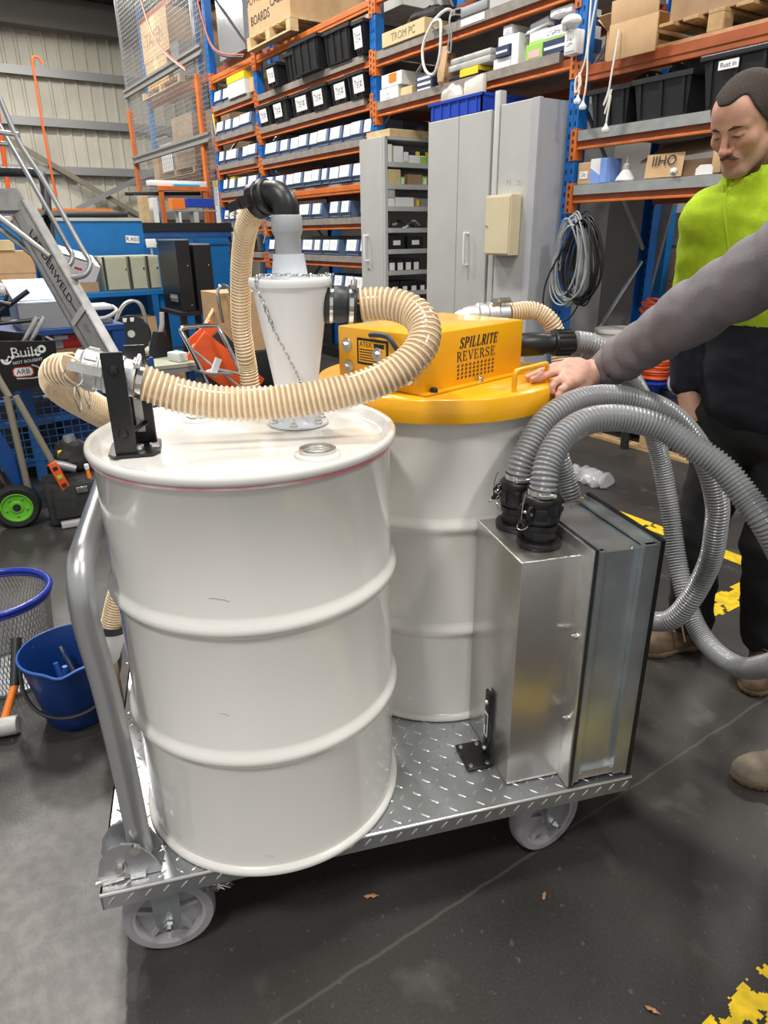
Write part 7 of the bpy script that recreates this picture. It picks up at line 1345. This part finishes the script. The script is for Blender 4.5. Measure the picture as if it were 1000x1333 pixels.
# ------------------------------------------------------------------ the man in the lime and navy fleece
P1 = dict(hd=(-1.193, 1.983, 1.750), nk=(-1.17, 2.055, 1.62), shR=(-1.272, 2.015, 1.515), shL=(-.885, 2.10, 1.535), elR=(-1.345, 2.105, 1.25), wrR=(-1.335, 2.105, 1.02), hnR=(-1.285, 2.10, .91), elL=(-.80, 2.20, 1.26), wrL=(-.83, 2.10, 1.03), ch=(-1.095, 2.095, 1.38), be=(-1.105, 2.155, 1.15), pe=(-1.105, 2.215, .95), hpR=(-1.20, 2.21, .90), hpL=(-1.01, 2.235, .90), knR=(-1.235, 2.175, .50), knL=(-1.02, 2.235, .51), anR=(-1.225, 2.205, .11), anL=(-.985, 2.285, .11))
t = thing('person', 'man in lime and navy fleece with moustache looking down at the drums', 'person', (-1.1, 2.22, 0))
SA = np.array([.976, .214, 0], np.float32)                    # shoulder line
Rb = np.array([[.976, .214, 0], [-.214, .976, 0], [0, 0, 1]], np.float32).T
c, A, hv, hq_ = make_head(t, P1['hd'], (-.05, -1.0, 0), R(27))
q_ = lambda p: p
def p1_core(p):
    g = P1; d = d_ell(p, g['ch'], (.165, .10, .19), Rb); d = smin(d, d_ell(p, g['be'], (.145, .095, .19), Rb), .06); d = smin(d, d_ell(p, g['pe'], (.15, .10, .13), Rb), .06)
    for a, b_, r0, r1 in (('shR', 'elR', .045, .038), ('elR', 'wrR', .038, .027), ('wrR', 'hnR', .030, .036), ('shL', 'elL', .045, .038), ('elL', 'wrL', .038, .027), ('hpR', 'knR', .075, .05), ('knR', 'anR', .05, .036), ('hpL', 'knL', .075, .05), ('knL', 'anL', .05, .036), ('ch', 'nk', .06, .05)): d = smin(d, d_cap(p, g[a], g[b_], r0, r1), .03)
    return d
bv, bq = surface(p1_core, (-1.48, 1.85, .05), (-.68, 2.42, 1.60), .012)
def skin_col(V): return np.tile(SKIN, (len(V), 1))
merged_body(t, [(hv, hq_, head_color(hv, c, A)), (bv, bq, skin_col(bv))])
def p1_top(p):
    g = P1; d = d_ell(p, g['ch'], (.212, .142, .215), Rb); d = smin(d, d_ell(p, g['be'], (.188, .140, .22), Rb), .08); d = smin(d, d_ell(p, (-1.105, 2.20, .99), (.192, .146, .15), Rb), .06)
    d = smin(d, d_cap(p, g['shR'], g['shL'], .076, .076), .07); d = smin(d, d_cap(p, (-1.20, 2.04, 1.56), (-1.01, 2.09, 1.565), .06, .06), .05)
    ar = union([d_cap(p, g['shR'], g['elR'], .083, .066), d_cap(p, g['elR'], g['wrR'], .066, .050)], .03); d = smin(d, ar, .03)
    d = smin(d, union([d_cap(p, g['shL'], g['elL'], .083, .066), d_cap(p, g['elL'], g['wrL'], .066, .050)], .03), .03)
    nk = d_cap(p, (-1.16, 2.075, 1.56), (-1.176, 2.048, 1.645), .084, .086); d = smin(d, nk, .025)
    hole = np.minimum(d_cap(p, (-1.168, 2.06, 1.585), (-1.195, 1.995, 1.76), .060, .085), d_ell(p, (-1.20, 1.885, 1.665), (.068, .080, .072))); d = smax(d, -hole, .006)
    d = np.maximum(d, .865 - p[:, 2] + .05 * (p[:, 0] + 1.3)) 
    return d + wrinkle(p, .0034, 30, 1.) + wrinkle(p, .0016, 75, 2.)
lo, hi = (-1.50, 1.80, .80), (-.66, 2.45, 1.76)
sdf_obj('fleece_yoke', p1_top, lo, hi, .0095, 'lime', t, keep=lambda c_: c_[:, 2] > 1.232); sdf_obj('fleece_body', p1_top, lo, hi, .0095, 'navy', t, keep=lambda c_: c_[:, 2] <= 1.232)
def on_surface(f, p, d, n=160, step=.003):
    p, d = np.array(p, np.float32), np.array(d, np.float32); q = p[None] + d[None] * (np.arange(n, dtype=np.float32) * step)[:, None]; k = np.argmax(f(q) < 0); return tuple(float(v) for v in q[k])
zl_ = [on_surface(p1_top, (x, 1.70, z), (0, 1, 0)) for x, z in ((-1.222, 1.640), (-1.215, 1.60), (-1.20, 1.55), (-1.185, 1.50), (-1.17, 1.44), (-1.16, 1.38), (-1.15, 1.32))]
MB().sweep(curve(zl_, 5), .0045, 6).build('zip', 'lime', t); z0_ = Vector(zl_[1]); MB().obox(z0_ + Vector((0, -.008, -.012)), .010, .006, .034, rx=.2, b=.002).build('zip_puller', 'lime', t)
def p1_legs(p):
    g = P1; d = d_ell(p, (-1.105, 2.215, .925), (.182, .142, .15), Rb)
    for a, b_, r0, r1 in (('hpR', 'knR', .105, .084), ('knR', 'anR', .084, .076), ('hpL', 'knL', .105, .084), ('knL', 'anL', .084, .076)): d = smin(d, d_cap(p, g[a], g[b_], r0, r1), .025)
    d = smin(d, d_cap(p, (-1.292, 2.115, .905), (-1.25, 2.15, .80), .052, .055), .03); d = np.maximum(np.maximum(d, .10 - p[:, 2]), p[:, 2] - .99); return d + wrinkle(p, .0050, 26, 3.) + wrinkle(p, .002, 60, 5.)
sdf_obj('trousers', p1_legs, (-1.45, 2.0, .06), (-.80, 2.45, 1.02), .0105, 'trouser', t)
MB().sweep(curve([(-1.31, 2.115, .945), (-1.27, 2.085, .90), (-1.235, 2.072, .84)], 6), .004, 6).build('pocket_seam', 'trouser', t)
boot(t, (-1.205, 2.29, 0), (-1.297, 2.03, 0), (-1.225, 2.23, .09), (-1.225, 2.22, .16), 'boot'); boot(t, (-.995, 2.345, 0), (-.925, 2.125, 0), (-.985, 2.30, .09), (-.985, 2.295, .17), 'boot')
# ------------------------------------------------------------------ the second worker: grey sleeve, hand on the lid
H = dict(wr=(-1.14, 1.41, 1.158), p1=(-1.154, 1.356, 1.178), p2=(-1.127, 1.318, 1.152), i0=(-1.165, 1.336, 1.183), i1=(-1.18, 1.301, 1.179), i2=(-1.191, 1.268, 1.168), i3=(-1.206, 1.239, 1.1555), m0=(-1.155, 1.313, 1.174), m1=(-1.166, 1.282, 1.168), m2=(-1.172, 1.258, 1.162), m3=(-1.18, 1.230, 1.1545), r0=(-1.137, 1.292, 1.161), r1=(-1.136, 1.262, 1.154), r2=(-1.137, 1.250, 1.142), r3=(-1.134, 1.251, 1.130), q0=(-1.116, 1.283, 1.148), q1=(-1.113, 1.258, 1.138), q2=(-1.113, 1.250, 1.125), q3=(-1.113, 1.254, 1.113), t0=(-1.12, 1.345, 1.135), t1=(-1.104, 1.300, 1.117), t2=(-1.100, 1.274, 1.105), t3=(-1.098, 1.256, 1.097), cuff=(-1.133, 1.429, 1.16), fore=(-1.01, 1.413, 1.239), elb=(-.888, 1.386, 1.323), sho=(-.629, 1.345, 1.470))
def hand(p):
    g = H; d = union([d_cap(p, g['wr'], g['i0'], .023, .0145), d_cap(p, g['wr'], g['m0'], .023, .0145), d_cap(p, g['wr'], g['r0'], .023, .0140), d_cap(p, g['wr'], g['q0'], .023, .0130), d_cap(p, g['wr'], g['t0'], .024, .017), d_cap(p, g['p1'], g['p2'], .017, .017)], .018)
    for n, rs in (('i', (.0118, .0104, .0094, .0082)), ('m', (.0118, .0104, .0096, .0084)), ('r', (.0112, .0100, .0092, .0082)), ('q', (.0100, .0090, .0082, .0074)), ('t', (.0150, .0118, .0108, .0090))):
        f = union([d_cap(p, g[n + str(k)], g[n + str(k + 1)], rs[k], rs[k + 1]) for k in range(3)], .003); d = smin(d, f, .006 if n != 't' else .010)
    for n in 'imrq': d = smin(d, np.linalg.norm(p - np.array(g[n + '0'], np.float32) - np.array([0, 0, .006], np.float32), axis=1) - .0088, .010)
    a, b_ = np.array(g['wr'], np.float32), np.array(g['fore'], np.float32); d = smin(d, d_cap(p, a, a + (b_ - a) * .6, .0255, .034), .02); return d + wrinkle(p, .00045, 190, 1.)
t = thing('person', 'worker at the right edge, grey sleeved arm reaching to the yellow lid', 'person', (-.45, 1.6, 0))
hv2, hq2 = surface(hand, (-1.24, 1.20, 1.07), (-1.03, 1.47, 1.28), .0028)
def hand_col(V):
    col = np.tile(np.array([.60, .34, .255]), (len(V), 1))
    for n, w in (('i0', .5), ('m0', .5), ('r0', .5), ('q0', .5), ('i3', .4), ('m3', .4), ('r3', .4), ('q3', .4)): k = np.exp(-(np.linalg.norm(V - np.array(H[n]), axis=1) / .013) ** 2)[:, None] * w; col = col * (1 - k) + np.array([.64, .27, .21]) * k
    return col
P2 = dict(ch=(-.42, 1.27, 1.28), be=(-.40, 1.38, 1.08), pe=(-.40, 1.50, .93), nk=(-.43, 1.20, 1.52), hd=(-.44, 1.14, 1.66), shL=(-.22, 1.15, 1.46), elL=(-.16, 1.22, 1.18), wrL=(-.22, 1.20, .95), hpR=(-.47, 1.56, .90), hpL=(-.33, 1.46, .90), knR=(-.50, 1.66, .50), knL=(-.27, 1.45, .50), anR=(-.575, 1.905, .11), anL=(-.24, 1.55, .11))
c2, A2, hv3, hq3 = make_head(t, P2['hd'], (-.62, -.35, 0), R(20), moustache=False, h=.005)
Rb2 = np.array([[.86, -.5, 0], [.5, .86, 0], [0, 0, 1]], np.float32).T
def p2_core(p):
    g = P2; d = d_ell(p, g['ch'], (.15, .10, .19), Rb2); d = smin(d, d_ell(p, g['be'], (.14, .095, .19), Rb2), .06); d = smin(d, d_ell(p, g['pe'], (.14, .10, .13), Rb2), .06)
    for a, b_, r0, r1 in (('shL', 'elL', .045, .038), ('elL', 'wrL', .038, .03), ('hpR', 'knR', .07, .05), ('knR', 'anR', .05, .036), ('hpL', 'knL', .07, .05), ('knL', 'anL', .05, .036), ('ch', 'nk', .06, .05)): d = smin(d, d_cap(p, g[a], g[b_], r0, r1), .03)
    d = smin(d, union([d_cap(p, H['sho'], H['elb'], .048, .042), d_cap(p, H['elb'], H['fore'], .042, .036)], .02), .03); return d
bv2, bq2 = surface(p2_core, (-1.1, .95, .05), (-.05, 2.0, 1.60), .014)
merged_body(t, [(hv2, hq2, hand_col(hv2)), (hv3, hq3, head_color(hv3, c2, A2)), (bv2, bq2, skin_col(bv2))])
for n in 'im':
    a, b_ = Vector(H[n + '2']), Vector(H[n + '3']); d_ = (b_ - a).normalized(); up_ = Vector((.35, -.35, .85)).normalized(); up_ = (up_ - d_ * up_.dot(d_)).normalized(); nl = MB().ball((0, 0, 0), 1, 6); mx = Matrix((d_, d_.cross(up_), up_)).transposed(); mk('nail', (.66, .42, .34), .3) if 'nail' not in M else None
    q = MB(); q.add([b_ + d_ * .001 + up_ * .0058 + mx @ Vector((v[0] * .0055, v[1] * .0050, v[2] * .0022)) for v in nl.v], nl.f); q.build('fingernail', 'nail', t)
def sleeve(p):
    g = H; up_s = np.array(g['sho'], np.float32) + np.array([0, 0, .012], np.float32); d = union([d_cap(p, up_s, g['elb'], .073, .061), d_cap(p, g['elb'], g['cuff'], .061, .048)], .03)
    ax_ = np.array(g['cuff'], np.float32) - np.array(g['elb'], np.float32); ln = float(np.linalg.norm(ax_)); ax_ /= ln; s = (p - np.array(g['elb'], np.float32)) @ ax_
    up_ = np.array(g['sho'], np.float32) - np.array(g['elb'], np.float32); s2 = (p - np.array(g['elb'], np.float32)) @ (up_ / np.linalg.norm(up_))
    th_ = p[:, 2] * 14; d = d + .0030 * (1 - 2.2 * np.abs(np.sin(s * 52 + 1.6 * np.sin(th_) + p[:, 1] * 9 + 1.0)) ** .7) * np.clip(s / .08, 0, 1) * np.clip((ln - .07 - s) / .04, 0, 1) + .0036 * (1 - 2.2 * np.abs(np.sin(s2 * 40 + 1.9 * np.sin(th_ * .8 + 1) + p[:, 1] * 7)) ** .7) * np.clip(s2 / .06, 0, 1) - .007 * np.exp(-((s - ln + .075) / .016) ** 2) + .004 * np.exp(-((s - ln + .052) / .006) ** 2)
    d = np.maximum(d, s - ln + .004); inner = d_cap(p, np.array(g['cuff'], np.float32) + ax_ * .08, np.array(g['cuff'], np.float32) - ax_ * .06, .036, .036)
    return smax(d, -inner, .005) + wrinkle(p, .0009, 80, 4.)
def p2_top(p):
    g = P2; d = d_ell(p, g['ch'], (.19, .135, .22), Rb2); d = smin(d, d_ell(p, g['be'], (.18, .135, .22), Rb2), .08); d = smin(d, d_ell(p, (-.40, 1.46, .98), (.18, .14, .14), Rb2), .06); d = smin(d, d_cap(p, H['sho'], g['shL'], .078, .076), .06)
    d = smin(d, union([d_cap(p, g['shL'], g['elL'], .08, .066), d_cap(p, g['elL'], g['wrL'], .066, .052)], .03), .03); d = smin(d, d_cap(p, (-.43, 1.21, 1.47), (-.435, 1.18, 1.54), .078, .078), .03); d = smax(d, -d_cap(p, g['nk'], g['hd'], .062, .07), .006)
    return smin(np.maximum(d + wrinkle(p, .003, 30, 1.), .86 - p[:, 2]), sleeve(p), .03)
sdf_obj('grey_jumper', p2_top, (-1.25, .90, .82), (-.02, 1.72, 1.62), .0085, 'sleeve_grey', t)
def p2_legs(p):
    g = P2; d = d_ell(p, (-.40, 1.50, .92), (.165, .135, .14), Rb2)
    for a, b_, r0, r1 in (('hpR', 'knR', .095, .08), ('knR', 'anR', .08, .07), ('hpL', 'knL', .095, .08), ('knL', 'anL', .08, .07)): d = smin(d, d_cap(p, g[a], g[b_], r0, r1), .025)
    return np.maximum(np.maximum(d, .10 - p[:, 2]), p[:, 2] - .98) + wrinkle(p, .004, 26, 3.)
sdf_obj('trousers', p2_legs, (-.72, 1.28, .06), (-.10, 2.05, 1.0), .013, 'trouser', t)
boot(t, (-.560, 1.965, 0), (-.735, 1.715, 0), (-.575, 1.915, .09), (-.575, 1.905, .15), 'boot_grey', r=.052); boot(t, (-.22, 1.62, 0), (-.36, 1.37, 0), (-.24, 1.56, .09), (-.24, 1.55, .15), 'boot_grey', laces=False)
